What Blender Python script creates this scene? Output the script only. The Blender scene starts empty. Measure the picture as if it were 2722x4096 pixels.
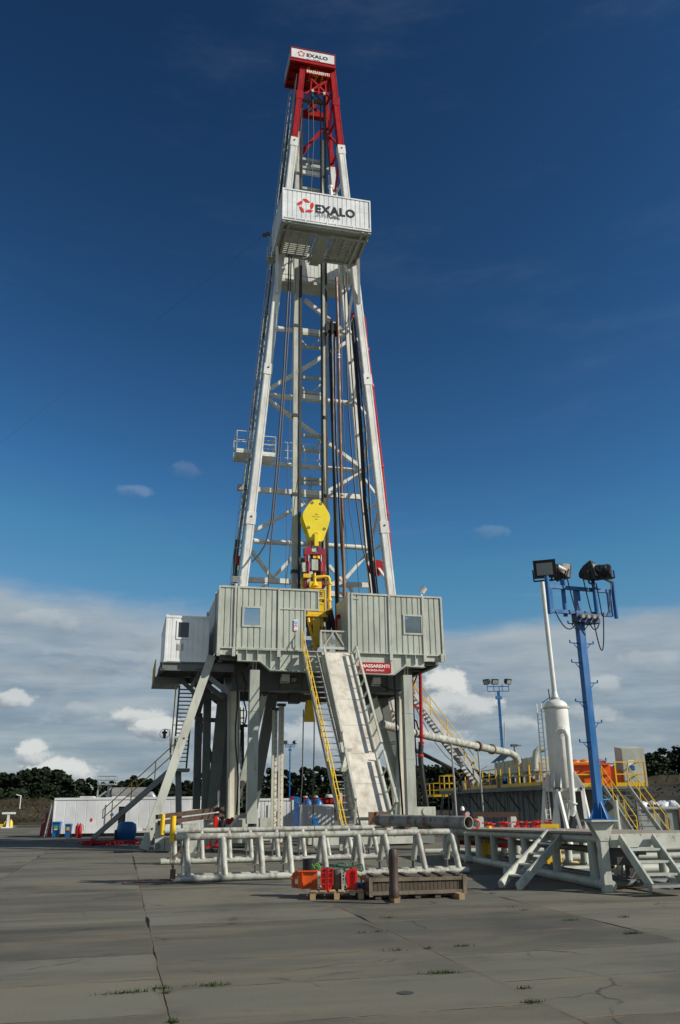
import bpy, math, random
from mathutils import Vector, Matrix
R = math.radians
random.seed(7)
C = bpy.context.scene.collection
scene = bpy.context.scene

# ------------------------------------------------------------------ camera, sky, sun, exposure
FPX, PITCH, ROLL, YAW, EYE = 3376.0, R(18.97), R(-0.637), R(13.97), 1.8
cf = Vector((0, math.cos(PITCH), math.sin(PITCH)))
cu = Vector((0, -math.sin(PITCH), math.cos(PITCH)))
cx = Vector((1, 0, 0))
CX = cx * math.cos(ROLL) + cu * math.sin(ROLL)
CY = -cx * math.sin(ROLL) + cu * math.cos(ROLL)
EYEP = Vector((0, 0, EYE))
cam = bpy.data.objects.new('camera', bpy.data.cameras.new('camera')); C.objects.link(cam)
M = Matrix.Identity(4)
for i in range(3):
    M[i][0], M[i][1], M[i][2], M[i][3] = CX[i], CY[i], -cf[i], EYEP[i]
cam.matrix_world = M
cam.data.sensor_fit = 'VERTICAL'; cam.data.sensor_height = 36.0; cam.data.sensor_width = 24.0
cam.data.lens = FPX / 4096 * 36.0
cam.data.clip_start = 0.1; cam.data.clip_end = 6000
scene.camera = cam

SUN_AZ, SUN_EL = R(71.0), R(31.0)            # azimuth from -Y towards +X
sd = Vector((math.sin(SUN_AZ) * math.cos(SUN_EL), -math.cos(SUN_AZ) * math.cos(SUN_EL), math.sin(SUN_EL)))
sun = bpy.data.objects.new('sun', bpy.data.lights.new('sun', 'SUN')); C.objects.link(sun)
sun.data.energy = 4.4; sun.data.angle = R(0.53); sun.data.color = (1.0, 0.93, 0.82)
sun.rotation_euler = sd.to_track_quat('Z', 'Y').to_euler(); sun.location = (30, -20, 60)

wd = bpy.data.worlds.new('World'); scene.world = wd; wd.use_nodes = True
nt = wd.node_tree; nt.nodes.clear()
def wn(t, **k):
    n = nt.nodes.new(t)
    for a, b in k.items(): setattr(n, a, b)
    return n
def wmath(op, a, b=None, c=None, clamp=False):
    n = wn('ShaderNodeMath', operation=op); n.use_clamp = clamp
    for i, x in enumerate((a, b, c)):
        if x is None: continue
        if isinstance(x, (int, float)): n.inputs[i].default_value = x
        else: nt.links.new(x, n.inputs[i])
    return n.outputs[0]
sky = wn('ShaderNodeTexSky'); sky.sky_type = 'NISHITA'; sky.sun_disc = False
sky.sun_elevation = SUN_EL; sky.sun_rotation = math.atan2(sd.x, sd.y)
sky.air_density = 1.0; sky.dust_density = 0.3; sky.ozone_density = 2.5; sky.altitude = 50
tc = wn('ShaderNodeTexCoord'); sep = wn('ShaderNodeSeparateXYZ'); nt.links.new(tc.outputs['Generated'], sep.inputs[0])
X_, Y_, Z_ = sep.outputs
hyp = wmath('SQRT', wmath('ADD', wmath('MULTIPLY', X_, X_), wmath('MULTIPLY', Y_, Y_)))
elev = wmath('ARCTAN2', Z_, hyp)              # radians
azim = wmath('ARCTAN2', X_, Y_)               # radians from +Y towards +X
def noise(sx, sy, detail, rough, off, scale=1.0, dist=0.0):
    cmb = wn('ShaderNodeCombineXYZ')
    nt.links.new(wmath('MULTIPLY', azim, sx), cmb.inputs[0]); nt.links.new(wmath('MULTIPLY', elev, sy), cmb.inputs[1]); cmb.inputs[2].default_value = off
    n = wn('ShaderNodeTexNoise'); n.inputs['Scale'].default_value = scale; n.inputs['Detail'].default_value = detail
    n.inputs['Roughness'].default_value = rough; n.inputs['Distortion'].default_value = dist
    nt.links.new(cmb.outputs[0], n.inputs['Vector']); return n.outputs['Fac']
def smooth(x, a, b):
    n = wn('ShaderNodeMapRange', interpolation_type='SMOOTHSTEP'); n.inputs[1].default_value = a; n.inputs[2].default_value = b
    nt.links.new(x, n.inputs[0]); return n.outputs[0]
nbig = noise(4, 14, 6, .55, 3.1)
nfine = noise(14, 30, 8, .6, 8.4)
# veil of stratus whose top lies about 13 degrees up on the left and 10 on the right
top = wmath('ADD', wmath('MULTIPLY', wmath('ADD', wmath('MULTIPLY', azim, azim), 0.0), 0.10), wmath('ADD', 0.205, wmath('MULTIPLY', azim, -0.06)))
top = wmath('ADD', top, wmath('MULTIPLY', wmath('SUBTRACT', nbig, .5), .07))
top = wmath('ADD', top, wmath('MULTIPLY', wmath('SUBTRACT', nfine, .5), .03))
veil = smooth(wmath('SUBTRACT', top, elev), -0.008, 0.028)
veil = wmath('MULTIPLY', veil, wmath('ADD', .70, wmath('MULTIPLY', noise(5, 34, 6, .6, 5.5), .38)), clamp=True)
# thin streaks above the veil
stre = smooth(noise(3.2, 24, 7, .62, 11.3), .60, .80)
strw = wmath('MULTIPLY', smooth(elev, .36, .22), .36)
stre = wmath('MULTIPLY', stre, strw)
# high faint wisps
wisp = wmath('MULTIPLY', smooth(noise(2.2, 9, 7, .65, 21.7), .52, .85), .09)
# individual cumulus: (azimuth, elevation, half width, half height) in degrees
def clump(az, el, w, h, seed, amp=1.0):
    a = wmath('DIVIDE', wmath('SUBTRACT', azim, R(az)), R(w)); b = wmath('DIVIDE', wmath('SUBTRACT', elev, R(el)), R(h))
    d = wmath('SQRT', wmath('ADD', wmath('MULTIPLY', a, a), wmath('MULTIPLY', b, b)))
    n_ = wmath('SUBTRACT', noise(24, 32, 8, .62, seed, 1.3), .5)
    d = wmath('ADD', d, wmath('MULTIPLY', n_, 2.4))
    lit = smooth(wmath('ADD', wmath('ADD', b, wmath('MULTIPLY', a, .35)), wmath('MULTIPLY', n_, -2.2)), -.75, .35)
    k = wmath('MULTIPLY', smooth(d, 1.12, .62), amp)
    return k, wmath('MULTIPLY', k, lit)
def pix(px, py):
    d = CX * (px - 1361) - CY * (py - 2048) + cf * FPX
    return math.degrees(math.atan2(d.x, d.y)), math.degrees(math.atan2(d.z, math.hypot(d.x, d.y)))
cum = None; cumlit = None
for (px, py, w, h, s, amp) in [(1790, 2755, 1.5, 1.5, 31.0, 1.0), (1850, 2830, 2.2, 1.3, 33.0, .75), (560, 2880, 2.2, .8, 35.0, .8), (640, 2920, 1.8, .9, 36.2, .9), (130, 3035, 1.1, 1.2, 37.0, .9), (250, 3090, 2.6, .8, 38.0, .95), (40, 2800, 1.6, .65, 39.0, .7), (860, 2900, 2.0, 1.8, 40.0, .7), (900, 3020, 2.0, 1.0, 41.0, .6), (1010, 2960, 1.5, 2.2, 42.0, .55), (1250, 2960, 2.2, 1.6, 43.0, .55), (2410, 2740, 1.4, .7, 44.0, .35), (2080, 2900, 1.4, .6, 45.0, .4), (520, 1960, 1.5, .45, 46.0, .13), (750, 1880, 1.3, .6, 47.5, .07), (1960, 2125, 1.5, .45, 48.0, .09), (2600, 2640, 2.0, .7, 52.0, .18), (180, 2480, 2.6, .8, 53.0, .2), (420, 2620, 3.0, .5, 54.0, .16), (1500, 3000, 2.2, 1.2, 55.0, .45), (2300, 2860, 2.4, .6, 56.0, .3), (330, 2840, 1.4, .5, 49.0, .22), (1720, 2960, 2.6, .8, 50.0, .5)]:
    a, e = pix(px, py)
    k, kl = clump(a, e, w, h, s, amp)
    cum = k if cum is None else wmath('MAXIMUM', cum, k); cumlit = kl if cumlit is None else wmath('MAXIMUM', cumlit, kl)
def rgbmix(f, a, b):
    n = wn('ShaderNodeMix', data_type='RGBA')
    if isinstance(f, (int, float)): n.inputs[0].default_value = f
    else: nt.links.new(f, n.inputs[0])
    for i, x in ((6, a), (7, b)):
        if isinstance(x, tuple): n.inputs[i].default_value = x + (1,)
        else: nt.links.new(x, n.inputs[i])
    return n.outputs[2]
skyc = wn('ShaderNodeMix', data_type='RGBA', blend_type='MULTIPLY'); skyc.inputs[0].default_value = 1.0
nt.links.new(sky.outputs[0], skyc.inputs[6]); skyc.inputs[7].default_value = (0.72, 0.90, 1.0, 1)
# deep polarised blue overhead: steeper sky curve, never brighter than the plain sky
gm = wn('ShaderNodeGamma'); gm.inputs[1].default_value = 2.1; nt.links.new(skyc.outputs[2], gm.inputs[0])
km = wn('ShaderNodeMix', data_type='RGBA', blend_type='MULTIPLY'); km.inputs[0].default_value = 1.0; nt.links.new(gm.outputs[0], km.inputs[6]); km.inputs[7].default_value = (.50, .375, .222, 1)
dk = wn('ShaderNodeMix', data_type='RGBA', blend_type='DARKEN'); dk.inputs[0].default_value = 1.0; nt.links.new(km.outputs[2], dk.inputs[6]); nt.links.new(skyc.outputs[2], dk.inputs[7])
base = dk.outputs[2]
base = rgbmix(wmath('ADD', stre, wisp, clamp=True), base, (3.3, 4.1, 5.2))
veilcol = rgbmix(smooth(noise(6, 40, 7, .6, 15.0), .3, .72), (2.3, 3.0, 3.75), (4.1, 4.7, 5.1))
rim = wmath('MULTIPLY', smooth(wmath('SUBTRACT', top, elev), .075, .012), wmath('ADD', .35, wmath('MULTIPLY', nfine, .7)), clamp=True)
veilcol = rgbmix(wmath('MULTIPLY', rim, .75), veilcol, (4.7, 5.2, 5.5))
veilcol = rgbmix(wmath('MULTIPLY', smooth(noise(9, 22, 8, .62, 71.0, 1.0, .6), .52, .68), .55), veilcol, (4.6, 5.0, 5.2))
veilcol = rgbmix(wmath('MULTIPLY', smooth(noise(8, 26, 7, .6, 81.0), .50, .72), .4), veilcol, (2.0, 2.55, 3.2))
base = rgbmix(veil, base, veilcol)
cumcol = rgbmix(wmath('DIVIDE', cumlit, wmath('ADD', cum, .001)), (2.5, 3.05, 3.6), (7.4, 7.6, 7.4))
base = rgbmix(cum, base, cumcol)
bg = wn('ShaderNodeBackground'); bg.inputs[1].default_value = 0.085
nt.links.new(base, bg.inputs[0])
wo = wn('ShaderNodeOutputWorld'); nt.links.new(bg.outputs[0], wo.inputs[0])

scene.view_settings.view_transform = 'Standard'; scene.view_settings.look = 'None'
scene.view_settings.gamma = 1.0; scene.view_settings.use_curve_mapping = False
scene.view_settings.exposure = 0.15
scene.render.engine = 'CYCLES'

# ------------------------------------------------------------------ measuring helpers
EU = Vector((math.cos(YAW), math.sin(YAW), 0)); EV = Vector((-math.sin(YAW), math.cos(YAW), 0)); EZ = Vector((0, 0, 1))
RIG = Vector((-3.88, 37.86, 0.0))
def W(u, v, z): return RIG + EU * u + EV * v + EZ * z
def ray(px, py): return CX * (px - 1361) - CY * (py - 2048) + cf * FPX
def at_z(px, py, z=0.0):
    d = ray(px, py); return EYEP + d * ((z - EYE) / d.z)
def at_y(px, py, y):
    d = ray(px, py); return EYEP + d * (y / d.y)
def at_v(px, py, v):
    d = ray(px, py); return EYEP + d * ((v - (EYEP - RIG).dot(EV)) / d.dot(EV))
def at_u(px, py, u):
    d = ray(px, py); return EYEP + d * ((u - (EYEP - RIG).dot(EU)) / d.dot(EU))
def uvz(p): return (p - RIG).dot(EU), (p - RIG).dot(EV), p.z

# ------------------------------------------------------------------ materials
MATS = {}
def mat(name, col, rough=.5, metal=0.0, dirt=.25, dirtcol=(.10, .085, .065), rust=0.0, rustcol=(.20, .075, .025), scale=1.6, streak=.3, spec=.5, bump=0.0, fade=.12, thr=(.46, .78)):
    m = bpy.data.materials.new(name); m.use_nodes = True; t = m.node_tree; b = t.nodes['Principled BSDF']
    def n(k): return t.nodes.new(k)
    geo = n('ShaderNodeNewGeometry'); mp = n('ShaderNodeMapping'); mp.inputs['Scale'].default_value = (1, 1, streak)
    t.links.new(geo.outputs['Position'], mp.inputs[0])
    def tex(vec, sc, det, ro):
        x = n('ShaderNodeTexNoise'); x.inputs['Scale'].default_value = sc; x.inputs['Detail'].default_value = det; x.inputs['Roughness'].default_value = ro
        t.links.new(vec, x.inputs['Vector']); return x.outputs['Fac']
    def rng(x, a, b_, lo=0.0, hi=1.0):
        r = n('ShaderNodeMapRange'); r.interpolation_type = 'SMOOTHSTEP'; r.inputs[1].default_value = a; r.inputs[2].default_value = b_; r.inputs[3].default_value = lo; r.inputs[4].default_value = hi
        t.links.new(x, r.inputs[0]); return r.outputs[0]
    def mix(f, a, b_):
        x = n('ShaderNodeMix'); x.data_type = 'RGBA'; t.links.new(f, x.inputs[0])
        for i, c in ((6, a), (7, b_)):
            if isinstance(c, tuple): x.inputs[i].default_value = c[:3] + (1,)
            else: t.links.new(c, x.inputs[i])
        return x.outputs[2]
    big = tex(geo.outputs['Position'], scale * .45, 4, .55)
    c = mix(rng(big, .3, .7), tuple(v * (1 - fade) for v in col), tuple(min(1, v * (1 + fade)) for v in col))
    if dirt > 0:
        c = mix(rng(tex(mp.outputs[0], scale * 3.2, 6, .62), thr[0], thr[1], 0, dirt), c, dirtcol)
    if rust > 0:
        c = mix(rng(tex(mp.outputs[0], scale * 4.5, 8, .68), .68 - rust * .5, .74 - rust * .5, 0, .85), c, rustcol)
    t.links.new(c, b.inputs['Base Color'])
    b.inputs['Roughness'].default_value = rough; b.inputs['Metallic'].default_value = metal
    b.inputs['Specular IOR Level'].default_value = spec
    rr = rng(tex(mp.outputs[0], scale * 4, 4, .6), .3, .7, max(0, rough - .12), min(1, rough + .12)); t.links.new(rr, b.inputs['Roughness'])
    if bump > 0:
        bp = n('ShaderNodeBump'); bp.inputs['Strength'].default_value = bump; bp.inputs['Distance'].default_value = .02
        t.links.new(tex(geo.outputs['Position'], scale * 10, 6, .65), bp.inputs['Height']); t.links.new(bp.outputs[0], b.inputs['Normal'])
    MATS[name] = m; return m
GREY = mat('grey_paint', (.43, .465, .405), .45, dirt=.42, dirtcol=(.17, .16, .125), thr=(.45, .76), rust=.03, streak=.16)
LGREY = mat('pale_grey_paint', (.47, .49, .425), .5, dirt=.45, rust=.06)
WHITE = mat('white_paint', (.72, .73, .69), .45, dirt=.34, dirtcol=(.26, .23, .19), thr=(.46, .76), rust=.03)
CLEANWHITE = mat('container_white', (.78, .80, .80), .4, dirt=.08)
RAMPW = mat('ramp_white', (.64, .61, .53), .55, dirt=.6, dirtcol=(.33, .27, .19), thr=(.42, .70), rust=.10, rustcol=(.42, .20, .06), scale=.9, streak=.35)
CREAM = mat('cream_paint', (.66, .61, .50), .5, dirt=.3, dirtcol=(.3, .22, .15))
RED = mat('red_paint', (.36, .012, .014), .45, dirt=.15, spec=.25)
MAROON = mat('maroon_paint', (.27, .018, .03), .4, dirt=.15)
BRIGHTRED = mat('bright_red_paint', (.60, .02, .015), .35, dirt=.12)
ORANGE = mat('orange_paint', (.74, .11, .010), .42, dirt=.3, dirtcol=(.18, .06, .03), rust=.05)
YELLOW = mat('yellow_paint', (.78, .50, .015), .42, dirt=.22, rust=.03)
BLOCKY = mat('block_yellow', (.84, .67, .03), .38, dirt=.14, dirtcol=(.40, .28, .03), fade=.05, scale=2.5)
BLUE = mat('blue_paint', (.012, .125, .35), .38, dirt=.12)
DKBLUE = mat('dark_blue_paint', (.015, .05, .16), .45, dirt=.15)
LTBLUE = mat('light_blue_paint', (.03, .30, .62), .5, dirt=.05)
GREEN = mat('green_paint', (.02, .14, .06), .45, dirt=.1)
GREENL = mat('light_green_paint', (.12, .36, .05), .5, dirt=.15)
DARK = mat('dark_steel', (.05, .05, .046), .5, dirt=.3)
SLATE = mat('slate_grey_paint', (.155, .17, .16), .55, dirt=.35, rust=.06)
BLACK = mat('black_rubber', (.014, .014, .014), .5, dirt=.15, dirtcol=(.05, .045, .04))
RUST = mat('rusty_steel', (.15, .075, .045), .75, dirt=.45, dirtcol=(.06, .045, .04), bump=.3)
RUSTGREY = mat('rusty_grey_pipe', (.30, .30, .27), .6, dirt=.4, rust=.34, rustcol=(.15, .065, .032), scale=.8, streak=.5)
DRILLPIPE = mat('drill_pipe_brown', (.17, .085, .045), .55, dirt=.4)
ROPE = mat('wire_rope', (.07, .065, .06), .55, dirt=.3)
GALV = mat('galvanised_steel', (.34, .35, .34), .45, metal=.25, dirt=.2)
ALU = mat('aluminium_cladding', (.30, .30, .30), .38, metal=.3, dirt=.18)
WOOD = mat('pallet_wood', (.42, .29, .15), .75, dirt=.4, dirtcol=(.16, .11, .07), bump=.3)
OLDWOOD = mat('weathered_wood', (.10, .080, .057), .9, dirt=.8, thr=(.42, .66), dirtcol=(.07, .055, .045), bump=.5)
RACKP = mat('rack_pipe_paint', (.44, .455, .40), .52, dirt=.75, dirtcol=(.15, .125, .095), thr=(.42, .66), rust=.10, scale=1.8, streak=.5)
TIMBER = mat('brown_timber', (.075, .042, .026), .8, dirt=.5, dirtcol=(.05, .03, .02), streak=1, bump=.5)
LOGOBLACK = mat('sign_black', (.018, .018, .02), .5, dirt=0)
LOGORED = mat('sign_red', (.62, .03, .02), .5, dirt=0)
LOGOGREY = mat('sign_grey', (.45, .46, .46), .5, dirt=0)
SIGNWHITE = mat('sign_white', (.80, .81, .80), .45, dirt=.05)
SAND = mat('grey_cast_iron', (.10, .10, .088), .6, dirt=.35)
LAMPGLASS = mat('floodlight_glass', (.30, .32, .31), .12, dirt=.1, spec=.8)
def glassmat(name):
    m = bpy.data.materials.new(name); m.use_nodes = True; t = m.node_tree; t.nodes.clear()
    o = t.nodes.new('ShaderNodeOutputMaterial'); mx = t.nodes.new('ShaderNodeMixShader'); tr = t.nodes.new('ShaderNodeBsdfTransparent'); gl = t.nodes.new('ShaderNodeBsdfGlossy')
    tr.inputs[0].default_value = (.80, .86, .88, 1); gl.inputs['Roughness'].default_value = .02; mx.inputs[0].default_value = .22
    t.links.new(tr.outputs[0], mx.inputs[1]); t.links.new(gl.outputs[0], mx.inputs[2]); t.links.new(mx.outputs[0], o.inputs[0]); return m
PANE = glassmat('window_glass')
DARKPANE = mat('tinted_window_glass', (.03, .035, .035), .08, dirt=.02, spec=.8)
SKIPG = mat('weathered_skip_grey', (.30, .33, .31), .6, dirt=.35, rust=.22, scale=1.2)
PLASTICW = mat('white_plastic_sack', (.62, .66, .72), .5, dirt=.3)
DOORDARK = mat('painted_doorway_dark', (.008, .008, .009), .7, dirt=0)
CTREE = mat('bark', (.07, .055, .04), .85, dirt=.4)
def leafmat(name, c1, c2):
    m = bpy.data.materials.new(name); m.use_nodes = True; t = m.node_tree; b = t.nodes['Principled BSDF']
    g = t.nodes.new('ShaderNodeNewGeometry'); nz = t.nodes.new('ShaderNodeTexNoise'); nz.inputs['Scale'].default_value = .35; nz.inputs['Detail'].default_value = 5
    t.links.new(g.outputs['Position'], nz.inputs['Vector']); mx = t.nodes.new('ShaderNodeMix'); mx.data_type = 'RGBA'
    mr = t.nodes.new('ShaderNodeMapRange'); mr.inputs[1].default_value = .35; mr.inputs[2].default_value = .65
    t.links.new(nz.outputs['Fac'], mr.inputs[0]); t.links.new(mr.outputs[0], mx.inputs[0])
    mx.inputs[6].default_value = c1 + (1,); mx.inputs[7].default_value = c2 + (1,)
    t.links.new(mx.outputs[2], b.inputs['Base Color']); b.inputs['Roughness'].default_value = .65; b.inputs['Specular IOR Level'].default_value = .2
    return m
LEAF = leafmat('dark_foliage', (.007, .014, .006), (.017, .029, .010))
LEAF2 = leafmat('mid_foliage', (.009, .017, .006), (.021, .035, .011))
DRYGRASS = leafmat('dry_grass', (.030, .026, .012), (.062, .050, .026))
TUFT = leafmat('green_grass_tuft', (.022, .048, .008), (.065, .095, .02))

# ------------------------------------------------------------------ mesh helper
AX = (EU, EV, EZ)
def frame(d, up=None):
    d = d.normalized(); up = up or EZ
    if abs(d.dot(up)) > .995: up = EU if abs(d.dot(EU)) < .9 else EV
    s = d.cross(up).normalized(); t = s.cross(d).normalized()
    return d, s, t
class MB:
    def __init__(s): s.v = []; s.f = []; s.m = []; s.k = 0
    def mi(s, k): s.k = k; return s
    def add(s, vs, fs):
        o = len(s.v); s.v += [Vector(p) for p in vs]
        for f in fs: s.f.append([o + i for i in f]); s.m.append(s.k)
        return s
    def box(s, c, dim, ax=AX):
        a, b, d = [ax[i] * (dim[i] / 2) for i in range(3)]; c = Vector(c)
        vs = [c - a - b - d, c + a - b - d, c + a + b - d, c - a + b - d, c - a - b + d, c + a - b + d, c + a + b + d, c - a + b + d]
        return s.add(vs, [(0, 3, 2, 1), (4, 5, 6, 7), (0, 1, 5, 4), (1, 2, 6, 5), (2, 3, 7, 6), (3, 0, 4, 7)])
    def rbox(s, u0, u1, v0, v1, z0, z1):
        return s.box(W((u0 + u1) / 2, (v0 + v1) / 2, (z0 + z1) / 2), (abs(u1 - u0), abs(v1 - v0), abs(z1 - z0)))
    def beam(s, a, b, w, h=None, up=None):
        a, b = Vector(a), Vector(b); h = h or w; d, q, t = frame(b - a, up)
        return s.box((a + b) / 2, ((b - a).length, w, h), (d, q, t))
    def ibeam(s, a, b, w, h, up=None, th=.025):
        a, b = Vector(a), Vector(b); d, q, t = frame(b - a, up); L = (b - a).length; c = (a + b) / 2
        s.box(c + t * (h / 2 - th / 2), (L, w, th), (d, q, t)); s.box(c - t * (h / 2 - th / 2), (L, w, th), (d, q, t))
        return s.box(c, (L, th, h - 2 * th), (d, q, t))
    def tube(s, a, b, r, n=10, r2=None, cap=True):
        a, b = Vector(a), Vector(b); r2 = r if r2 is None else r2; d, q, t = frame(b - a)
        vs = []
        for p, rr in ((a, r), (b, r2)):
            for i in range(n):
                w = 2 * math.pi * i / n; vs.append(p + (q * math.cos(w) + t * math.sin(w)) * rr)
        fs = [(i, (i + 1) % n, n + (i + 1) % n, n + i) for i in range(n)]
        fs = [f[::-1] for f in fs]
        if cap: fs += [tuple(range(n)), tuple(range(2 * n - 1, n - 1, -1))]
        return s.add(vs, fs)
    def pipe(s, a, b, r, ri, n=20):
        a, b = Vector(a), Vector(b); d, q, t = frame(b - a); vs = []
        for p, rr in ((a, r), (b, r), (b, ri), (a, ri)):
            for i in range(n):
                w = 2 * math.pi * i / n; vs.append(p + (q * math.cos(w) + t * math.sin(w)) * rr)
        fs = []
        for k in range(4):
            for i in range(n):
                j = (i + 1) % n; k2 = (k + 1) % 4
                fs.append((k2 * n + i, k2 * n + j, k * n + j, k * n + i))
        return s.add(vs, fs)
    def path(s, pts, r, n=8):
        pts = [Vector(p) for p in pts]; prev = None; rings = []
        for i, p in enumerate(pts):
            d = (pts[min(i + 1, len(pts) - 1)] - pts[max(i - 1, 0)]).normalized()
            if prev is None: _, q, t = frame(d)
            else:
                q = (prev - d * prev.dot(d)).normalized(); t = q.cross(d)
            prev = q; rings.append([p + (q * math.cos(2 * math.pi * k / n) + t * math.sin(2 * math.pi * k / n)) * r for k in range(n)])
        vs = [p for rg in rings for p in rg]; fs = []
        for i in range(len(rings) - 1):
            for k in range(n):
                fs.append((i * n + k, (i + 1) * n + k, (i + 1) * n + (k + 1) % n, i * n + (k + 1) % n))
        fs += [tuple(range(n)), tuple(range(len(vs) - 1, len(vs) - n - 1, -1))]
        return s.add(vs, fs)
    def prism(s, pts, ext):
        pts = [Vector(p) for p in pts]; n = len(pts); ext = Vector(ext)
        vs = pts + [p + ext for p in pts]
        fs = [tuple(range(n)), tuple(range(2 * n - 1, n - 1, -1))] + [(i, n + i, n + (i + 1) % n, (i + 1) % n) for i in range(n)]
        return s.add(vs, fs)
    def lathe(s, a, ax, prof, n=20):
        a = Vector(a); d, q, t = frame(Vector(ax)); vs = []
        for r, h in prof:
            for i in range(n):
                w = 2 * math.pi * i / n; vs.append(a + d * h + (q * math.cos(w) + t * math.sin(w)) * max(r, 1e-4))
        fs = []
        for k in range(len(prof) - 1):
            for i in range(n):
                j = (i + 1) % n; fs.append((k * n + i, (k + 1) * n + i, (k + 1) * n + j, k * n + j))
        return s.add(vs, fs)
    def sheet(s, P, du, L, H, nrm, pitch=.3, depth=.035, holes=(), dz=EZ, flat=.72):
        """ribbed sheet: P lower corner, du unit along, dz up, nrm outward; a rib groove every pitch"""
        xs = []; x = 0.0
        while x < L - 1e-6:
            w = min(pitch, L - x); a = w * flat; b = w * .06
            xs += [(x, 0), (x + a, 0), (x + a + b, -depth), (x + w - b, -depth)]; x += w
        xs.append((L, 0))
        ex = []
        for h in holes: ex += [h[0], h[1]]
        def off(q):
            for i in range(len(xs) - 1):
                if xs[i][0] <= q <= xs[i + 1][0]:
                    k = (q - xs[i][0]) / max(1e-9, xs[i + 1][0] - xs[i][0]); return xs[i][1] * (1 - k) + xs[i + 1][1] * k
            return 0
        allx = sorted(set([round(q[0], 4) for q in xs] + [round(q, 4) for q in ex]))
        for i in range(len(allx) - 1):
            x0, x1 = allx[i], allx[i + 1]; mid = (x0 + x1) / 2
            cuts = sorted([(h[2], h[3]) for h in holes if h[0] - 1e-4 <= mid <= h[1] + 1e-4]); z = 0.0; seg = []
            for c in cuts: seg.append((z, c[0])); z = c[1]
            seg.append((z, H))
            o0, o1 = off(x0), off(x1)
            for z0, z1 in seg:
                if z1 - z0 < 1e-4: continue
                s.add([P + du * x0 + nrm * o0 + dz * z0, P + du * x1 + nrm * o1 + dz * z0, P + du * x1 + nrm * o1 + dz * z1, P + du * x0 + nrm * o0 + dz * z1], [(0, 1, 2, 3)])
        return s

ORG = {}
def org(o):
    p = o
    while p is not None and p.parent is not None: p = p.parent
    return ORG.get(p.name, Vector((0, 0, 0))) if p is not None else Vector((0, 0, 0))
def build(name, mb, m, parent=None, loc=None, smooth=True):
    me = bpy.data.meshes.new(name)
    o0 = org(parent) if parent is not None else (Vector(loc) if loc is not None else Vector((sum(p.x for p in mb.v) / len(mb.v), sum(p.y for p in mb.v) / len(mb.v), min(p.z for p in mb.v))))
    me.from_pydata([p - o0 for p in mb.v], [], mb.f)
    ms = m if isinstance(m, (list, tuple)) else [m]
    for x in ms: me.materials.append(x)
    if len(ms) > 1: me.polygons.foreach_set('material_index', mb.m)
    if smooth:
        me.polygons.foreach_set('use_smooth', [True] * len(me.polygons)); me.set_sharp_from_angle(angle=R(38))
    me.update()
    ob = bpy.data.objects.new(name, me); C.objects.link(ob)
    if parent is not None: ob.parent = parent
    else: ob.location = o0; ORG[ob.name] = o0
    return ob
def pieces(name, mb, m, parent=None):
    """one object per connected piece of the builder's geometry"""
    par = list(range(len(mb.v)))
    def fd(i):
        while par[i] != i: par[i] = par[par[i]]; i = par[i]
        return i
    for f in mb.f:
        for i in f[1:]: par[fd(i)] = fd(f[0])
    g = {}
    for f, k in zip(mb.f, mb.m): g.setdefault(fd(f[0]), []).append(f)
    out = []
    for fs in g.values():
        ix = {}; q = MB()
        for f in fs:
            for i in f:
                if i not in ix: ix[i] = len(q.v); q.v.append(mb.v[i])
            q.f.append([ix[i] for i in f]); q.m.append(0)
        out.append(build(name, q, m, parent))
    return out
def tag(o, label=None, cat=None, group=None, kind=None):
    if label: o['label'] = label
    if cat: o['category'] = cat
    if group: o['group'] = group
    if kind: o['kind'] = kind
    return o
def thing(name, label, cat, loc, group=None):
    o = bpy.data.objects.new(name, None); C.objects.link(o); o.location = loc; o.empty_display_size = .3
    ORG[o.name] = Vector(loc); return tag(o, label, cat, group)
def single(name, label, cat, mb, m, group=None, loc=None):
    return tag(build(name, mb, m, None, loc), label, cat, group)
def copy_tree(o, parent=None):
    c = o.copy(); C.objects.link(c)
    if parent is not None: c.parent = parent
    else: ORG[c.name] = Vector(o.location)
    for ch in list(o.children): copy_tree(ch, c)
    return c
def text_mesh(body, P, du, dz, height, ext=.006, width=None, bold=.0, shear=0.0, space=1.0):
    """lettering as real geometry: P lower-left corner on the surface, du reading direction, dz up"""
    cv = bpy.data.curves.new('txt', 'FONT'); cv.body = body; cv.size = 1.0; cv.extrude = .5; cv.offset = bold; cv.shear = shear; cv.resolution_u = 3; cv.space_character = space
    ob = bpy.data.objects.new('txt', cv); C.objects.link(ob)
    dg = bpy.context.evaluated_depsgraph_get(); me = bpy.data.meshes.new_from_object(ob.evaluated_get(dg))
    bpy.data.objects.remove(ob); bpy.data.curves.remove(cv)
    x0 = min(v.co.x for v in me.vertices); x1 = max(v.co.x for v in me.vertices); y0 = min(v.co.y for v in me.vertices); y1 = max(v.co.y for v in me.vertices)
    k = height / (y1 - y0); kx = (width / (x1 - x0)) if width else k; nrm = du.cross(dz).normalized()
    mb = MB(); mb.add([P + du * ((v.co.x - x0) * kx) + dz * ((v.co.y - y0) * k) + nrm * (v.co.z + .5) * ext for v in me.vertices], [tuple(p.vertices) for p in me.polygons])
    bpy.data.meshes.remove(me); return mb
def arc(c, a, b, r, t0, t1, n=8):
    return [Vector(c) + Vector(a) * (r * math.cos(t0 + (t1 - t0) * i / n)) + Vector(b) * (r * math.sin(t0 + (t1 - t0) * i / n)) for i in range(n + 1)]
def lerp(a, b, t): return Vector(a) * (1 - t) + Vector(b) * t
def sag(a, b, d, n=12):
    return [lerp(a, b, i / n) - EZ * (4 * d * (i / n) * (1 - i / n)) for i in range(n + 1)]

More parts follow.
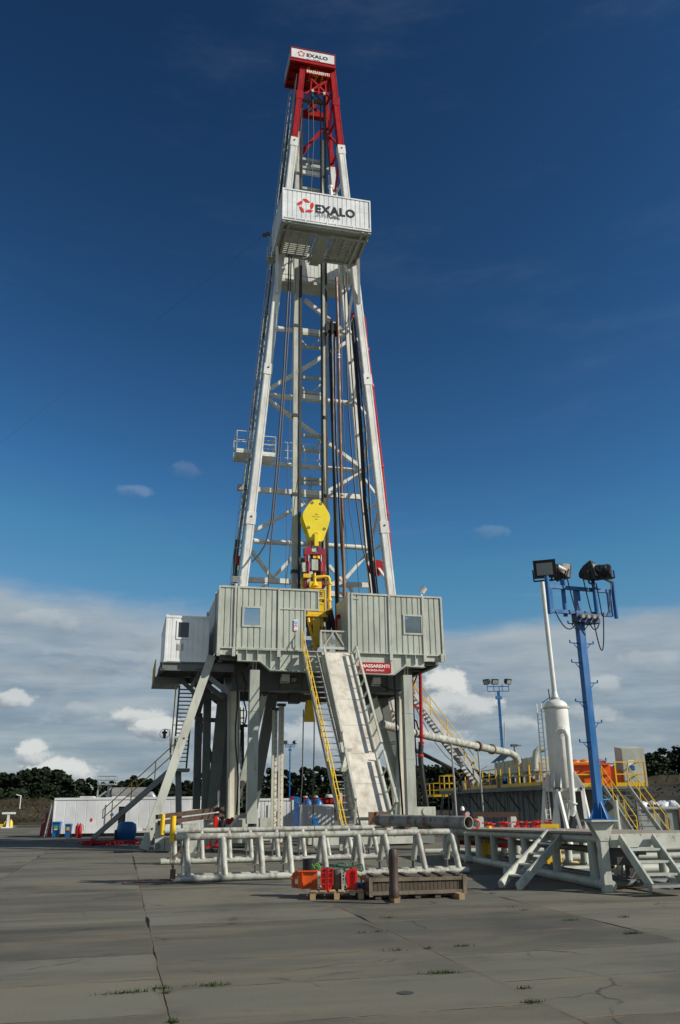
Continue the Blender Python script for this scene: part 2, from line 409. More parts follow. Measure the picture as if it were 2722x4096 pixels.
# ------------------------------------------------------------------ ground
def ground_material():
    m = bpy.data.materials.new('concrete_slabs'); m.use_nodes = True; t = m.node_tree; b = t.nodes['Principled BSDF']
    def n(k): return t.nodes.new(k)
    def mth(op, a, c=None, clamp=False):
        x = n('ShaderNodeMath'); x.operation = op; x.use_clamp = clamp
        for i, q in enumerate((a, c)):
            if q is None: continue
            if isinstance(q, (int, float)): x.inputs[i].default_value = q
            else: t.links.new(q, x.inputs[i])
        return x.outputs[0]
    geo = n('ShaderNodeNewGeometry')
    mp = n('ShaderNodeMapping'); mp.vector_type = 'TEXTURE'; mp.inputs['Location'].default_value = RIG; mp.inputs['Rotation'].default_value = (0, 0, YAW)
    t.links.new(geo.outputs['Position'], mp.inputs[0])
    sp = n('ShaderNodeSeparateXYZ'); t.links.new(mp.outputs[0], sp.inputs[0]); U_, V_ = sp.outputs[0], sp.outputs[1]
    def nz(sc, det=5, ro=.6, sx=1, sy=1, off=0.0, dist=0.0):
        k = n('ShaderNodeMapping'); k.inputs['Scale'].default_value = (sx, sy, 1); k.inputs['Location'].default_value = (off, off * .7, off); t.links.new(mp.outputs[0], k.inputs[0])
        x = n('ShaderNodeTexNoise'); x.inputs['Scale'].default_value = sc; x.inputs['Detail'].default_value = det; x.inputs['Roughness'].default_value = ro; x.inputs['Distortion'].default_value = dist
        t.links.new(k.outputs[0], x.inputs['Vector']); return x.outputs['Fac']
    def rng(x, a, c, lo=0.0, hi=1.0):
        r = n('ShaderNodeMapRange'); r.interpolation_type = 'SMOOTHSTEP'; r.inputs[1].default_value = a; r.inputs[2].default_value = c; r.inputs[3].default_value = lo; r.inputs[4].default_value = hi
        t.links.new(x, r.inputs[0]); return r.outputs[0]
    def mix(f, a, c):
        x = n('ShaderNodeMix'); x.data_type = 'RGBA'; t.links.new(f, x.inputs[0])
        for i, q in ((6, a), (7, c)):
            if isinstance(q, tuple): x.inputs[i].default_value = q + (1,)
            else: t.links.new(q, x.inputs[i])
        return x.outputs[2]
    wob = mth('MULTIPLY', mth('SUBTRACT', nz(1.3, 6, .7), .5), .07)
    uu = mth('DIVIDE', mth('ADD', mth('ADD', U_, 4.83), wob), 3.41)
    col = mth('FLOOR', uu); fu = mth('SUBTRACT', uu, col)
    offv = mth('MULTIPLY', mth('FRACT', mth('MULTIPLY', col, .379)), 1.65)
    wob2 = mth('MULTIPLY', mth('SUBTRACT', nz(1.1, 4, off=7), .5), .12)
    vv = mth('DIVIDE', mth('ADD', mth('ADD', mth('ADD', V_, 29.42), offv), wob2), 1.65)
    row = mth('FLOOR', vv); fv = mth('SUBTRACT', vv, row)
    du = mth('MULTIPLY', mth('MINIMUM', fu, mth('SUBTRACT', 1.0, fu)), 3.41)
    dv = mth('MULTIPLY', mth('MINIMUM', fv, mth('SUBTRACT', 1.0, fv)), 1.65)
    cb = n('ShaderNodeCombineXYZ'); t.links.new(col, cb.inputs[0]); t.links.new(row, cb.inputs[1])
    wnz = n('ShaderNodeTexWhiteNoise'); t.links.new(cb.outputs[0], wnz.inputs['Vector']); slab = wnz.outputs['Value']
    c = mix(rng(slab, 0, 1), (.092, .092, .073), (.172, .168, .133))
    c = mix(rng(nz(.55, 6, .62, .35, 1.1), .42, .66, 0, .75), c, (.195, .172, .126))          # dusty pale sweeps
    c = mix(rng(nz(.8, 7, .66, .22, 1.3, off=3.3), .48, .74, 0, .6), c, (.046, .045, .041))   # dark tyre and oil smears along the slabs
    c = mix(rng(nz(1.9, 8, .7, .6, 1, off=5.3), .55, .8, 0, .5), c, (.062, .057, .048))
    c = mix(rng(nz(34, 5, .75), .56, .70, 0, .6), c, (.16, .145, .12))
    c = mix(rng(nz(48, 4, .75, off=2), .56, .70, 0, .6), c, (.035, .033, .029))
    c = mix(rng(nz(.35, 5, .6, off=9.1), .5, .72, 0, .55), c, (.050, .050, .047))
    # thin wandering cracks
    vo = n('ShaderNodeTexVoronoi'); vo.feature = 'DISTANCE_TO_EDGE'; vo.inputs['Scale'].default_value = .42
    wv = n('ShaderNodeVectorMath'); wv.operation = 'MULTIPLY_ADD'; tw = n('ShaderNodeTexNoise'); tw.inputs['Scale'].default_value = 1.6; tw.inputs['Detail'].default_value = 6
    t.links.new(mp.outputs[0], tw.inputs['Vector']); t.links.new(tw.outputs['Color'], wv.inputs[0]); wv.inputs[1].default_value = (.8, .8, 0); t.links.new(mp.outputs[0], wv.inputs[2])
    t.links.new(wv.outputs[0], vo.inputs['Vector'])
    crk = mth('MULTIPLY', rng(vo.outputs['Distance'], .004, .010, 1, 0), rng(nz(.5, 3, .5, off=12), .52, .6))
    c = mix(mth('MULTIPLY', crk, .6), c, (.03, .028, .024))
    # transverse joints: sandy edge, dark thread; longitudinal joints: dark open gap in places
    edge = rng(mth('ADD', dv, mth('MULTIPLY', mth('SUBTRACT', nz(7, 5), .5), .10)), .005, .055, 1, 0)
    c = mix(mth('MULTIPLY', edge, rng(nz(.9, 4, .6, off=4), .38, .58, .3, .95)), c, (.205, .165, .108))
    dark = mth('MULTIPLY', rng(dv, .005, .020, 1, 0), rng(nz(1.5, 4, .6, off=14), .40, .56, .2, .85))
    c = mix(dark, c, (.020, .018, .015))
    edge2 = rng(mth('ADD', du, mth('MULTIPLY', mth('SUBTRACT', nz(6, 5, off=2), .5), .12)), .01, .075, 1, 0)
    c = mix(mth('MULTIPLY', edge2, .45), c, (.15, .122, .085))
    wide = rng(nz(.55, 3, .5, off=17), .46, .66, .006, .034)
    gap = mth('LESS_THAN', du, wide)
    gd = rng(nz(.7, 4, .6, off=19), .42, .54, .12, 1)
    c = mix(mth('MULTIPLY', gap, gd), c, (.006, .0055, .005))
    t.links.new(c, b.inputs['Base Color']); b.inputs['Roughness'].default_value = .85; b.inputs['Specular IOR Level'].default_value = .25
    hgt = mth('SUBTRACT', mth('MULTIPLY', nz(30, 6, .7), .25), mth('ADD', mth('MULTIPLY', gap, 1.0), mth('MULTIPLY', dark, .6)))
    hgt = mth('ADD', hgt, mth('MULTIPLY', slab, .35))
    bp = n('ShaderNodeBump'); bp.inputs['Strength'].default_value = .55; bp.inputs['Distance'].default_value = .03
    t.links.new(hgt, bp.inputs['Height']); t.links.new(bp.outputs[0], b.inputs['Normal'])
    return m
mb = MB(); mb.add([(-3000, -200, -.03), (3000, -200, -.03), (3000, 4000, -.03), (-3000, 4000, -.03)], [(0, 1, 2, 3)])
tag(build('field', mb, DRYGRASS, loc=(0, 0, -.03)), kind='structure')
mb = MB(); mb.add([(-75, -12, 0), (80, -12, 0), (80, 92, 0), (-75, 92, 0)], [(0, 1, 2, 3)])
tag(build('ground', mb, ground_material(), loc=(0, 0, 0)), kind='structure')

# grass in the joints
mb = MB()
for (px, py, w, k) in [(480, 3975, .22, 80), (560, 3968, .25, 50), (640, 3955, .10, 60), (830, 3942, .22, 60), (870, 3944, .14, 40), (2528, 3735, .14, 110), (2285, 3682, .13, 60), (1765, 3893, .12, 60), (1810, 3893, .10, 30), (1856, 3786, .12, 50), (2133, 4010, .12, 60), (2100, 3955, .08, 30), (1556, 3672, .09, 30), (1715, 3795, .05, 30), (2494, 3670, .10, 40), (1590, 3802, .12, 30), (1450, 3732, .12, 30), (1515, 3727, .10, 30), (692, 4090, .06, 40), (670, 3972, .06, 30), (1730, 3895, .14, 30), (2093, 3642, .08, 25), (1480, 3622, .2, 20), (2040, 3630, .1, 16), (1970, 3575, .1, 20)]:
    c = at_z(px, py)
    for i in range(k):
        g = random.gauss(0, w * .55); p = c + EU * g + EV * random.gauss(0, .022); a = random.uniform(0, 6.28); h = random.uniform(.012, .048); l = Vector((math.cos(a), math.sin(a), 0))
        s = l.cross(EZ) * .005; tip = p + l * random.uniform(.01, .05) + EZ * h
        mb.add([p - s, p + s, tip], [(0, 1, 2)])
tag(build('grass_tufts', mb, TUFT, smooth=False), kind='stuff', label='short green grass growing in the slab joints')
# small round cover let into the slab
mb = MB(); c = at_z(1361 + .868 * 303, 3300 + .868 * 775); mb.lathe(c, EZ, [(.085, 0), (.085, .006), (.07, .008), (0, .008)], 18)
single('drain_cover', 'small round black cover let into the concrete in the foreground', 'drain cover', mb, DARK)

# ------------------------------------------------------------------ banks and woodland
def bank(name, x0, x1, y0, y1, h, m, seed, nx=60, ny=14, fade=True):
    rnd = random.Random(seed); ph = [rnd.uniform(0, 6) for _ in range(6)]; mb = MB(); vs = []
    for j in range(ny + 1):
        for i in range(nx + 1):
            x = x0 + (x1 - x0) * i / nx; t = j / ny; y = y0 + (y1 - y0) * t
            e = min(1, min(i, nx - i) / nx * 5) if fade else 1
            z = h * (t ** .55 if t < .7 else (1 - max(0, (t - .7) / .3) ** 2 * .5)) * (e * e * (3 - 2 * e))
            z += (.25 * math.sin(x * .21 + ph[0]) + .12 * math.sin(x * .7 + ph[1]) + .08 * math.sin(x * 1.9 + y + ph[2])) * t * e + rnd.uniform(-.06, .06) * t
            vs.append((x, y, z - .02))
    fs = [(j * (nx + 1) + i, j * (nx + 1) + i + 1, (j + 1) * (nx + 1) + i + 1, (j + 1) * (nx + 1) + i) for j in range(ny) for i in range(nx)]
    mb.add(vs, fs)
    for _ in range(6000):                      # rough grass standing on the bank
        i = rnd.randrange(nx * ny); f = fs[i]; p = lerp(vs[f[0]], vs[f[2]], rnd.random()); a = rnd.uniform(0, 6.28); d = Vector((math.cos(a), math.sin(a), 0)) * rnd.uniform(.05, .14); hh = rnd.uniform(.06, .22)
        mb.add([p - d, p + d, p + d * .4 + EZ * hh, p - d * .5 + EZ * hh * .8], [(0, 1, 2, 3)])
    return tag(build(name, mb, m, smooth=False), kind='structure')
bank('hill', -70, -26, 88, 108, 2.55, DRYGRASS, 3)
bank('terrain', 12, 130, 82, 122, 4.6, DRYGRASS, 5, nx=90, ny=18)

def leaves(mb, c, rx, ry, rz, k, size, rnd):
    for _ in range(k):
        while True:
            p = Vector((rnd.uniform(-1, 1), rnd.uniform(-1, 1), rnd.uniform(-1, 1)))
            if .25 < p.length < 1: break
        q = Vector((c[0] + p.x * rx, c[1] + p.y * ry, c[2] + p.z * rz)); n1 = Vector((rnd.gauss(0, 1), rnd.gauss(0, 1), rnd.gauss(0, 1))).normalized(); _, a, b = frame(n1)
        s = size * rnd.uniform(.5, 1.15)
        mb.add([q - a * s - b * s * .3, q + b * s * .6 - a * s * .1, q + a * s + b * s * .2, q - b * s * .7 + a * s * .2], [(0, 1, 2, 3)])
def tree_geo(tr, cr, x, y, h, w, rnd, lsz=.5, dens=1.0, z0=0):
    b = Vector((x, y, z0)); top = b + Vector((rnd.uniform(-.4, .4), rnd.uniform(-.4, .4), h * .72)); tr.tube(b, top, w * .055 + .1, 7, .06)
    for i in range(7):
        t = rnd.uniform(.35, .95); p = lerp(b, top, t); a = rnd.uniform(0, 6.28); e = p + Vector((math.cos(a) * w * .33, math.sin(a) * w * .33, h * .13)); tr.tube(p, e, .09, 5, .03)
    ncl = 13
    for i in range(ncl):
        t = i / (ncl - 1); a = i * 2.4 + rnd.uniform(-.4, .4); prof = math.sin(math.pi * min(1, .18 + .82 * (1 - t) ** .8)) * .5 + .18
        r = w * .42 * prof * rnd.uniform(.6, 1.15); c = (x + math.cos(a) * r, y + math.sin(a) * r, z0 + h * (.26 + .68 * t))
        rr = w * rnd.uniform(.17, .27) * (1.05 - .4 * t)
        leaves(cr, c, rr, rr, rr * .8, int(46 * dens), lsz, rnd)
def skyline(pts, px):
    for (a, b), (c, d) in zip(pts, pts[1:]):
        if a <= px <= c: return b + (d - b) * (px - a) / (c - a)
    return pts[-1][1]
def wood(name, pts, step, D, seed, label, m, spread=14):
    rnd = random.Random(seed); mb = MB(); tr = MB(); px = pts[0][0]
    while px < pts[-1][0]:
        py = skyline(pts, px); d = D + rnd.uniform(0, spread); tp = at_y(px, py + rnd.uniform(-4, 9), d)
        tree_geo(tr, mb, tp.x, d, tp.z * .99, tp.z * rnd.uniform(.6, .85), rnd, .42, 2.0)
        d2 = d - rnd.uniform(3, 9); tree_geo(tr, mb, tp.x + rnd.uniform(-2, 2), d2, tp.z * rnd.uniform(.5, .72), tp.z * .7, rnd, .45, 1.6)
        d3 = d - rnd.uniform(8, 14); tree_geo(tr, mb, tp.x + rnd.uniform(-3, 3), d3, tp.z * rnd.uniform(.38, .5), tp.z * .8, rnd, .6, 1.3)
        px += step * rnd.uniform(.5, 1.0)
    o = len(mb.v)
    mb.v += tr.v; mb.f += [[i + o for i in f] for f in tr.f]; mb.m += [1] * len(tr.f)
    return tag(build(name, mb, [m, CTREE], smooth=False), kind='stuff', label=label)
wood('woodland', [(-260, 3095), (-60, 3110), (20, 3095), (100, 3078), (200, 3068), (270, 3088), (305, 3120), (320, 3150)], 44, 165, 11, 'dark wood of broadleaf trees at the far left edge', LEAF)
wood('woodland', [(430, 3125), (560, 3108), (700, 3130), (880, 3110), (1000, 3095), (1060, 3088)], 40, 190, 12, 'dark wood seen between the legs of the rig', LEAF)
wood('woodland', [(1480, 3075), (1640, 3052), (1760, 3060), (1900, 3075), (2060, 3098), (2250, 3105)], 42, 200, 13, 'dark wood behind the mud tanks', LEAF)
wood('woodland', [(2420, 3090), (2480, 3062), (2600, 3010), (2700, 2985), (2860, 2970)], 46, 170, 14, 'dark wood at the far right edge', LEAF2)
TREES = [(375, 3112, 172, 'lone dark tree in the gap beside the left wood', .62), (345, 3128, 178, 'small dark tree beside the lone tree behind the white container', .5),
         (1095, 3074, 160, 'tall loose crowned tree behind the pair of ladder posts', .62), (1160, 3082, 168, 'dark tree right behind the distant blue light mast', .6),
         (1225, 3070, 158, 'broad dark tree behind the small white container', .7), (1290, 3064, 164, 'tallest ragged tree beside the yellow stair rail', .6), (1345, 3078, 170, 'dark tree seen through the treads of the front stair', .6),
         (2285, 3098, 165, 'dark tree just right of the white vessel', .6), (2350, 3105, 175, 'small dark tree behind the blue mast and orange shaker', .5)]
for px, py, D, lab, wr in TREES:
    rnd = random.Random(px); p = at_y(px, py, D); t = thing('broadleaf_tree', lab, 'tree', (p.x, D, 0), 'trees beyond the yard')
    tr, cr = MB(), MB(); tree_geo(tr, cr, p.x, D, p.z, p.z * wr, rnd, .4, 2.4); build('trunk', tr, CTREE, t); build('crown', cr, LEAF if px % 2 else LEAF2, t, smooth=False)

# ------------------------------------------------------------------ rig substructure
G_COL = None
sub = thing('rig_substructure', 'tall grey steel substructure on raking legs carrying the drill floor', 'rig substructure', W(3.6, 3, 0))
VB, VK = 0.0, 9.0
def sp(name, mb, m=GREY, label=None):
    o = build(name, mb, m, sub)
    if label: o['label'] = label
    return o
# front floor girder traced from its own outline, 0.25 m thick plate girder with stiffeners
fz = lambda px, py: at_v(px, py, 0.0)
outl = [W(-.79, 0, 8.33), fz(950, 2644), fz(1040, 2647), fz(1082, 2682), fz(1576, 2700), fz(1619, 2666), fz(1697, 2670), W(8.05, 0, 8.27)]
sp('front_girder', MB().prism(outl, EV * .08))
mb = MB()
for a, b in zip(outl[1:], outl[2:-1]): mb.beam(lerp(a, b, 0) + EV * .02, b + EV * .02, .34, .035)
for px in (985, 1030, 1082, 1120, 1215, 1420, 1560, 1622, 1660):
    p = fz(px, 2640); u, v, z = uvz(p); zb = 7.42 if 1082 <= px <= 1576 else 7.84
    if px in (985, 1030, 1622, 1660): zb = 7.84
    mb.rbox(u - .012, u + .012, -.13, 0, zb, 8.28)
mb.rbox(-.79, 8.05, -.14, 0, 8.28, 8.315)
sp('girder_flange', mb)
# floor slab and its outriggers
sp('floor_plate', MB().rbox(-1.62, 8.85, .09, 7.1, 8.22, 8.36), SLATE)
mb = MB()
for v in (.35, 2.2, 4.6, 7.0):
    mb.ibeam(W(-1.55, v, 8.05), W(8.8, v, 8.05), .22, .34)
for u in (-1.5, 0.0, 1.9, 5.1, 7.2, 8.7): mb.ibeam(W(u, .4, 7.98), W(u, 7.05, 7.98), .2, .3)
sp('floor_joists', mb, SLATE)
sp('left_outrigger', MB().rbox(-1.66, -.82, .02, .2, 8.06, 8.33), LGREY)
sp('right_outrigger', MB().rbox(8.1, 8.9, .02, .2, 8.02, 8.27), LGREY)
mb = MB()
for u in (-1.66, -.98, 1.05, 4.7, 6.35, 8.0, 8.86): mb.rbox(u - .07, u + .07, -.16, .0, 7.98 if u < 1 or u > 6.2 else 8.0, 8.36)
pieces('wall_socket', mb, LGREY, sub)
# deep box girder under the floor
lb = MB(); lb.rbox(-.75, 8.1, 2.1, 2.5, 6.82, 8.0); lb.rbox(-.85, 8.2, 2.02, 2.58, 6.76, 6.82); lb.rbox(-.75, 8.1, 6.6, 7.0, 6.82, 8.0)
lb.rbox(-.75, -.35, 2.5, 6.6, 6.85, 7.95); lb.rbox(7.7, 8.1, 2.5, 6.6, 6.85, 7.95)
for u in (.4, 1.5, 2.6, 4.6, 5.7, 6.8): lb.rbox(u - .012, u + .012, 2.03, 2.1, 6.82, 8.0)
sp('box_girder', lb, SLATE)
# slender front columns hung from the girder brackets
for (u, zt, zb) in ((.02, 7.42, .98), (7.15, 7.36, .35)):
    w0 = .21
    mb = MB(); mb.rbox(u - w0, u + w0, .0, .42, zb, zt)
    mb.rbox(u - w0 - .012, u + w0 + .012, -.012, .432, 5.62, 5.65); mb.rbox(u - w0 - .012, u + w0 + .012, -.012, .432, 3.6, 3.62)
    c = sp('front_column', mb, GREY)
    k = MB()
    for d in (-.07, .07):
        k.tube(W(u + d, .2, zt), W(u + d, .2, zt + .34), .028, 8); k.rbox(u + d - .035, u + d + .035, .13, .27, zt + .3, zt + .42)
    build('hanger_link', k, LGREY, c)
    if zb > .5: build('foot_pin', MB().rbox(u - .12, u + .12, .1, .3, .75, .98), DARK, c)
# main legs (pale cream, the rear left one slate)
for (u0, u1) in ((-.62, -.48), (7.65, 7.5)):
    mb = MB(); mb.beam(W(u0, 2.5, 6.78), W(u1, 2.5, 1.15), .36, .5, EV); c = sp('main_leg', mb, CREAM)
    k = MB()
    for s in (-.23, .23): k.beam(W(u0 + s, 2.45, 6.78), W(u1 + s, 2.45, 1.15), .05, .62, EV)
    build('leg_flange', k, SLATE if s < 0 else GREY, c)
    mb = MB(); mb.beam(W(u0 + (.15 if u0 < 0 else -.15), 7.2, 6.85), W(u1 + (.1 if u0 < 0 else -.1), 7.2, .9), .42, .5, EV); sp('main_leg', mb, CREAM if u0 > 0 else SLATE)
# telescopic raking struts
for a, b, m in ((at_v(1058, 2775, 2.6), at_v(968, 3135, 3.4), LGREY), (at_v(1492, 2785, 2.6), at_v(1597, 3140, 3.2), GREY)):
    mb = MB(); mb.beam(a, b, .30, .30, EV); s = sp('raking_strut', mb, m)
    k = MB(); k.tube(a - EV * .22, a + EV * .22, .13, 12); k.tube(b - EV * .22, b + EV * .22, .15, 14); k.beam(a, lerp(a, b, .12), .36, .2, EV); pieces('strut_pin', k, DARK, s)
    d = (b - a).normalized(); mb = MB(); mb.beam(b + d * .1, b + d * 1.9, .2, .2, EV); build('inner_strut', mb, SLATE, s)
for a, b, w in ((at_v(1092, 2775, 5.0), at_v(1010, 3230, 6.0), .5), (at_v(1530, 2790, 5.0), at_v(1625, 3230, 6.0), .42)):
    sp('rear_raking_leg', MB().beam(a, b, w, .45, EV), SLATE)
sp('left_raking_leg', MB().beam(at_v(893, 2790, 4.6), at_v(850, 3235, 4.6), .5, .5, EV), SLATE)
mb = MB(); mb.beam(at_v(1520, 2790, 7.5), at_v(1632, 3020, 7.5), .55, .4, EV); mb.beam(at_v(1555, 2860, 7.3), at_v(1590, 3240, 7.3), .35, .35, EV); sp('rear_brace', mb, CREAM)
mb = MB(); mb.beam(at_v(1570, 2800, 8.2), at_v(1632, 3090, 8.2), .2, .2, EV); mb.beam(at_v(1600, 2960, 8.2), at_v(1590, 3180, 8.2), .14, .14, EV); mb.beam(at_v(1632, 3020, 8.2), at_v(1560, 3120, 8.2), .2, .2, EV); sp('rear_brace', mb, CREAM)
# left post frame
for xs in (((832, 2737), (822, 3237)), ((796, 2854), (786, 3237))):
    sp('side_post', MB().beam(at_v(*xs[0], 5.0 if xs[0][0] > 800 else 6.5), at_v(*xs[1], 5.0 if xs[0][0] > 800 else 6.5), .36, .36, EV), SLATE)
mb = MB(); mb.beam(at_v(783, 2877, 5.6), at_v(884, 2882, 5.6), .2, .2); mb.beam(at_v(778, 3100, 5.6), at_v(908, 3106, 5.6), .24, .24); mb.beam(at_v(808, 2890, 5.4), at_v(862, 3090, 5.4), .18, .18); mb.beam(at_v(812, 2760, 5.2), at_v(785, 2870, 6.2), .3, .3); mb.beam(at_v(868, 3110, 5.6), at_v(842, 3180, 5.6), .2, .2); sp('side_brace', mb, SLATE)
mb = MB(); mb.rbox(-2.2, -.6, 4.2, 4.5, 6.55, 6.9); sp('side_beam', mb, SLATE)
# long raking leg at the left
a, b = at_v(575, 3398, 0.0), at_v(846, 2628, 1.0)
mb = MB(); mb.beam(a - EZ * .02, b, .36, .44, EV); r = sp('long_raking_leg', mb, LGREY)
k = MB()
for t in (.1, .55): p = lerp(a, b, t); k.tube(p - EU * .34 - EV * .25, p - EU * .2 - EV * .25, .07, 8); k.beam(p - EU * .3, p + EU * .1 - EV * .27, .05)
build('lifting_lug', k, LGREY, r)
# skid bases
mb = MB(); mb.rbox(-2.98, -2.36, -2.1, -.95, .0, 1.04)
s = sp('base_skid', mb, LGREY)
sp('base_skid', MB().prism([W(-2.0, -1.0, .12), W(-1.62, -1.0, .12), W(-1.62, -1.0, .9), W(-1.75, -1.0, 1.15), W(-2.05, -1.0, 1.2)], EV * .5), LGREY)
mb = MB(); mb.rbox(-3.98, -3.62, -1.25, -.5, .06, 1.12); s2 = sp('base_skid', mb, LGREY); sp('base_skid', MB().rbox(-3.6, -3.32, -1.2, -.5, .04, .50), LGREY)
k = MB(); w = W(-3.9, -1.45, .24); k.tube(w, w + EV * .2, .13, 14); build('skid_wheel', k, SLATE, s2)
mb = MB(); mb.rbox(-1.25, .34, .75, 3.0, .2, 1.14); mb.rbox(-1.15, .3, 1.1, 2.9, .04, .2); mb.rbox(.42, .86, .3, .8, .3, 1.2); mb.rbox(-1.72, -1.36, .6, 1.6, .5, 1.28); mb.rbox(2.7, 8.3, 1.2, 3.0, .05, .42)
pieces('base_skid', mb, LGREY, sub)
mb = MB(); mb.rbox(-.9, .2, 6.4, 8.0, .05, .6); mb.rbox(6.6, 8.3, 6.4, 8.0, .05, .9); mb.rbox(6.8, 8.2, .2, 1.1, .05, .36); pieces('base_skid', mb, SLATE, sub)
# cantilevered support for the white cabin
mb = MB()
for v in (1.0, 3.0, 5.2): mb.ibeam(W(-4.12, v, 7.62), W(-.8, v, 7.62), .2, .36); mb.beam(W(-2.3, v, 7.45), W(-1.0, v, 6.5), .2, .2)
mb.ibeam(W(-4.0, .9, 7.66), W(-4.0, 5.4, 7.66), .2, .3); mb.ibeam(W(-2.4, .9, 7.4), W(-2.4, 5.4, 7.4), .2, .3); sp('cabin_support', mb, SLATE)
mb = MB(); mb.rbox(-4.3, -3.0, 2.6, 6.5, 7.30, 7.38); mb.ibeam(W(-4.3, 2.6, 7.18), W(-2.9, 2.6, 7.18), .16, .24); mb.beam(W(-3.0, 2.65, 7.2), W(-2.2, 2.65, 6.5), .18, .18); mb.rbox(-4.0, -3.86, 2.6, 2.7, 6.85, 7.06); sp('cabin_walkway', mb, SLATE)
mb = MB()
for v in (2.6, 4.2, 5.8): mb.tube(W(-4.27, v, 7.38), W(-4.27, v, 8.15), .025, 7)
for z in (8.15, 7.8): mb.tube(W(-4.27, 2.6, z), W(-4.27, 5.8, z), .025, 7)
sp('walkway_rail', mb, YELLOW)
# hydraulic hoses hanging under the floor
mb = MB()
for (x0, y0, x1, y1, v) in ((945, 2700, 950, 3260, .9), (978, 2710, 984, 2900, 1.0), (965, 2690, 1000, 2760, 1.2)):
    a, b = at_v(x0, y0, v), at_v(x1, y1, v); mb.path([lerp(a, b, i / 8) + EU * .06 * math.sin(i * 1.3) for i in range(9)], .035, 7)
mb.path(sag(at_v(1496, 2718, 1.4), at_v(1628, 2755, .6), .25), .03, 7); mb.path(sag(at_v(838, 2725, 1.5), at_v(905, 2690, 1.5), .25), .03, 7)
mb.path([at_v(1578, 2700, .6), at_v(1586, 2900, .6), at_v(1600, 3080, .6), at_v(1612, 3260, .6)], .045, 7)
pieces('hydraulic_hose', mb, BLACK, sub)
mb = MB()
for (px, py, w, h) in ((1212, 2500, 0, 0),): pass
# bolted cover panels and cable tray in the sub-floor
for u in (2.1, 3.3, 5.6): mb.rbox(u, u + .5, 2.6, 3.2, 6.3, 6.8)
pieces('valve_box', mb, DARK, sub)
mb = MB(); a, b = at_v(962, 2890, 4.0), at_v(958, 3230, 4.0)
for k in (-.13, .13): mb.beam(a + EU * k, b + EU * k, .05, .08, EV)
for i in range(16): mb.tube(lerp(a, b, i / 15) - EU * .13, lerp(a, b, i / 15) + EU * .13, .02, 5)
sp('access_ladder', mb, GREY)
mb = MB()
for i in range(5): a, b = at_v(964 + i * 3, 2905, 3.6), at_v(960 + i * 4, 3060 + 20 * i, 3.6); mb.path(sag(a, b, -.0) , .022, 5)
mb.box(at_v(970, 2903, 3.6), (.5, .12, .12)); sp('hose_bundle', mb, BLACK)
mb = MB()
for x in (962, 975): mb.tube(at_v(x, 2830, 7.4), at_v(x, 2920, 7.4), .035, 6)
for y in (2842, 2872): mb.tube(at_v(955, y, 7.4), at_v(980, y, 7.4), .035, 6)
sp('rear_rail', mb, YELLOW)
# base beam across the front, behind the racks
mb = MB(); mb.rbox(2.6, 7.0, -.35, .0, .08, .38); sp('sill_beam', mb, LGREY)

# timbers lying across the skid
for i, (a, b, m) in enumerate((((628, 3268), (893, 3235), TIMBER), ((636, 3290), (898, 3252), TIMBER))):
    A, B = at_v(*a, -1.9), at_v(*b, -.9)
    if i: A, B = A - EV * .08 - EZ * .02, B - EV * .08 - EZ * .05
    single('timber_beam', 'upper brown timber lying askew on the rig skid' if i == 0 else 'lower split brown timber lying askew on the rig skid', 'timber', MB().beam(A, B, .24, .16), m, 'timbers on the skid')

# ------------------------------------------------------------------ wind walls round the drill floor
N = -EV
wl = thing('wind_wall', 'left grey ribbed wind wall with a window and an arm reaching past the opening', 'wind wall', W(.5, 0, 8.36), 'wind walls of the drill floor')
ZT, ZB = 11.18, 8.36
hx0, hz0 = uvz(at_v(973, 2503, -.02))[0] + 1.68, uvz(at_v(973, 2503, 0))[2] - ZB; hx1, hz1 = uvz(at_v(1044, 2432, 0))[0] + 1.68, uvz(at_v(1044, 2432, 0))[2] - ZB
mb = MB(); mb.sheet(W(-1.68, -.02, ZB), EU, 3.95, ZT - ZB, N, .27, .035, [(hx0, hx1, hz0, hz1)], flat=.78)
mb.rbox(-1.66, -1.68 + hx0 - .02, .02, .05, ZB, ZT); mb.rbox(-1.68 + hx1 + .02, 2.26, .02, .05, ZB, ZT); mb.rbox(-1.68 + hx0, -1.68 + hx1, .02, .05, ZB, ZB + hz0); mb.rbox(-1.68 + hx0, -1.68 + hx1, .02, .05, ZB + hz1, ZT)
build('wall_panel', mb, GREY, wl)
ze = uvz(at_v(1211, 2438, 0))[2]
mb = MB(); mb.sheet(W(2.28, -.02, ze), EU, .62, ZT - ZB - (ze - ZB), N, .27, .035, flat=.78); mb.rbox(2.27, 2.9, .02, .05, ze, ZT); build('wall_arm', mb, GREY, wl)
mb = MB()
mb.rbox(-1.72, 2.94, -.06, .07, ZT - .06, ZT + .02); mb.rbox(-1.72, 2.3, -.06, .07, ZB - .02, ZB + .04); mb.rbox(2.24, 2.94, -.055, .07, ze - .05, ze + .03); mb.rbox(2.88, 2.94, -.05, .07, ze + .03, ZT - .06); mb.rbox(2.24, 2.3, -.05, .07, ZB + .04, ze - .05); mb.rbox(-1.72, -1.64, -.07, .08, ZB + .04, ZT - .06)
for u in (-.95, -.82, 1.05): mb.rbox(u - .045, u + .045, -.075, .0, ZB - .3, ZT + .02)
mb.rbox(.98, 2.24, -.053, -.02, ze - .04, ze + .03); build('wall_frame', mb, LGREY, wl)
wf = MB(); U0, U1, Z0, Z1 = -1.68 + hx0, -1.68 + hx1, ZB + hz0, ZB + hz1
for a in ((U0 - .05, U0 + .03, Z0 - .05, Z1 + .05), (U1 - .03, U1 + .05, Z0 - .05, Z1 + .05), (U0 + .03, U1 - .03, Z0 - .05, Z0 + .03), (U0 + .03, U1 - .03, Z1 - .03, Z1 + .05)): wf.rbox(a[0], a[1], -.06, .04, a[2], a[3])
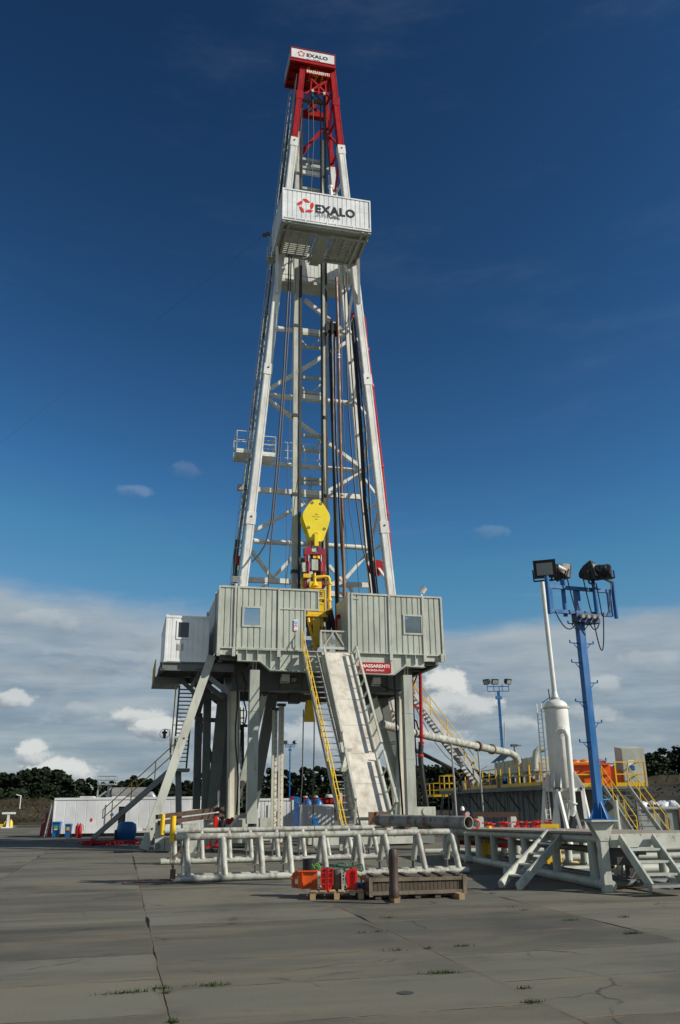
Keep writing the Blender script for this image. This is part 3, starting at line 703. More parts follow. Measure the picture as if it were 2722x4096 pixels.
w_ = build('window_frame', wf, LGREY, wl); build('pane', MB().rbox(U0 + .03, U1 - .03, -.01, .0, Z0 + .03, Z1 - .03), PANE, w_)
# safety sign on the wall
s0 = at_v(1177, 2523, -.075); u0, _, z0 = uvz(s0); u1, _, z1 = uvz(at_v(1193, 2479, -.075))
sg = thing('safety_sign', 'white safety sign with a blue disc above a red ring on the wind wall', 'safety sign', W((u0 + u1) / 2, -.07, z0))
build('plate', MB().rbox(u0, u1, -.066, -.058, z0, z1), SIGNWHITE, sg)
cu0 = (u0 + u1) / 2; rr = (u1 - u0) * .44; zc1, zc2 = z1 - (z1 - z0) * .24, z0 + (z1 - z0) * .40
build('blue_disc', MB().lathe(W(cu0, -.066, zc1), N, [(rr, 0), (rr, .003), (0, .003)], 20), mat('sign_blue', (.02, .16, .55), .5, dirt=0), sg)
build('helmet_mark', MB().lathe(W(cu0, -.0695, zc1), N, [(rr * .5, 0), (rr * .5, .002), (0, .002)], 12), SIGNWHITE, sg)
mb = MB(); mb.pipe(W(cu0, -.066, zc2), W(cu0, -.070, zc2), rr * .95, rr * .76, 20); mb.beam(W(cu0 - rr * .6, -.068, zc2 + rr * .6), W(cu0 + rr * .6, -.068, zc2 - rr * .6), rr * .16, .004, N); build('red_ring', mb, LOGORED, sg)
mb = MB(); mb.rbox(u0 + .02, u1 - .02, -.069, -.066, z0 + .02, z0 + .06); build('red_caption', mb, LOGORED, sg); mb = MB(); mb.rbox(u0 + .02, u1 - .02, -.069, -.066, (z0 + z1) / 2 - .02, (z0 + z1) / 2 + .03); build('blue_caption', mb, MATS['sign_blue'], sg)
# right wall
wr = thing('wind_wall', 'right grey ribbed wind wall with a square window near its outer end', 'wind wall', W(6.7, 0, 8.3), 'wind walls of the drill floor')
ZT2, ZB2 = 11.12, 8.29; UL, UR = 4.50, 8.95
h0 = uvz(at_v(1619, 2534, -.02)); h1 = uvz(at_v(1686, 2465, -.02))
mb = MB(); mb.sheet(W(UL, -.02, ZB2), EU, UR - UL, ZT2 - ZB2, N, .275, .035, [(h0[0] - UL, h1[0] - UL, h0[2] - ZB2, h1[2] - ZB2)], flat=.78)
mb.rbox(UL + .02, h0[0] - .02, .02, .05, ZB2, ZT2); mb.rbox(h1[0] + .02, UR - .02, .02, .05, ZB2, ZT2); mb.rbox(h0[0], h1[0], .02, .05, ZB2, h0[2]); mb.rbox(h0[0], h1[0], .02, .05, h1[2], ZT2)
build('wall_panel', mb, GREY, wr)
mb = MB(); mb.rbox(UL - .02, UR + .04, -.06, .07, ZT2 - .06, ZT2 + .02); mb.rbox(UL - .02, UR + .04, -.06, .07, ZB2 - .02, ZB2 + .04); mb.rbox(UL - .02, UL + .06, -.065, .08, ZB2 + .04, ZT2 - .06); mb.rbox(UR - .04, UR + .05, -.07, .08, ZB2 + .04, ZT2 - .06); mb.rbox(UR + .05, UR + .1, -.06, .03, ZB2 - .25, ZB2 + .1)
for u in (6.34, 8.02): mb.rbox(u - .05, u + .05, -.075, .0, ZB2 - .28, ZT2 + .02)
mb.rbox(UL + .06, UL + .35, -.05, -.02, ZT2 - .28, ZT2 - .22); build('wall_frame', mb, LGREY, wr)
wf = MB(); U0, U1, Z0, Z1 = h0[0], h1[0], h0[2], h1[2]
for a in ((U0 - .05, U0 + .03, Z0 - .05, Z1 + .05), (U1 - .03, U1 + .05, Z0 - .05, Z1 + .05), (U0 + .03, U1 - .03, Z0 - .05, Z0 + .03), (U0 + .03, U1 - .03, Z1 - .03, Z1 + .05)): wf.rbox(a[0], a[1], -.06, .04, a[2], a[3])
w_ = build('window_frame', wf, LGREY, wr); build('pane', MB().rbox(U0 + .03, U1 - .03, -.01, .0, Z0 + .03, Z1 - .03), PANE, w_)
mb = MB(); mb.sheet(W(4.36, .0, ZB2), EV, 2.3, ZT2 - ZB2, -EU, .275, .03); mb.rbox(4.32, 4.44, -.02, .1, ZB2, ZT2 + .03); mb.rbox(4.33, 4.40, 2.25, 2.35, ZB2, ZT2); build('return_panel', mb, GREY, wr)
mb = MB(); mb.sheet(W(UR, .1, ZB2), EV, 7.0, ZT2 - ZB2, EU, .275, .035); build('side_panel', mb, GREY, wr)
box_ = MB(); box_.rbox(-.25, .55, 1.2, 1.9, 8.37, 9.62); single('white_cabinet', 'white cabinet just visible through the left wind wall window', 'cabinet', box_, CLEANWHITE)
# left side walls going back
mb = MB(); mb.sheet(W(-1.68, 1.45, ZB), -EV, 1.4, ZT - ZB, -EU, .27, .035); mb.sheet(W(-1.68, 5.3, ZB), -EV, 3.8, 2.75, -EU, .27, .035); mb.sheet(W(-1.7, 7.2, ZB - .2), -EV, 1.9, 2.9, -EU, .27, .035); mb.rbox(-1.74, -1.62, 1.40, 1.52, ZB, ZT + .05); mb.rbox(-1.78, -1.64, 5.26, 5.36, ZB - .1, ZT - .1); build('side_panel', mb, GREY, wl)
mb = MB(); mb.sheet(W(8.9, 7.2, ZB), -EU, 3.0, 2.2, EV, .27, .035); mb.rbox(-1.6, 8.9, 7.1, 7.15, ZB, 8.7); build('rear_panel', mb, GREY, wl)
# brand plate on the girder
a, b = uvz(at_v(1438, 2690, -.16)), uvz(at_v(1565, 2652, -.16))
ms = thing('maker_sign', 'red plate with white lettering fixed to the floor girder', 'sign', W((a[0] + b[0]) / 2, -.15, a[2]))
build('plate', MB().rbox(a[0], b[0], -.165, -.14, a[2], b[2]), RED, ms)
hh = b[2] - a[2]; ww = b[0] - a[0]
build('lettering', text_mesh('MASSARENTI', W(a[0] + ww * .07, -.165, a[2] + hh * .50), EU, EZ, hh * .32, .008, ww * .87, .018), SIGNWHITE, ms)
build('small_lettering', text_mesh('PIACENZA-ITALY', W(a[0] + ww * .22, -.165, a[2] + hh * .16), EU, EZ, hh * .17, .008, ww * .56, .012), SIGNWHITE, ms)
# mesh gate at the head of the ramp
g = thing('ramp_gate', 'low mesh gate with crossed bars at the head of the ramp', 'gate', W(3.6, .1, 8.36))
a, b = at_v(1282, 2596, .12), at_v(1388, 2524, .12); ua, _, za = uvz(a); ub, _, zb = uvz(b)
mb = MB(); mb.rbox(ua, ub, .09, .15, zb - .07, zb); mb.rbox(ua, ub, .09, .15, za, za + .12); mb.rbox(ua, ua + .06, .09, .15, za + .12, zb - .07); mb.rbox(ub - .06, ub, .09, .15, za + .12, zb - .07)
um = (ua + ub) / 2; mb.beam(W(ua + .15, .12, za + .12), W(um, .12, zb - .07), .05, .04, EV); mb.beam(W(ub - .1, .12, za + .12), W(um + .1, .12, zb - .07), .05, .04, EV); build('gate_frame', mb, LGREY, g)
mb = MB()
for i in range(1, 46): u = ua + (ub - ua) * i / 46; mb.rbox(u - .004, u + .004, .155, .16, za, zb)
for i in range(1, 34): z = za + (zb - za) * i / 34; mb.rbox(ua, ub, .16, .165, z - .004, z + .004)
build('wire_mesh', mb, GREY, g)
# floodlights
def flood(name, label, c, size, aim, m, glass=True, group='floodlights on the rig', yoke=None):
    t = thing(name, label, 'floodlight', c, group); c = Vector(c); d, q, up = frame(Vector(aim)); w, h, dp_ = size
    mb = MB(); mb.box(c, (dp_ * .35, w, h), (d, q, up))
    back = [(c - d * dp_ * .17 + q * sx * w / 2 * k1 + up * sz * h / 2 * k1 - d * e) for (e, k1) in ((0, .98), (dp_ * .35, .8), (dp_ * .6, .45)) for (sx, sz) in ((-1, -1), (1, -1), (1, 1), (-1, 1))]
    fs = [];
    for r in range(2):
        for i in range(4): fs.append((r * 4 + i, r * 4 + (i + 1) % 4, r * 4 + 4 + (i + 1) % 4, r * 4 + 4 + i))
    fs.append((8, 9, 10, 11)); mb.add(back, fs); build('housing', mb, m, t)
    if glass: build('glass', MB().box(c + d * (dp_ * .175 + .006), (.012, w * .8, h * .72), (d, q, up)), LAMPGLASS, t)
    y = MB(); y.beam(c - q * (w / 2 + .03), c - q * (w / 2 + .03) - up * h * .75, .03); y.beam(c + q * (w / 2 + .03), c + q * (w / 2 + .03) - up * h * .75, .03); y.beam(c - q * (w / 2 + .03) - up * h * .75, c + q * (w / 2 + .03) - up * h * .75, .03)
    if yoke is not None: y.beam(c - up * h * .75, Vector(yoke), .05)
    build('yoke', y, DARK if m is BLACK else m, t); return t
flood('floodlight', 'white floodlight under the drill floor left of the front stair', at_v(1142, 2710, 1.2), (.36, .34, .35), -EV - EZ * .5, WHITE, False)
flood('floodlight', 'black floodlight under the drill floor beside the white one', at_v(1176, 2718, 1.4), (.30, .26, .25), -EV - EZ * .4, BLACK)
flood('floodlight', 'white floodlight under the drill floor below the red maker plate', at_v(1507, 2722, 1.2), (.36, .34, .35), -EV - EZ * .5, WHITE, False)
flood('floodlight', 'white floodlight on top of the left wind wall', at_v(948, 2316, .15), (.38, .26, .3), -EV * 1 - EU * .3 - EZ * .35, WHITE, False, yoke=W(-.92, .05, 11.15))
flood('floodlight', 'white floodlight on top of the right wind wall', at_v(1697, 2361, .15), (.48, .30, .3), -EV * .3 + EU * .6 - EZ * .5, WHITE, False, yoke=W(8.05, .05, 11.1))
# white cabin
cb = thing('cabin', 'small white site cabin carried beside the drill floor', 'cabin', W(-3.1, 2, 7.85))
CV, CU0, CU1, CZ0, CZ1 = .95, -3.95, -2.0, 7.84, 9.92
a = uvz(at_v(710, 2552, CV)); b = uvz(at_v(761, 2488, CV)); 
mb = MB(); mb.sheet(W(CU0 + .05, CV, CZ0 + .08), EU, CU1 - CU0 - .1, CZ1 - CZ0 - .16, N, .24, .022, [(a[0] - CU0 - .05, b[0] - CU0 - .05, a[2] - CZ0 - .08, b[2] - CZ0 - .08)], flat=.85)
mb.sheet(W(CU0, 5.9, CZ0 + .08), -EV, 4.9, CZ1 - CZ0 - .16, -EU, .24, .03); mb.rbox(CU0 + .04, CU1, CV + .05, 5.9, CZ1 - .06, CZ1 - .03); mb.rbox(CU0 + .04, CU1, CV + .05, 5.9, CZ0, CZ0 + .05); mb.sheet(W(CU1, CV, CZ0 + .08), EV, 4.9, CZ1 - CZ0 - .16, EU, .24, .03); build('cabin_shell', mb, CLEANWHITE, cb)
mb = MB()
for z in (CZ0, CZ1 - .09): mb.rbox(CU0, CU1, CV - .02, CV + .07, z, z + .1); mb.rbox(CU0 - .02, CU0 + .07, CV + .08, 5.9, z, z + .1)
for u in (CU0, CU1 - .09): mb.rbox(u, u + .09, CV - .015, CV + .075, CZ0 + .1, CZ1 - .09)
for u in (CU0 - .02, CU1 - .1):
    for z in (CZ0 - .02, CZ1 - .08): mb.rbox(u, u + .13, CV - .03, CV + .1, z, z + .12)
build('cabin_frame', mb, CLEANWHITE, cb)
wf = MB()
for q in ((a[0] - .05, a[0] + .03, a[2] - .05, b[2] + .05), (b[0] - .03, b[0] + .05, a[2] - .05, b[2] + .05), (a[0] + .03, b[0] - .03, a[2] - .05, a[2] + .03), (a[0] + .03, b[0] - .03, b[2] - .03, b[2] + .05)): wf.rbox(q[0], q[1], CV - .03, CV + .05, q[2], q[3])
w_ = build('window_frame', wf, CLEANWHITE, cb); build('pane', MB().rbox(a[0] + .03, b[0] - .03, CV + .0, CV + .012, a[2] + .03, b[2] - .03), DARKPANE, w_)
va, vb_ = uvz(at_v(709, 2599, CV)), uvz(at_v(733, 2576, CV)); mb = MB()
for i in range(5): z = va[2] + (vb_[2] - va[2]) * i / 5; mb.rbox(va[0], vb_[0], CV - .03, CV, z, z + (vb_[2] - va[2]) / 5 * .6)
mb.rbox(va[0] - .02, vb_[0] + .02, CV - .012, CV - .004, va[2] - .02, vb_[2] + .02); build('vent_grille', mb, LGREY, cb)

# ------------------------------------------------------------------ stairs, ramp
def rail(mb, pts, r=.024, n=7): mb.path(pts, r, n) if len(pts) > 2 else mb.tube(pts[0], pts[1], r, n)
def stair(name, label, T, B, wdir, width, n, m, tread_m, hand=(), hm=None, group=None, sw=.045, sh=.26, td=.24, loc=None, railh=1.0, posts=4, tth=.035, up0=.0):
    """T, B: top and bottom of the left stringer line; wdir: unit across; hand: which sides carry a handrail (0 left, 1 right)"""
    T, B = Vector(T), Vector(B); t = thing(name, label, 'stairs', loc if loc is not None else B, group)
    for k in (0, 1):
        o = wdir * (width * k); build('stringer', MB().beam(T + o, B + o, sw, sh, EZ), m, t)
    run = (B - T); run.z = 0; rd = run.normalized(); mb = MB()
    for i in range(1, n): p = lerp(T, B, i / n) + wdir * (width / 2); mb.box(p, (width - sw, td, tth), (wdir, rd, EZ))
    build('treads', mb, tread_m, t)
    for k in hand:
        o = wdir * (width * k + (-.03 if k == 0 else .03)); mb = MB()
        for hgt in (railh, railh * .5): rail(mb, [T + o + EZ * hgt, B + o + EZ * (hgt + up0)])
        for i in range(posts + 1): p = lerp(T, B, min(.985, max(.015, i / posts))) + o; mb.tube(p - EZ * .02, p + EZ * railh, .024, 7)
        build('handrail', mb, hm or YELLOW, t)
    return t
front = stair('steel_stair', 'steep steel stair with yellow handrail left of the white ramp', W(2.15, -.2, 8.22), W(2.32, -7.25, .05), EU, .62, 33, GALV, GALV, (0,), YELLOW, td=.2, posts=8, sh=.24)
RT, RB = W(3.17, -.2, 8.26), W(2.97, -6.5, 1.28); RW = 1.16
rs = (RB - RT).normalized(); rn = EU.cross(rs).normalized()
if rn.z < 0: rn = -rn
rp = thing('pipe_ramp', 'long white rust-stained ramp sloping from the drill floor to the catwalk', 'ramp', W(3.6, -3.3, 1.1))
mb = MB(); mb.box((RT + RB) / 2 + EU * RW / 2 - rn * .06, ((RB - RT).length, RW, .12), (rs, EU, rn)); build('ramp_deck', mb, RAMPW, rp)
mb = MB()
for i in range(1, 6): p = lerp(RT, RB, i / 6) + EU * RW / 2; mb.box(p + rn * .001, (.012, RW - .02, .004), (rs, EU, rn))
build('plate_seams', mb, SLATE, rp)
mb = MB(); mb.box(lerp(RT, RB, 1.045) + EU * (RW / 2) - rn * .02 + EZ * 0, (.55, RW * .98, .03), (rs, EU, rn)); build('ramp_toe', mb, LGREY, rp)
mb = MB()
for u in (-.1, RW + .1): mb.beam(RT + EU * u - rn * .18, RB + EU * u - rn * .18, .1, .34, rn)
build('side_beam', mb, GREY, rp)
for side, segs in ((0, ((.02, .60), (.70, .96))), (1, ((.02, .66), (.71, .98)))):
    for a, b in segs:
        e = EU * (-.04 if side == 0 else RW + .04); o = EU * (-.12 if side == 0 else .17); mb = MB()
        P, Q = lerp(RT, RB, a) + e, lerp(RT, RB, b) + e
        mb.tube(P + rn * .05, Q + rn * .05, .055, 8); h = rn * .50 + o
        mb.beam(P + h, Q + h, .085, .085, rn); n = max(3, int((Q - P).length / .68))
        for i in range(n + 1): p = lerp(P, Q, i / n); mb.beam(p + rn * .03, lerp(P, Q, min(1, i / n + .0)) + h - rs * .10, .06, .045, rs)
        build('ramp_rail', mb, LGREY, rp)
mb = MB()
for k, u in ((0, -.16), (1, RW + .2)): q = lerp(RT, RB, .97) + EU * u; mb.beam(q + rn * .45, q - EZ * .9, .07, .07)
pieces('rail_foot', mb, LGREY, rp)
# bracket sticking out at the left edge of the ramp
mb = MB(); q = at_v(1392, 3000, -4.6); mb.beam(q, at_v(1372, 3085, -4.9), .16, .22, EV); mb.box(q, (.26, .3, .1)); mb.box(at_v(1378, 3078, -4.9), (.3, .3, .16)); build('hinge_bracket', mb, LGREY, rp)
mb = MB(); mb.beam(W(2.9, -4.9, 0), W(2.9, -4.9, 3.0), .14); mb.beam(W(2.5, -5.6, 0), W(2.5, -5.6, 2.2), .12); build('prop_leg', mb, LGREY, rp)

# back stair on the right with two yellow rails
A, B = at_v(1655, 2768, 6.0), at_v(1925, 3130, 7.5)
back = stair('steel_stair', 'long grey stair with double yellow handrails going down behind the rig', A, B, EV, .95, 26, GALV, GALV, (0, 1), YELLOW, railh=.95, posts=4, sh=.26, td=.24)
# left stair from the cabin walkway down to a landing, then on to the ground
ls = thing('ladder_stair', 'dark narrow stair climbing to the walkway below the white cabin', 'stairs', W(-4, 3.2, 2.6))
TL, TR, BL, BR = at_v(719, 2742, 3.0), at_v(774, 2766, 3.0), at_v(694, 3062, 3.3), at_v(746, 3072, 3.3)
for p, q in ((TL, BL), (TR, BR)): build('stringer', MB().beam(p, q, .07, .22, EV), DARK, ls)
mb = MB()
for i in range(1, 20): t_ = i / 20; a, b = lerp(TL, BL, t_), lerp(TR, BR, t_); b = Vector((b.x, b.y, a.z)); mb.beam(a, b, .2, .04)
build('treads', mb, SLATE, ls)
mb = MB(); o = -EU * .16; mb.tube(TL + o, BL + o + EZ * .3, .03, 7); mb.tube(lerp(TL, BL, .5) + o, lerp(TL, BL, .5), .02, 6); mb.tube(BL + o + EZ * .3, BL, .03, 7); build('handrail', mb, YELLOW, ls)
mb = MB(); a, b = at_v(690, 3075, 3.2), at_v(757, 3075, 3.2); ua, _, z = uvz(a); ub = uvz(b)[0]; mb.rbox(ua, ub, 2.7, 3.7, z - .14, z); lz = z; build('landing', mb, SLATE, ls)
mb = MB(); mb.beam(at_v(714, 3082, 3.2), at_v(716, 3300, 3.2), .26, .26, EV); mb.beam(at_v(682, 3170, 3.2), at_v(746, 3170, 3.2), .06, .1); build('landing_post', mb, SLATE, ls)
A = W(ua, 2.7, lz); B = at_z(368, 3358, .05)
low = thing('stair', 'grey stair with yellow handrail running down in front of the white container', 'stairs', B)
wd_ = EV
for k in (0, 1): build('stringer', MB().beam(A + wd_ * .9 * k, B + wd_ * .9 * k, .06, .30, EZ), SLATE, low)
mb = MB(); rd = (B - A); rd.z = 0; rd.normalize()
for i in range(1, 13): mb.box(lerp(A, B, i / 13) + wd_ * .45, (.86, .24, .03), (wd_, rd, EZ))
build('treads', mb, GALV, low)
mb = MB(); o = -wd_ * .04
h0, h1 = lerp(A, B, .0) + o, lerp(A, B, .86) + o
for hg in (1.05, .62): mb.tube(h0 + EZ * hg, h1 + EZ * hg, .026, 7)
for t_ in (0, .2, .48, .73): p = lerp(A, B, t_) + o; mb.tube(p + EZ * .08, p + EZ * 1.05, .026, 7)
mb.tube(h1 + EZ * 1.05, h1 + EZ * .62, .026, 7); build('handrail', mb, YELLOW, low)
# old bracket lamp on the stair head
a = at_v(681, 3010, 3.2); b = at_v(681, 2918, 3.2); c = at_v(660, 2917, 3.2)
bl = thing('bracket_lamp', 'old black bracket lamp on a bent pole above the left stair', 'lamp', a)
build('lamp_pole', MB().path([a, b, c], .022, 6), DARK, bl); mb = MB(); mb.lathe(c - EZ * .02, -EZ, [(.03, 0), (.05, .06), (.13, .1), (.14, .16), (.07, .18), (.07, .34), (.03, .38)], 12); build('lamp_shade', mb, DARK, bl)
build('guard', MB().path(arc(c - EZ * .2, EU, EZ, .21, 0, 6.28, 18), .012, 5), DARK, bl)

# ------------------------------------------------------------------ mast
MC, FV = 3.58, 3.0
def hw(z): return 3.82 - (z - 12) * .0845
def rv_(z): return 5.3 - (z - 12) * .026
def hr(z): return hw(z) - .30 + (z - 12) * .004
mast = thing('drilling_mast', 'tall white and red lattice drilling mast rising above the drill floor', 'mast', W(MC, 4, 8.4))
def mp_(name, mb, m=WHITE):
    return build(name, mb, m, mast)
FL = lambda s, z: W(MC + s * hw(z), FV, z)
RL = lambda s, z: W(MC + s * hr(z), rv_(z), z)
ZS = 39.75
for s in (-1, 1):
    for f, nm, wd0 in ((FL, 'front_leg', .40), (RL, 'rear_leg', .32)):
        for z0, z1, m in ((8.5, ZS, WHITE), (ZS, 45.9, RED)):
            mb = MB(); mb.beam(f(s, z0), f(s, z1), wd0 * (.92 if m is RED else 1), wd0, EV); lg = mp_(nm, mb, m)
            if nm == 'front_leg':
                k = MB(); a, b = f(s, z0), f(s, z1); k.beam(a + EU * s * wd0 * .36 - EV * (wd0 / 2 - .012), b + EU * s * wd0 * .36 - EV * (wd0 / 2 - .012), .05, .05, EV); k.beam(a - EU * s * wd0 * .36 - EV * (wd0 / 2 - .012), b - EU * s * wd0 * .36 - EV * (wd0 / 2 - .012), .05, .05, EV); build('leg_edge', k, m, lg)
    mb = MB()
    for z in (15.5, 24.1, 39.75): p, d = FL(s, z), (FL(s, z + 1) - FL(s, z - 1)).normalized(); mb.beam(p - d * .35, p + d * .3, .47, .46, EV)
    c = pieces('leg_splice', mb, WHITE, mast)[0]
    mb = MB()
    for z in (15.5, 24.1, 39.75): p = FL(s, z); mb.tube(p - EV * .26 + EZ * .06, p - EV * .2 + EZ * .06, .05, 10)
    pieces('splice_pin', mb, DARK, mast)
    mb = MB(); p = FL(s, 43.4); mb.beam(p - EZ * .3, p + EZ * .3, .44, .44, EV); mp_('leg_splice', mb, RED)
# girts of the back face, traced heights
for (a, b, w, rnd_, m) in (((1103, 1318), (1391, 1358), .30, 1, WHITE), ((1070, 1580), (1424, 1622), .30, 1, WHITE), ((1042, 1850), (1445, 1886), .28, 1, WHITE), ((1034, 1955), (1457, 1993), .27, 0, WHITE), ((1010, 2160), (1470, 2190), .28, 1, WHITE), ((990, 2315), (1490, 2340), .26, 0, WHITE), ((1190, 680), (1330, 704), .22, 0, GREY), ((1207, 483), (1298, 501), .36, 0, RED)):
    za, zb = uvz(at_v(*a, rv_(20)))[2], uvz(at_v(*b, rv_(20)))[2]; z = (za + zb) / 2; mb = MB(); A, B = RL(-1, z), RL(1, z)
    (mb.tube(A, B, w / 2, 12) if rnd_ else mb.beam(A, B, w, w)); mp_('girt', mb, m)
mb = MB(); mb.beam(at_v(950, 1950, 5.2), at_v(990, 1953, 5.2), .3, .3); mp_('stub_beam', mb, GREY)
mb = MB(); mb.beam(at_v(1318, 2455 - 80, 5.2), at_v(1500, 2395, 5.2), .28, .28); mp_('girt', mb, WHITE)
# diagonals of the back face
for a, b, w, m in (((1221, 1200), (1390, 1340), .24, WHITE), ((1392, 1368), (1073, 1560), .24, WHITE), ((1071, 1598), (1441, 1868), .24, WHITE), ((1441, 1895), (1010, 2128), .22, WHITE), ((1003, 2198), (1088, 2312), .22, WHITE), ((1176, 2226), (1092, 2312), .22, WHITE), ((1472, 2212), (1383, 2315), .22, WHITE), ((1316, 2262), (1380, 2335), .20, WHITE), ((1085, 2318), (1050, 2350), .18, WHITE), ((1388, 2328), (1412, 2370), .18, WHITE), ((1219, 597), (1300, 512), .24, RED), ((1186, 650), (1222, 600), .22, RED), ((1207, 455), (1275, 415), .16, RED), ((1235, 410), (1300, 475), .16, RED)):
    zz = max(uvz(at_v(*a, 5))[2], 12); mp_('diagonal_brace', MB().beam(at_v(*a, rv_(zz) - .02), at_v(*b, rv_(zz) - .02), w * .8, w, EV), m)
# side faces: zigzag lacing between front and back leg
for s in (-1, 1):
    z = 12.4; k = 0; pitch = 2.3
    while z < 45:
        z1 = min(z + pitch, 45.6); m = WHITE if z1 < ZS else RED
        a, b = (FL(s, z), RL(s, z1)) if k % 2 == 0 else (RL(s, z), FL(s, z1)); mp_('side_lacing', MB().beam(a, b, .11, .13, EU), m)
        mp_('side_lacing', MB().beam(FL(s, z1), RL(s, z1), .10, .12, EU), m); z = z1; k += 1
# guide rails for the travelling block
for nm, u, w, v, z0, z1, m in (('rail_beam', 2.44, .27, 3.62, 8.4, 41.2, LGREY), ('guide_rail', 2.68, .13, 3.5, 16.9 * 0 + 8.4, 44.3, DARK), ('rail_beam', 4.03, .13, 3.50, 8.4, 40.8, LGREY), ('guide_rail', 4.17, .13, 3.52, 8.4, 44.4, DARK), ('guide_rail', 3.93, .05, 3.60, 14, 44.0, DARK)):
    mb = MB(); mb.rbox(u - w / 2, u + w / 2, v - w * .5, v + .16, z0, z1); g = mp_(nm, mb, m)
    if nm == 'rail_beam':
        k = MB()
        for z in (13.0, 17.2, 21.8, 27.4, 33.0, 38.0): k.rbox(u - w / 2 - .03, u + w / 2 + .03, v - w * .5 - .03, v + .19, z - .09, z + .09)
        pieces('rail_clamp', k, DARK, g)
# small frames between the rails
for y, kind in ((643, 1), (676, 1), (695, 2), (759, 1), (1327, 2), (1340, 1), (1391, 1), (1514, 1), (1573, 1), (1590, 2), (1745, 1), (1804, 1), (1918, 1), (1935, 1), (1972, 2), (1986, 1), (2075, 1), (2240, 1)):
    z = uvz(at_v(1250, y, 4.0))[2]; mp_('rail_crossbar', MB().beam(W(2.5, 4.0, z), W(4.0, 4.0, z), .14, .16 if kind == 1 else .26), LGREY if kind == 1 else WHITE)
for y0, y1 in ((1352, 1388), (1535, 1570), (1765, 1802), (1990, 2025)):
    za, zb = uvz(at_v(1250, y0, 4.0))[2], uvz(at_v(1250, y1, 4.0))[2]; mb = MB(); mb.beam(W(2.6, 4.0, za), W(3.15, 4.0, zb), .08); mb.beam(W(3.95, 4.0, za), W(3.4, 4.0, zb), .08); mp_('knee_brace', mb, LGREY)
mb = MB(); mb.beam(W(3.3, 4.1, 15.5), W(3.3, 4.1, 18.6), .06); mb.beam(W(3.42, 4.1, 15.5), W(3.42, 4.1, 18.6), .06); mp_('cable_ladder', mb, LGREY)
# climbing ladder with cable trays up the left side
mb = MB(); lad = lambda o, v, z: W(MC - hw(z) - .28 - o, v, z)
for v in (3.25, 3.7): mb.beam(lad(0, v, 9), lad(0, v, 45.5), .06, .06)
for i in range(86): z = 9.5 + i * .42; mb.tube(lad(0, 3.25, z), lad(0, 3.7, z), .018, 5, cap=False)
mp_('climbing_ladder', mb, GREY)
mb = MB()
for i in range(18): z = 10 + i * 2.0; mb.path(arc(lad(.02, 3.47, z), -EU, EV, .32, -1.5, 1.5, 6), .02, 4)
for a_ in (-.9, 0, .9): mb.tube(lad(.02 + .32 * math.cos(a_), 3.47 + .32 * math.sin(a_), 10), lad(.02 + .32 * math.cos(a_), 3.47 + .32 * math.sin(a_), 44), .016, 4)
mp_('ladder_cage', mb, LGREY)
mb = MB()
for k, (o, v) in enumerate(((.06, 4.1), (.13, 4.3), (.1, 4.55))): mb.path([lad(o + .05 * math.sin(z * .6 + k), v, z) for z in range(10, 44, 2)], .04, 5)
mp_('cable_bundle', mb, BLACK)
# rest platforms at mid height
def platform(pts, z, h, m, open_side=None):
    mb = MB(); mb.prism([W(u, v, z - .08) for u, v in pts], EZ * .08); p = mp_('rest_platform', mb, m); r = MB(); n = len(pts)
    for i in range(n):
        if i == open_side: continue
        (ua, va), (ub, vb2) = pts[i], pts[(i + 1) % n]
        for hh_ in (h, h * .55): r.tube(W(ua, va, z + hh_), W(ub, vb2, z + hh_), .022, 6)
        r.tube(W(ua, va, z), W(ua, va, z + h), .022, 6); r.tube(W(ub, vb2, z), W(ub, vb2, z + h), .022, 6)
        r.rbox(min(ua, ub) - .01, max(ua, ub) + .01, min(va, vb2) - .01, max(va, vb2) + .01, z, z + .14)
    build('platform_rail', r, m, p)
zp = uvz(at_v(960, 1815, 3.6))[2]
platform([(uvz(at_v(943, 1815, 3.6))[0], 3.2), (uvz(at_v(1003, 1815, 3.6))[0], 3.2), (uvz(at_v(1003, 1815, 3.6))[0], 4.6), (uvz(at_v(943, 1815, 3.6))[0], 4.6)], zp, 1.15, WHITE, 1)
zp = uvz(at_v(1070, 1830, 3.9))[2]; ua, ub = uvz(at_v(1047, 1830, 3.9))[0], uvz(at_v(1098, 1830, 3.9))[0]
platform([(ua, 3.5), (ub, 3.5), (ub, 4.7), (ua, 4.7)], zp, 1.05, WHITE, 3)
mb = MB(); z = uvz(at_v(1150, 1830, 5.0))[2]
for dz_ in (0, .45, .95): mb.tube(W(MC - hr(z), 5.1, z + dz_), W(MC + .9, 5.1, z + dz_), .02, 6)
for u in (1.6, 2.3, 3.3, 4.1): mb.tube(W(u, 5.1, z - .3), W(u, 5.1, z + .95), .02, 6)
mp_('walkway_rail', mb, WHITE)
# standpipe and mud hose on the right leg
mb = MB(); mb.path([at_v(1412, 1295, 4.2), at_v(1411, 1256, 4.0), at_v(1424, 1251, 3.6), at_v(1452, 1256, 3.2)] + [at_v(x, y, 3.1) for x, y in ((1459, 1275), (1470, 1400), (1490, 1545), (1510, 1700), (1530, 1880), (1555, 2110), (1563, 2200))], .075, 9)
for x, y in ((1490, 1545), (1548, 2052), (1470, 1400), (1528, 1865)): q = at_v(x, y, 3.1); mb.tube(q - EZ * .1, q + EZ * .1, .12, 10)
mb.path([at_v(x, y, 3.15) for x, y in ((1563, 2200), (1566, 2235), (1570, 2290), (1568, 2365))], .06, 7); mp_('standpipe', mb, RED)
mb = MB(); q = at_v(1507, 2273, 4.3); mb.lathe(q + EV * .2, -EV, [(.0, 0), (.42, 0), (.42, .06), (.14, .08), (.14, .34), (.42, .36), (.42, .42), (.0, .42)], 20); mp_('hose_reel', mb, RED)
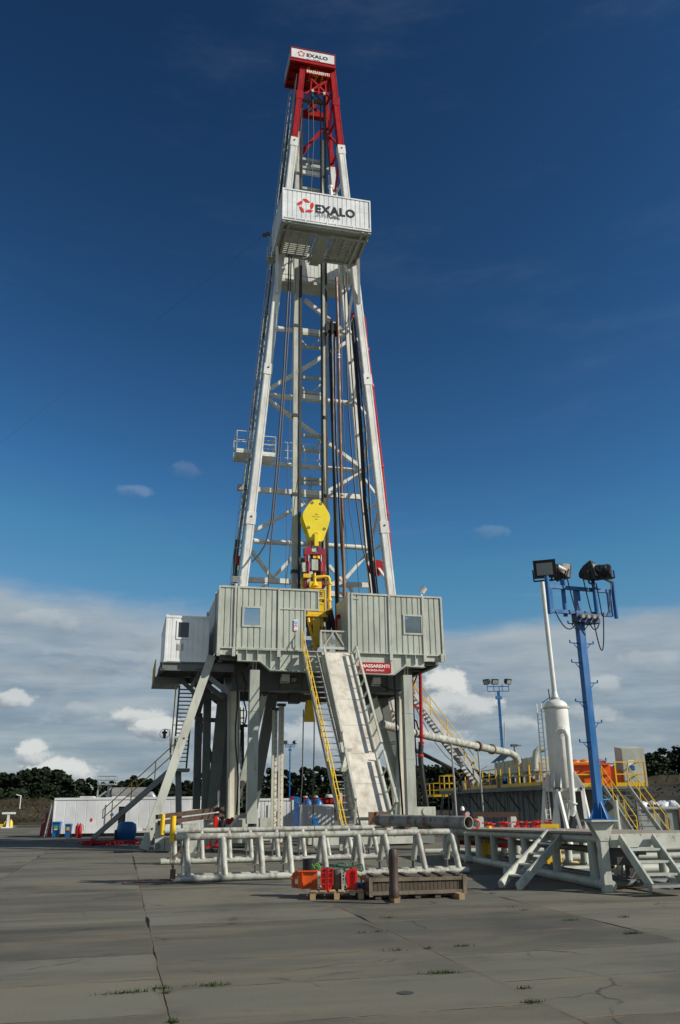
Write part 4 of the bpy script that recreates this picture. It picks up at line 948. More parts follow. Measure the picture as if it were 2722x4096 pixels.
mb = MB(); mb.path([at_v(952, 2160, 3.6), at_v(944, 2230, 3.6), at_v(940, 2330, 3.6)], .12, 8); mp_('cable_bundle', mb, DARK)
mb = MB(); mb.path([at_v(956, 2225, 3.4), at_v(952, 2260, 3.4)], .10, 8); mp_('junction_box', mb, RED)
# racking board
BU0, BU1, BZ0, BZ1 = .93, 5.92, 31.86, 33.66; BF = -.1
bd = mp_('racking_board', MB().rbox(BU0, BU1, BF + .06, .62, BZ0 - .2, BZ0 - .12), GREY)
def bp_(name, mb, m=WHITE): return build(name, mb, m, bd)
mb = MB(); mb.sheet(W(BU0 + .06, BF, BZ0 - .02), EU, BU1 - BU0 - .12, BZ1 - BZ0, -EV, .255, .03, flat=.8); mb.rbox(BU0, BU1, BF + .045, BF + .06, BZ0, BZ1 - .02); bp_('front_windwall', mb, CLEANWHITE)
mb = MB(); mb.rbox(BU0, BU1, BF - .035, BF + .05, BZ1 - .03, BZ1 + .05); mb.rbox(BU0, BU1, BF - .045, BF + .05, BZ0 - .09, BZ0 - .02); mb.rbox(BU0 + .05, BU1, BF - .05, BF + .03, BZ0 - .24, BZ0 - .17)
for u in (BU0, BU1 - .07): mb.rbox(u, u + .07, BF - .04, BF + .05, BZ0 - .24, BZ1 - .03)
for u in (1.62, 2.2, 3.42, 3.95, 4.9): mb.rbox(u - .03, u + .03, BF - .06, BF - .045, BZ0 - .24, BZ0 - .02)
mb.rbox(3.43, 3.47, BF - .006, BF - .001, BZ0 - .02, BZ1 - .03); mb.rbox(BU0 + .07, BU1 - .07, BF - .007, BF - .002, BZ1 - .80, BZ1 - .775); bp_('windwall_frame', mb, CLEANWHITE)
mb = MB(); mb.sheet(W(BU0, 3.4, BZ0 - .1), -EV, 3.5, BZ1 - BZ0 + .1, -EU, .255, .03); bp_('side_windwall', mb, WHITE); mb = MB(); mb.sheet(W(BU1, BF, BZ0 - .1), EV, 3.4, BZ1 - BZ0 + .1, EU, .255, .03); bp_('side_windwall', mb, WHITE)
mb = MB()
for u in (BU0 + .1, 1.35, 5.45, BU1 - .1): mb.beam(W(u, BF, BZ0 - .24), W(u, 3.3, BZ0 - .24), .14, .2)
for v in (.02, .62, 2.95): mb.beam(W(BU0, v, BZ0 - .25), W(BU1, v, BZ0 - .25), .16, .2)
for u in (3.05, 3.75): mb.beam(W(u, .6, BZ0 - .28), W(u, 3.2, BZ0 - .28), .1, .2)
mb.rbox(BU0, 1.35, .0, 3.3, BZ0 - .14, BZ0 - .11); mb.rbox(5.45, BU1, .0, 3.3, BZ0 - .14, BZ0 - .11); bp_('board_frame', mb, GREY)
mb = MB()
for u0, u1 in ((1.45, 2.9), (3.95, 5.4)):
    for i in range(13): v = .74 + i * .17; mb.rbox(u0, u1, v, v + .10, BZ0 - .22, BZ0 - .14)
    for i in range(3): u = u0 + (u1 - u0) * (i + .5) / 3; mb.rbox(u - .03, u + .03, .62, 2.95, BZ0 - .30, BZ0 - .22)
bp_('pipe_fingers', mb, LGREY)
bp_('diving_board', MB().rbox(3.12, 3.68, .55, 3.35, BZ0 - .42, BZ0 - .36), GREY)
for s in (-1, 1):
    u = BU0 + .12 if s < 0 else BU1 - .12; mb = MB(); mb.beam(W(u, 2.2, BZ0 - .3), FL(s, 28.9) - EV * .2, .16, .16); bp_('board_strut', mb, WHITE)
# wind walls behind the board
mb = MB(); mb.sheet(W(1.75, 6.1, 31.35), EU, 4.2, 2.9, -EV, .255, .03); mb.rbox(1.75, 5.95, 6.12, 6.16, 31.35, 34.2); bp_('rear_windwall', mb, WHITE)
mb = MB(); mb.sheet(W(5.95, 6.1, 31.3), -EV, 2.7, 2.5, -EU, .255, .03); bp_('rear_side_windwall', mb, WHITE); mb = MB(); mb.sheet(W(1.6, 3.4, 31.3), EV, 2.7, 2.5, EU, .255, .03); bp_('rear_side_windwall', mb, WHITE)
mb = MB(); mb.rbox(1.6, 5.95, 4.9, 6.1, 31.28, 31.34); mb.beam(W(1.6, 4.8, 31.2), W(5.95, 4.8, 31.2), .14, .18); mb.beam(W(1.6, 4.8, 31.3), W(2.3, 6.0, 33.2), .1); mb.tube(W(1.8, 5.9, 32.4), W(5.9, 5.9, 32.4), .03, 6); bp_('rear_platform', mb, LGREY)
# camera arm left of the board
mb = MB(); mb.path([at_v(1109, 1036, 3), at_v(1070, 1038, 3), at_v(1072, 985, 3)], .03, 6); mb.path([at_v(1080, 1015, 3), at_v(1081, 950, 3), at_v(1070, 944, 3)], .025, 6); mb.tube(at_v(1077, 1010, 3), at_v(1100, 1030, 3), .02, 6); mb.rbox(uvz(at_v(1072, 1037, 3))[0], uvz(at_v(1105, 1037, 3))[0], 2.9, 3.6, uvz(at_v(1080, 1030, 3))[2] - .04, uvz(at_v(1080, 1030, 3))[2]); arm = bp_('anchor_arm', mb, GREY)
mb = MB(); mb.beam(at_v(1053, 942, 3), at_v(1079, 934, 3), .16, .16); build('sheave', mb, RUST, arm)
# lettering helper
def exalo(parent, F, u_of, star_c, star_r, x0, x1, zb, hh_, du, dz, P, sub=None):
    nrm = du.cross(dz); mb = MB()
    for k in range(5):
        a0 = R(108 + 72 * k); pts = []
        for r_, d_ in ((1.0, 6), (1.02, -6), (.98, -22), (.88, -38), (.80, -60), (.60, -50), (.54, -36), (.54, -22), (.60, -8), (.80, 2)): a_ = a0 + R(d_); pts.append(P + du * (star_c[0] + star_r * r_ * math.cos(a_)) + dz * (star_c[1] + star_r * r_ * math.sin(a_)))
        mb.prism(pts[::-1], nrm * .006)
    build('star_emblem', mb, LOGORED, parent)
    build('lettering', text_mesh('EXALO', P + du * x0 + dz * zb, du, dz, hh_, .006, x1 - x0, .042, 0.0, 1.12), LOGOBLACK, parent)
    if sub:
        build('small_lettering', text_mesh('GRUPA', P + du * sub[0] + dz * sub[3], du, dz, sub[4], .006, sub[1] - sub[0]), LOGOGREY, parent)
        build('small_lettering', text_mesh('PGNiG', P + du * sub[1] + du * (sub[2] - sub[1]) * .06 + dz * sub[3], du, dz, sub[4] * 1.06, .006, (sub[2] - sub[1]) * .94, .008, 0.0, 1.1), LOGOBLACK, parent)
def uz(px, py, v): p = uvz(at_v(px, py, v)); return p[0], p[2]
k = .2232; q = lambda x, y: uz(1150 + k * x, 760 + k * y, BF)
e0, e1, o1 = q(505, 400), q(508, 250), q(1215, 470); st = q(335, 288)
g0, g1, g2 = q(498, 470), q(705, 505), q(938, 535)
exalo(bd, None, None, st, .47, e0[0], o1[0], e0[1] - .02, e1[1] - e0[1], EU, EZ, W(0, BF - .012, 0), (g0[0], g1[0], g2[0], g0[1] - .02, .26))
# crown
CU0_, CU1_, CZA, CZB, CVF, CVB = 1.77, 4.67, 45.98, 46.86, 2.55, 4.75
cr = mp_('crown_platform', MB().rbox(CU0_, CU1_, CVF + .06, CVB, CZA - .02, CZA + .03), RED)
def cp_(name, mb, m=RED): return build(name, mb, m, cr)
mb = MB(); mb.rbox(CU0_ + .05, CU1_ - .05, CVF, CVF + .04, CZA + .08, CZB - .04); cp_('sign_panel', mb, SIGNWHITE)
mb = MB(); mb.rbox(CU0_, CU1_, CVF - .03, CVF + .05, CZB - .04, CZB + .02); mb.rbox(CU0_, CU1_, CVF - .03, CVF + .05, CZA + .02, CZA + .08); mb.rbox(CU0_, CU0_ + .05, CVF - .025, CVF + .05, CZA + .08, CZB - .04); mb.rbox(CU1_ - .05, CU1_, CVF - .025, CVF + .05, CZA + .08, CZB - .04)
mb.rbox(CU0_, CU1_, CVF - .02, CVF + .16, CZA - .2, CZA - .02); mb.beam(W(CU0_ + .06, CVF, CZA - .1), W(CU0_ + .06, CVB, CZA - .1), .1, .18); mb.beam(W(CU1_ - .06, CVF, CZA - .1), W(CU1_ - .06, CVB, CZA - .1), .1, .18); mb.beam(W(CU0_, CVB, CZA - .1), W(CU1_, CVB, CZA - .1), .1, .2); mb.beam(W(CU0_, 3.5, CZA - .1), W(2.6, 3.5, CZA - .1), .08, .14); mb.beam(W(CU0_, 4.2, CZA - .1), W(2.6, 4.2, CZA - .1), .08, .14); cp_('crown_frame', mb)
mb = MB(); mb.rbox(CU0_ + .01, CU0_ + .04, CVF + .06, CVB, CZA + .05, CZB); mb.rbox(CU1_ - .04, CU1_ - .01, CVF + .06, CVB, CZA + .05, CZB); cp_('side_panel', mb, LGREY)
mb = MB()
for u in (2.75, 3.15, 3.55, 3.95, 4.35): mb.lathe(W(u, 3.7, CZA + .3), EU, [(.2, 0), (.55, 0), (.5, .06), (.55, .12), (.2, .12)], 18)
cp_('crown_sheave', mb, YELLOW)
mb = MB(); mb.rbox(2.7, 3.1, 2.9, 3.1, CZA - .42, CZA - .05); mb.rbox(3.3, 3.7, 3.0, 3.2, CZA - .5, CZA - .05); cp_('line_guide', mb, YELLOW)
k2 = .30612; c1 = lambda x, y, v: at_v(1080 + k2 * x, 150 + k2 * y, v)
mb = MB(); a, b = uvz(c1(472, 505, 2.78)), uvz(c1(790, 425, 2.78)); zm = uvz(c1(630, 470, 2.78))[2]; mb.rbox(a[0], b[0], 2.76, 2.8, zm - .16, zm + .16); cp_('name_board', mb, RED)
cp_('lettering', text_mesh('MASSARENTI', W(a[0] + .06, 2.757, zm - .10), EU, EZ, .22, .006, b[0] - a[0] - .12, .02), SIGNWHITE)
mb = MB()
for p, q2, w in (((490, 500), (805, 795), .13), ((785, 550), (462, 742), .13), ((545, 560), (535, 690), .09), ((725, 600), (740, 740), .09), ((638, 640), (638, 745), .11), ((565, 705), (725, 735), .09)): mb.beam(c1(*p, 3.0), c1(*q2, 3.0), w, w, EV)
cp_('crown_brace', mb)
mb = MB(); mb.beam(c1(440, 815, 3.6), c1(710, 860, 3.6), .18, .2, EV); mb.beam(c1(470, 790, 3.6), c1(580, 735, 3.6), .1, .1, EV); mb.beam(c1(690, 850, 3.6), c1(590, 740, 3.6), .1, .1, EV); cp_('rail_head', mb, SLATE)
mb = MB(); mb.lathe(c1(555, 775, 3.0) + EU * .06, -EU, [(0, 0), (.16, 0), (.16, .12), (0, .12)], 16); mb.box(c1(555, 730, 3.0), (.1, .1, .35)); cp_('tugger_sheave', mb, DKBLUE)
mb = MB(); 
for x, y in ((560, 700), (712, 735)): mb.box(c1(x, y, 2.9), (.14, .1, .2))
cp_('shackle', mb, LGREY)
mb = MB(); mb.rbox(2.5, 2.9, 2.85, 3.15, 45.2, 46); mb.rbox(4.4, 4.75, 2.85, 3.15, 45.2, 46); cp_('crown_post', mb)
X0, Z0 = uvz(c1(478, 250, CVF))[0], None
e0, e1, o1, st = uvz(c1(482, 252, CVF)), uvz(c1(480, 205, CVF)), uvz(c1(760, 300, CVF)), uvz(c1(413, 213, CVF))
g0, g1, g2 = uvz(c1(476, 275, CVF)), uvz(c1(560, 290, CVF)), uvz(c1(652, 303, CVF))
exalo(cr, None, None, (st[0], st[2]), .235, e0[0], o1[0], e0[2], e1[2] - e0[2], EU, EZ, W(0, CVF - .002, 0), (g0[0], g1[0], g2[0], g0[2] - .05, .11))

# ------------------------------------------------------------------ travelling block, top drive
kb = .16949; tb = lambda x, y, v: at_v(1180 + kb * x, 1950 + kb * y, v)
ol = [(500, 285), (440, 290), (380, 325), (330, 390), (270, 470), (220, 550), (195, 610), (188, 680), (210, 770), (250, 880), (300, 1010), (350, 1170), (370, 1220), (410, 1250), (478, 1260), (478, 1100), (495, 1065), (530, 1065), (550, 1090), (550, 1270), (640, 1270), (680, 1240), (700, 1180), (750, 1030), (790, 920), (830, 760), (832, 690), (810, 610), (770, 540), (720, 450), (660, 370), (600, 310), (550, 290)]
bk = thing('travelling_block', 'big yellow pear shaped travelling block hanging in the mast', 'pulley block', tb(510, 1270, 2.6))
VBK = 2.6
build('front_cheek', MB().prism([tb(x, y, VBK) for x, y in ol], EV * .05), BLOCKY, bk)
inner = [tb(x, y, VBK) for x, y in ol if not (470 < x < 552 and y > 1000)]
cc = sum(inner, Vector()) / len(inner)
build('block_body', MB().prism([cc + (p - cc) * .97 + EV * .05 for p in inner], EV * .62), BLOCKY, bk)
build('rear_cheek', MB().prism([p + EV * .67 for p in inner], EV * .06), BLOCKY, bk)
mb = MB()
for x, y in ((412, 360), (615, 380), (327, 945), (698, 978)): mb.pipe(tb(x, y, VBK - .0), tb(x, y, VBK - .0) - EV * .02, .075, .045, 14)
build('cheek_bolt', mb, DARK, bk)
mb = MB(); c = tb(513, 690, VBK); mb.path([c + EU * .12 * math.cos(t) + EZ * .14 * math.sin(t) - EV * .004 for t in [R(a) for a in range(50, 131, 16)]], .012, 4); mb.path([c + EU * .12 * math.cos(t) + EZ * .14 * math.sin(t) - EV * .004 for t in [R(a) for a in range(230, 311, 16)]], .012, 4); mb.rbox(uvz(c)[0] - .22, uvz(c)[0] + .22, VBK - .006, VBK - .001, uvz(c)[2] - .008, uvz(c)[2] + .008); build('stamped_mark', mb, DARK, bk)
mb = MB(); mb.beam(tb(508, 1110, VBK - .05), tb(505, 1390, VBK - .05), .20, .22, EV); mb.tube(tb(510, 1115, VBK - .08), tb(510, 1115, VBK + .15), .13, 12); build('hook_link', mb, BLOCKY, bk)
td = thing('top_drive', 'red and yellow top drive hanging under the yellow block', 'top drive', W(3.3, 2.6, 8.6))
VT = 2.55
mb = MB()
mb.prism([tb(x, y, VT) for x, y in ((375, 1250), (440, 1300), (390, 1510), (430, 1535), (540, 1535), (570, 1500), (530, 1350), (560, 1270), (600, 1380), (610, 1440), (730, 1445), (735, 1600), (600, 1610), (590, 1575), (355, 1575), (350, 1600), (225, 1580), (225, 1415), (350, 1405), (370, 1330))], EV * .3)
build('bail_yoke', mb, MAROON, td)
mb = MB()
for x in (270, 687): mb.beam(tb(x, 1590, VT + .1), tb(x - 8, 2360, VT + .1), .16, .16, EV)
build('bail_arm', mb, MAROON, td)
for x in (323, 622):
    c = MB(); c.tube(tb(x, 1750, VT), tb(x - 4, 1990, VT), .085, 10); cy = build('cylinder', c, MAROON, td); c = MB(); c.tube(tb(x + 2, 1600, VT), tb(x, 1750, VT), .035, 8); build('piston_rod', c, GALV, cy)
mb = MB(); mb.beam(tb(462, 1715, VT + .1), tb(462, 1965, VT + .1), .33, .3, EV); build('motor', mb, LGREY, td)
mb = MB()
for p, q2, r in (((200, 1700), (210, 2330), .13), ((350, 1990), (420, 2200), .14), ((560, 1700), (575, 2100), .1), ((330, 2060), (600, 2060), .12), ((380, 1640), (560, 1640), .1), ((400, 2110), (560, 2300), .12)): mb.tube(tb(*p, VT + .35), tb(*q2, VT + .35), r, 8)
mb.box(tb(470, 2150, VT + .5), (.9, .2, 1.0)); build('drive_body', mb, DARK, td)
mb = MB()
for x, y in ((215, 1850), (225, 1930), (370, 2060), (330, 2230), (745, 2250), (440, 1460)): mb.box(tb(x, y, VT + .1), (.2, .2, .3))
pieces('white_fitting', mb, LGREY, td)
z1b = lambda x, y, v: at_v(1150 + .1913 * x, 2300 + .1913 * y, v)
mb = MB(); mb.path([tb(470, 2240, VT - .05), tb(468, 2140, VT - .05), tb(510, 2118, VT - .05), tb(720, 2100, VT - .05), tb(790, 2115, VT - .05), tb(815, 2170, VT - .05), tb(818, 2250, VT - .05), z1b(880, 200, VT - .05), z1b(878, 560, VT - .05), z1b(890, 720, VT - .05)], .085, 10)
mb.tube(tb(470, 2140, VT - .05), tb(470, 2020, VT - .05), .06, 8); mb.tube(tb(472, 2330, VT - .05), tb(470, 2230, VT - .05), .2, 12, .09)
for p in (z1b(880, 170, VT - .05), z1b(880, 520, VT - .05), z1b(893, 720, VT - .05)): mb.tube(p - EZ * .06, p + EZ * .06, .13, 10)
mb.tube(tb(540, 1680, VT), tb(545, 1620, VT), .11, 10); mb.beam(tb(430, 1640, VT), tb(545, 1660, VT), .12, .12); mb.box(tb(280, 2090, VT), (.36, .2, .2)); build('gooseneck', mb, YELLOW, td)
mb = MB(); mb.box(tb(478, 2310, VT + .05), (.62, .3, .34)); mb.beam(z1b(330, 60, VT + .3), z1b(340, 320, VT + .3), .2, .2, EV); build('bonnet', mb, YELLOW, td)
# yellow cabinet behind the wall arm, with its lettering
VC = 1.9; p0, p1 = uvz(z1b(425, 830, VC)), uvz(z1b(800, 305, VC))
mb = MB(); mb.rbox(p0[0], p1[0], VC, VC + .55, p0[2], p1[2]); mb.rbox(p0[0] - .08, p1[0] + .08, VC - .06, VC + .65, p0[2] - .08, p0[2]); cbx = build('cabinet', mb, YELLOW, td)
mb = MB(); d0, d1 = uvz(z1b(450, 815, VC)), uvz(z1b(780, 610, VC))
for z in (d1[2], d0[2] + .16, uvz(z1b(600, 495, VC))[2], p1[2] - .03, d0[2]): mb.rbox(p0[0] + .02, p1[0] - .02, VC - .02, VC, z - .018, z + .018)
mb.rbox(p1[0] - .05, p1[0], VC - .022, VC, p0[2], p1[2]); mb.rbox(p0[0], p0[0] + .05, VC - .022, VC, p0[2], p1[2]); build('cabinet_trim', mb, YELLOW, cbx)
t0, t1 = uvz(z1b(655, 415, VC)), uvz(z1b(750, 375, VC)); build('lettering', text_mesh('TEC', W(t0[0], VC - .004, t0[2]), EU, EZ, .165, .006, t1[0] - t0[0], .03, .2), LOGOBLACK, cbx)
a, b = uvz(z1b(655, 452, VC)), uvz(z1b(742, 436, VC)); build('underline', MB().rbox(a[0], b[0], VC - .008, VC - .001, a[2], a[2] + .06), SLATE, cbx)
t0, t1 = uvz(z1b(658, 560, VC)), uvz(z1b(718, 525, VC)); build('lettering', text_mesh('-HT', W(t0[0], VC - .004, t0[2]), EU, EZ, .13, .006, t1[0] - t0[0], .0), LOGOBLACK, cbx)
mb = MB()
for i in range(4): z = uvz(z1b(765, 575 - i * 20, VC))[2]; mb.rbox(p1[0] - .19, p1[0] - .08, VC - .006, VC - .001, z, z + .05)
build('warning_strip', mb, LOGOBLACK, cbx)
mb = MB(); mb.beam(z1b(598, 860, VC + .15), z1b(598, 1480, VC + .15), .33, .25, EV); mb.prism([z1b(x, y, VC + .05) for x, y in ((548, 1470), (645, 1470), (620, 1600), (560, 1600))], EV * .3); mb.box(z1b(560, 1490, VC + .3), (.5, .3, .08)); mb.box(z1b(590, 960, VC + .3), (.72, .3, .6)); build('pipe_handler', mb, YELLOW, td)
mb = MB(); mb.box(z1b(598, 875, VC + .02), (.34, .03, .1)); build('handler_plate', mb, GALV, td)
mb = MB(); mb.path([z1b(435, 900, VC), z1b(455, 1020, VC), z1b(500, 1200, VC), z1b(560, 1400, VC), z1b(610, 1560, VC)], .075, 8); mb.path([z1b(715, 900, VC + .2), z1b(720, 1050, VC + .2), z1b(740, 1250, VC + .3), z1b(790, 1580, VC + .4)], .06, 8); build('link_arm', mb, YELLOW, td)
mb = MB()
for x, y in ((390, 950), (400, 1040), (465, 1110), (735, 1130), (460, 1220), (700, 880), (790, 930), (520, 930)): mb.box(z1b(x, y, VC + .35), (.24, .25, .22))
pieces('handler_fitting', mb, DARK, td)
mb = MB()
for x, y in ((515, 1095), (460, 1200), (655, 1100)): mb.box(z1b(x, y, VC + .1), (.12, .12, .22))
pieces('red_fitting', mb, RED, td)
single('winch_drum', 'dark blue machine on the drill floor behind the yellow pipe handler', 'machine', MB().rbox(uvz(z1b(350, 1500, 4.5))[0], uvz(z1b(540, 1400, 4.5))[0], 4.4, 5.4, 8.38, uvz(z1b(450, 1365, 4.5))[2]), DKBLUE)
mb = MB(); mb.rbox(*(lambda a, b: (a[0], b[0]))(uvz(z1b(1005, 1200, 1.6)), uvz(z1b(1045, 1200, 1.6))), 1.5, 1.65, 8.38, uvz(z1b(1020, 860, 1.6))[2]); mb.beam(z1b(1020, 870, 1.6), z1b(1170, 815, 1.9), .12); mb.beam(z1b(1030, 880, 1.6), z1b(1230, 890, 1.9), .12); mb.beam(z1b(1205, 810, 2.0), z1b(1195, 1600, 2.0), .2, .2, EV); mb.beam(z1b(1170, 850, 1.9), z1b(1235, 820, 2.2), .16)
single('hose_rack', 'dark red steel rack standing on the drill floor behind the mesh gate', 'rack', mb, RED)
mb = MB(); mb.path([z1b(895, 740, 2.4), z1b(930, 900, 2.4), z1b(985, 1130, 2.5), z1b(1060, 1300, 2.7), z1b(1110, 1480, 2.8)], .13, 10); mb.path([z1b(860, 760, 2.6), z1b(855, 950, 2.6), z1b(862, 1200, 2.6), z1b(885, 1320, 2.6), z1b(960, 1420, 2.8)], .14, 10)
single('service_loop', 'fat black hose loop curving down beside the yellow pipe handler', 'hose', mb, BLACK)

# ------------------------------------------------------------------ ropes and hoses in the mast
def rope(name, label, cat, pts, r, m, v=2.9, group=None, n=6):
    P = [at_v(*(p if len(p) == 2 else p[:2]), p[2] if len(p) > 2 else v) for p in pts]; Q = []
    for a, b in zip(P, P[1:]): Q += [lerp(a, b, i / 4) for i in range(4)]
    Q.append(P[-1]); return single(name, label, cat, MB().path(Q, r, n), m, group)
rope('mud_hose', 'leftmost black hose of the bundle hanging right of the yellow block', 'hose', [(1318, 1318), (1320, 1420), (1325, 1600), (1333, 1800), (1338, 2000), (1342, 2200), (1346, 2450), (1345, 2535)], .06, BLACK, group='black hoses in the mast')
rope('mud_hose', 'middle black hose of the bundle hanging right of the yellow block', 'hose', [(1327, 1318), (1331, 1500), (1335, 1800), (1343, 2000), (1350, 2200), (1356, 2450), (1356, 2535)], .065, BLACK, 2.8, 'black hoses in the mast')
rope('mud_hose', 'black hose bowing away to the right of the hose bundle', 'hose', [(1341, 1318), (1342, 1600), (1347, 1800), (1357, 2000), (1366, 2180), (1382, 2400)], .055, BLACK, 3.0, 'black hoses in the mast')
mb = MB(); q_ = at_v(1330, 1312, 2.9); mb.box(q_, (.75, .3, .5)); mb.box(q_ + EU * .28, (.12, .36, .85)); mb.box(q_ - EU * .05, (.12, .36, .95)); mb.box(q_ - EU * .35 - EZ * .1, (.12, .36, .7))
single('hose_clamp', 'black clamp holding the top ends of the hose bundle below the racking board', 'clamp', mb, BLACK)
rope('drill_pipe', 'single rust brown pipe standing right of the hoses', 'pipe', [(1346, 1110, 2.7), (1354, 1340), (1357, 1500), (1365, 1850), (1372, 2150), (1379, 2400), (1378, 2560)], .085, DRILLPIPE, 2.7, n=9)
mb = MB()
for x, y in ((1356, 1425), (1368, 1983)): q_ = at_v(x, y, 2.7); mb.tube(q_ - EZ * .14, q_ - EZ * .06, .092, 9); mb.tube(q_ + EZ * .04, q_ + EZ * .12, .092, 9)
build('white_band', mb, SIGNWHITE, bpy.data.objects['drill_pipe'])
for pts, r, v, lab in (([(1157, 1020), (1153, 1170), (1135, 1500), (1108, 1860), (1086, 2090), (1062, 2180), (1040, 2215), (1010, 2248)], .045, 2.4, 'brownish rope curving to a rope end at the left mast leg'),
    ([(1166, 1020), (1160, 1250), (1120, 1840), (1084, 2180), (1074, 2345)], .035, 2.4, 'taut rope just right of the curving rope in the mast'),
    ([(1184, 1080), (1180, 1200), (1163, 1560), (1148, 2050), (1143, 2352)], .014, 2.5, 'thin wire left of the left guide rail'),
    ([(1193, 1900), (1180, 2000), (1160, 2200), (1142, 2350)], .022, 2.0, 'slack wire falling from the left guide rail'),
    ([(1362, 1090), (1367, 1500), (1380, 1800), (1400, 2050), (1425, 2200), (1438, 2372)], .022, 2.4, 'thin rope just right of the brown pipe'),
    ([(1366, 1090), (1372, 1700), (1378, 2000), (1392, 2290)], .016, 2.6, 'faint wire close behind the brown pipe'),
    ([(1376, 1100), (1395, 1640), (1420, 1960), (1450, 2190), (1477, 2278)], .04, 3.0, 'rope slanting down to the red hose reel'),
    ([(1387, 1090), (1408, 1490), (1438, 1900), (1462, 2190), (1484, 2372)], .04, 3.0, 'rope close to the rear right mast leg'),
    ([(1314, 700), (1318, 760), (1320, 790)], .03, 2.4, 'short rope ending on the white post above the racking board'),
    ([(1252, 390), (1256, 560), (1245, 780)], .02, 3.2, 'thin rope between the guide rails near the crown'),
    ([(1236, 420), (1234, 600), (1232, 690)], .014, 3.2, 'faint wire beside the left guide rail near the crown'),
    ([(1314, 480), (1318, 600), (1322, 700)], .03, 3.2, 'rope right of the guide rails near the red mast top'),
    ([(1208, 475), (1190, 640), (1178, 760)], .02, 3.2, 'rope with a hook hanging beside the left rail beam near the top')):
    rope('wire_rope', lab, 'rope', pts, r, ROPE, v, 'wire ropes in the mast', 5)
rope('rotary_hose', 'thick black rotary hose hanging inside the right mast legs', 'hose', [(1412, 1290, 4.0), (1420, 1400, 3.6), (1432, 1560, 3.3), (1448, 1780, 3.3), (1460, 2000, 3.3), (1478, 2180, 3.3), (1500, 2375, 3.3)], .11, BLACK, 3.3, n=9)
rope('rotary_hose', 'second black hose hanging close to the right front mast leg', 'hose', [(1416, 1270, 3.2), (1440, 1500, 3.0), (1462, 1700, 2.9), (1474, 1900, 2.8), (1484, 2080, 2.8), (1500, 2250, 2.8), (1514, 2375, 2.8)], .055, BLACK, 3.0, n=7)
mb = MB(); mb.tube(at_v(1326, 790, 1.5), at_v(1323, 752, 1.5), .10, 12); mb.tube(at_v(1323, 752, 1.5), at_v(1323, 745, 1.5), .14, 12)
single('vent_post', 'short white post rising above the top edge of the racking board', 'post', mb, WHITE)
# guy wire to the far left
a = at_v(1058, 940, 3); b = at_y(0, 1775, 40); d = b - a; e = a + d * (a.z / -d.z)
single('guy_wire', 'single thin guy wire running from the racking board down to the left', 'guy wire', MB().path([lerp(a, e, i / 30) for i in range(31)], .0065, 4), ROPE)
# tug lines hanging below the floor
for pts, lab in (([(1215, 2838, 3.5), (1210, 3120, 3.5), (1203, 3200, 3.5), (1194, 3310, 3.5)], 'left tug line hanging below the drill floor in front of the small container'), ([(1258, 2880, 3.0), (1257, 3000, 3.0), (1253, 3190, 3.0), (1253, 3262, 3.0)], 'right tug line hanging down to the blue valve')):
    rope('tug_line', lab, 'rope', pts, .028, ROPE, group='tug lines under the floor')
mb = MB(); mb.prism([at_v(x, y, 2.6) for x, y in ((1231, 2800), (1249, 2800), (1262, 2885), (1219, 2885))], EV * .4); mb.box(at_v(1236, 2770, 2.7), (.5, .3, .16)); mb.box(at_v(1241, 2755, 2.7), (.14, .14, .5))
single('counterweight', 'dark yellow tapered guard hanging below the floor left of the stair', 'guard', mb, YELLOW)

# ------------------------------------------------------------------ pipe racks
def rack(v, u0, u1, zr, legs, label, posts_h, base0, base1, r=.082):
    t = thing('pipe_rack', label, 'pipe rack', W(u0, v, 0), 'pipe racks in front of the rig')
    zt = zr; mb = MB(); mb.tube(W(u0, v + .24, zt), W(u1, v + .24, zt), r, 14); build('top_rail', mb, RACKP, t)
    mb = MB()
    for u in (u0 + (u1 - u0) * .34, u0 + (u1 - u0) * .66, u0 + (u1 - u0) * .36): mb.tube(W(u, v + .24, zt), W(u + .02, v + .24, zt), r + .006, 14)
    build('weld_band', mb, SLATE, t)
    for k in (0, 1): mb = MB(); mb.tube(W(base0, v + .52 * k, .085), W(base1, v + .52 * k, .085), .08, 14); build('base_pipe', mb, RACKP, t)
    for u in legs:
        mb = MB(); mb.tube(W(u + (.05 if u > 1 else 0), v + .0, .13), W(u - .05, v + .22, zt - .03), .078, 12); build('leg', mb, RACKP, t)
        mb = MB(); mb.tube(W(u - .1, v + .5, .34), W(u - .06, v + .26, zt - .03), .075, 12); l = build('leg', mb, RACKP, t)
        k = MB(); k.ibeam(W(u - .11, v + .40, .24), W(u - .11, v + .60, .24), .15, .22, th=.02); build('foot_beam', k, SLATE, l)
    mb = MB(); mb.tube(W(u0 - .07, v + .24, zt - .10), W(u0 - .07, v + .24, zt + posts_h), .072, 14); build('end_stop', mb, YELLOW, t)
    return t
rack(-15.2, -4.02, 3.62, 1.02, (-3.69, -2.79, -1.86, -1.13, -.24, .70, 1.42, 2.34, 3.27), 'near grey pipe rack of slanted legs with a yellow end stop', .50, -4.05, 3.58)
rack(-8.6, -3.98, 3.42, .98, (-3.62, -2.76, -1.88, -1.19, -.33, .55, 1.32, 2.11, 2.97), 'far grey pipe rack behind the first one, with a yellow end stop', .52, -4.05, 3.6)
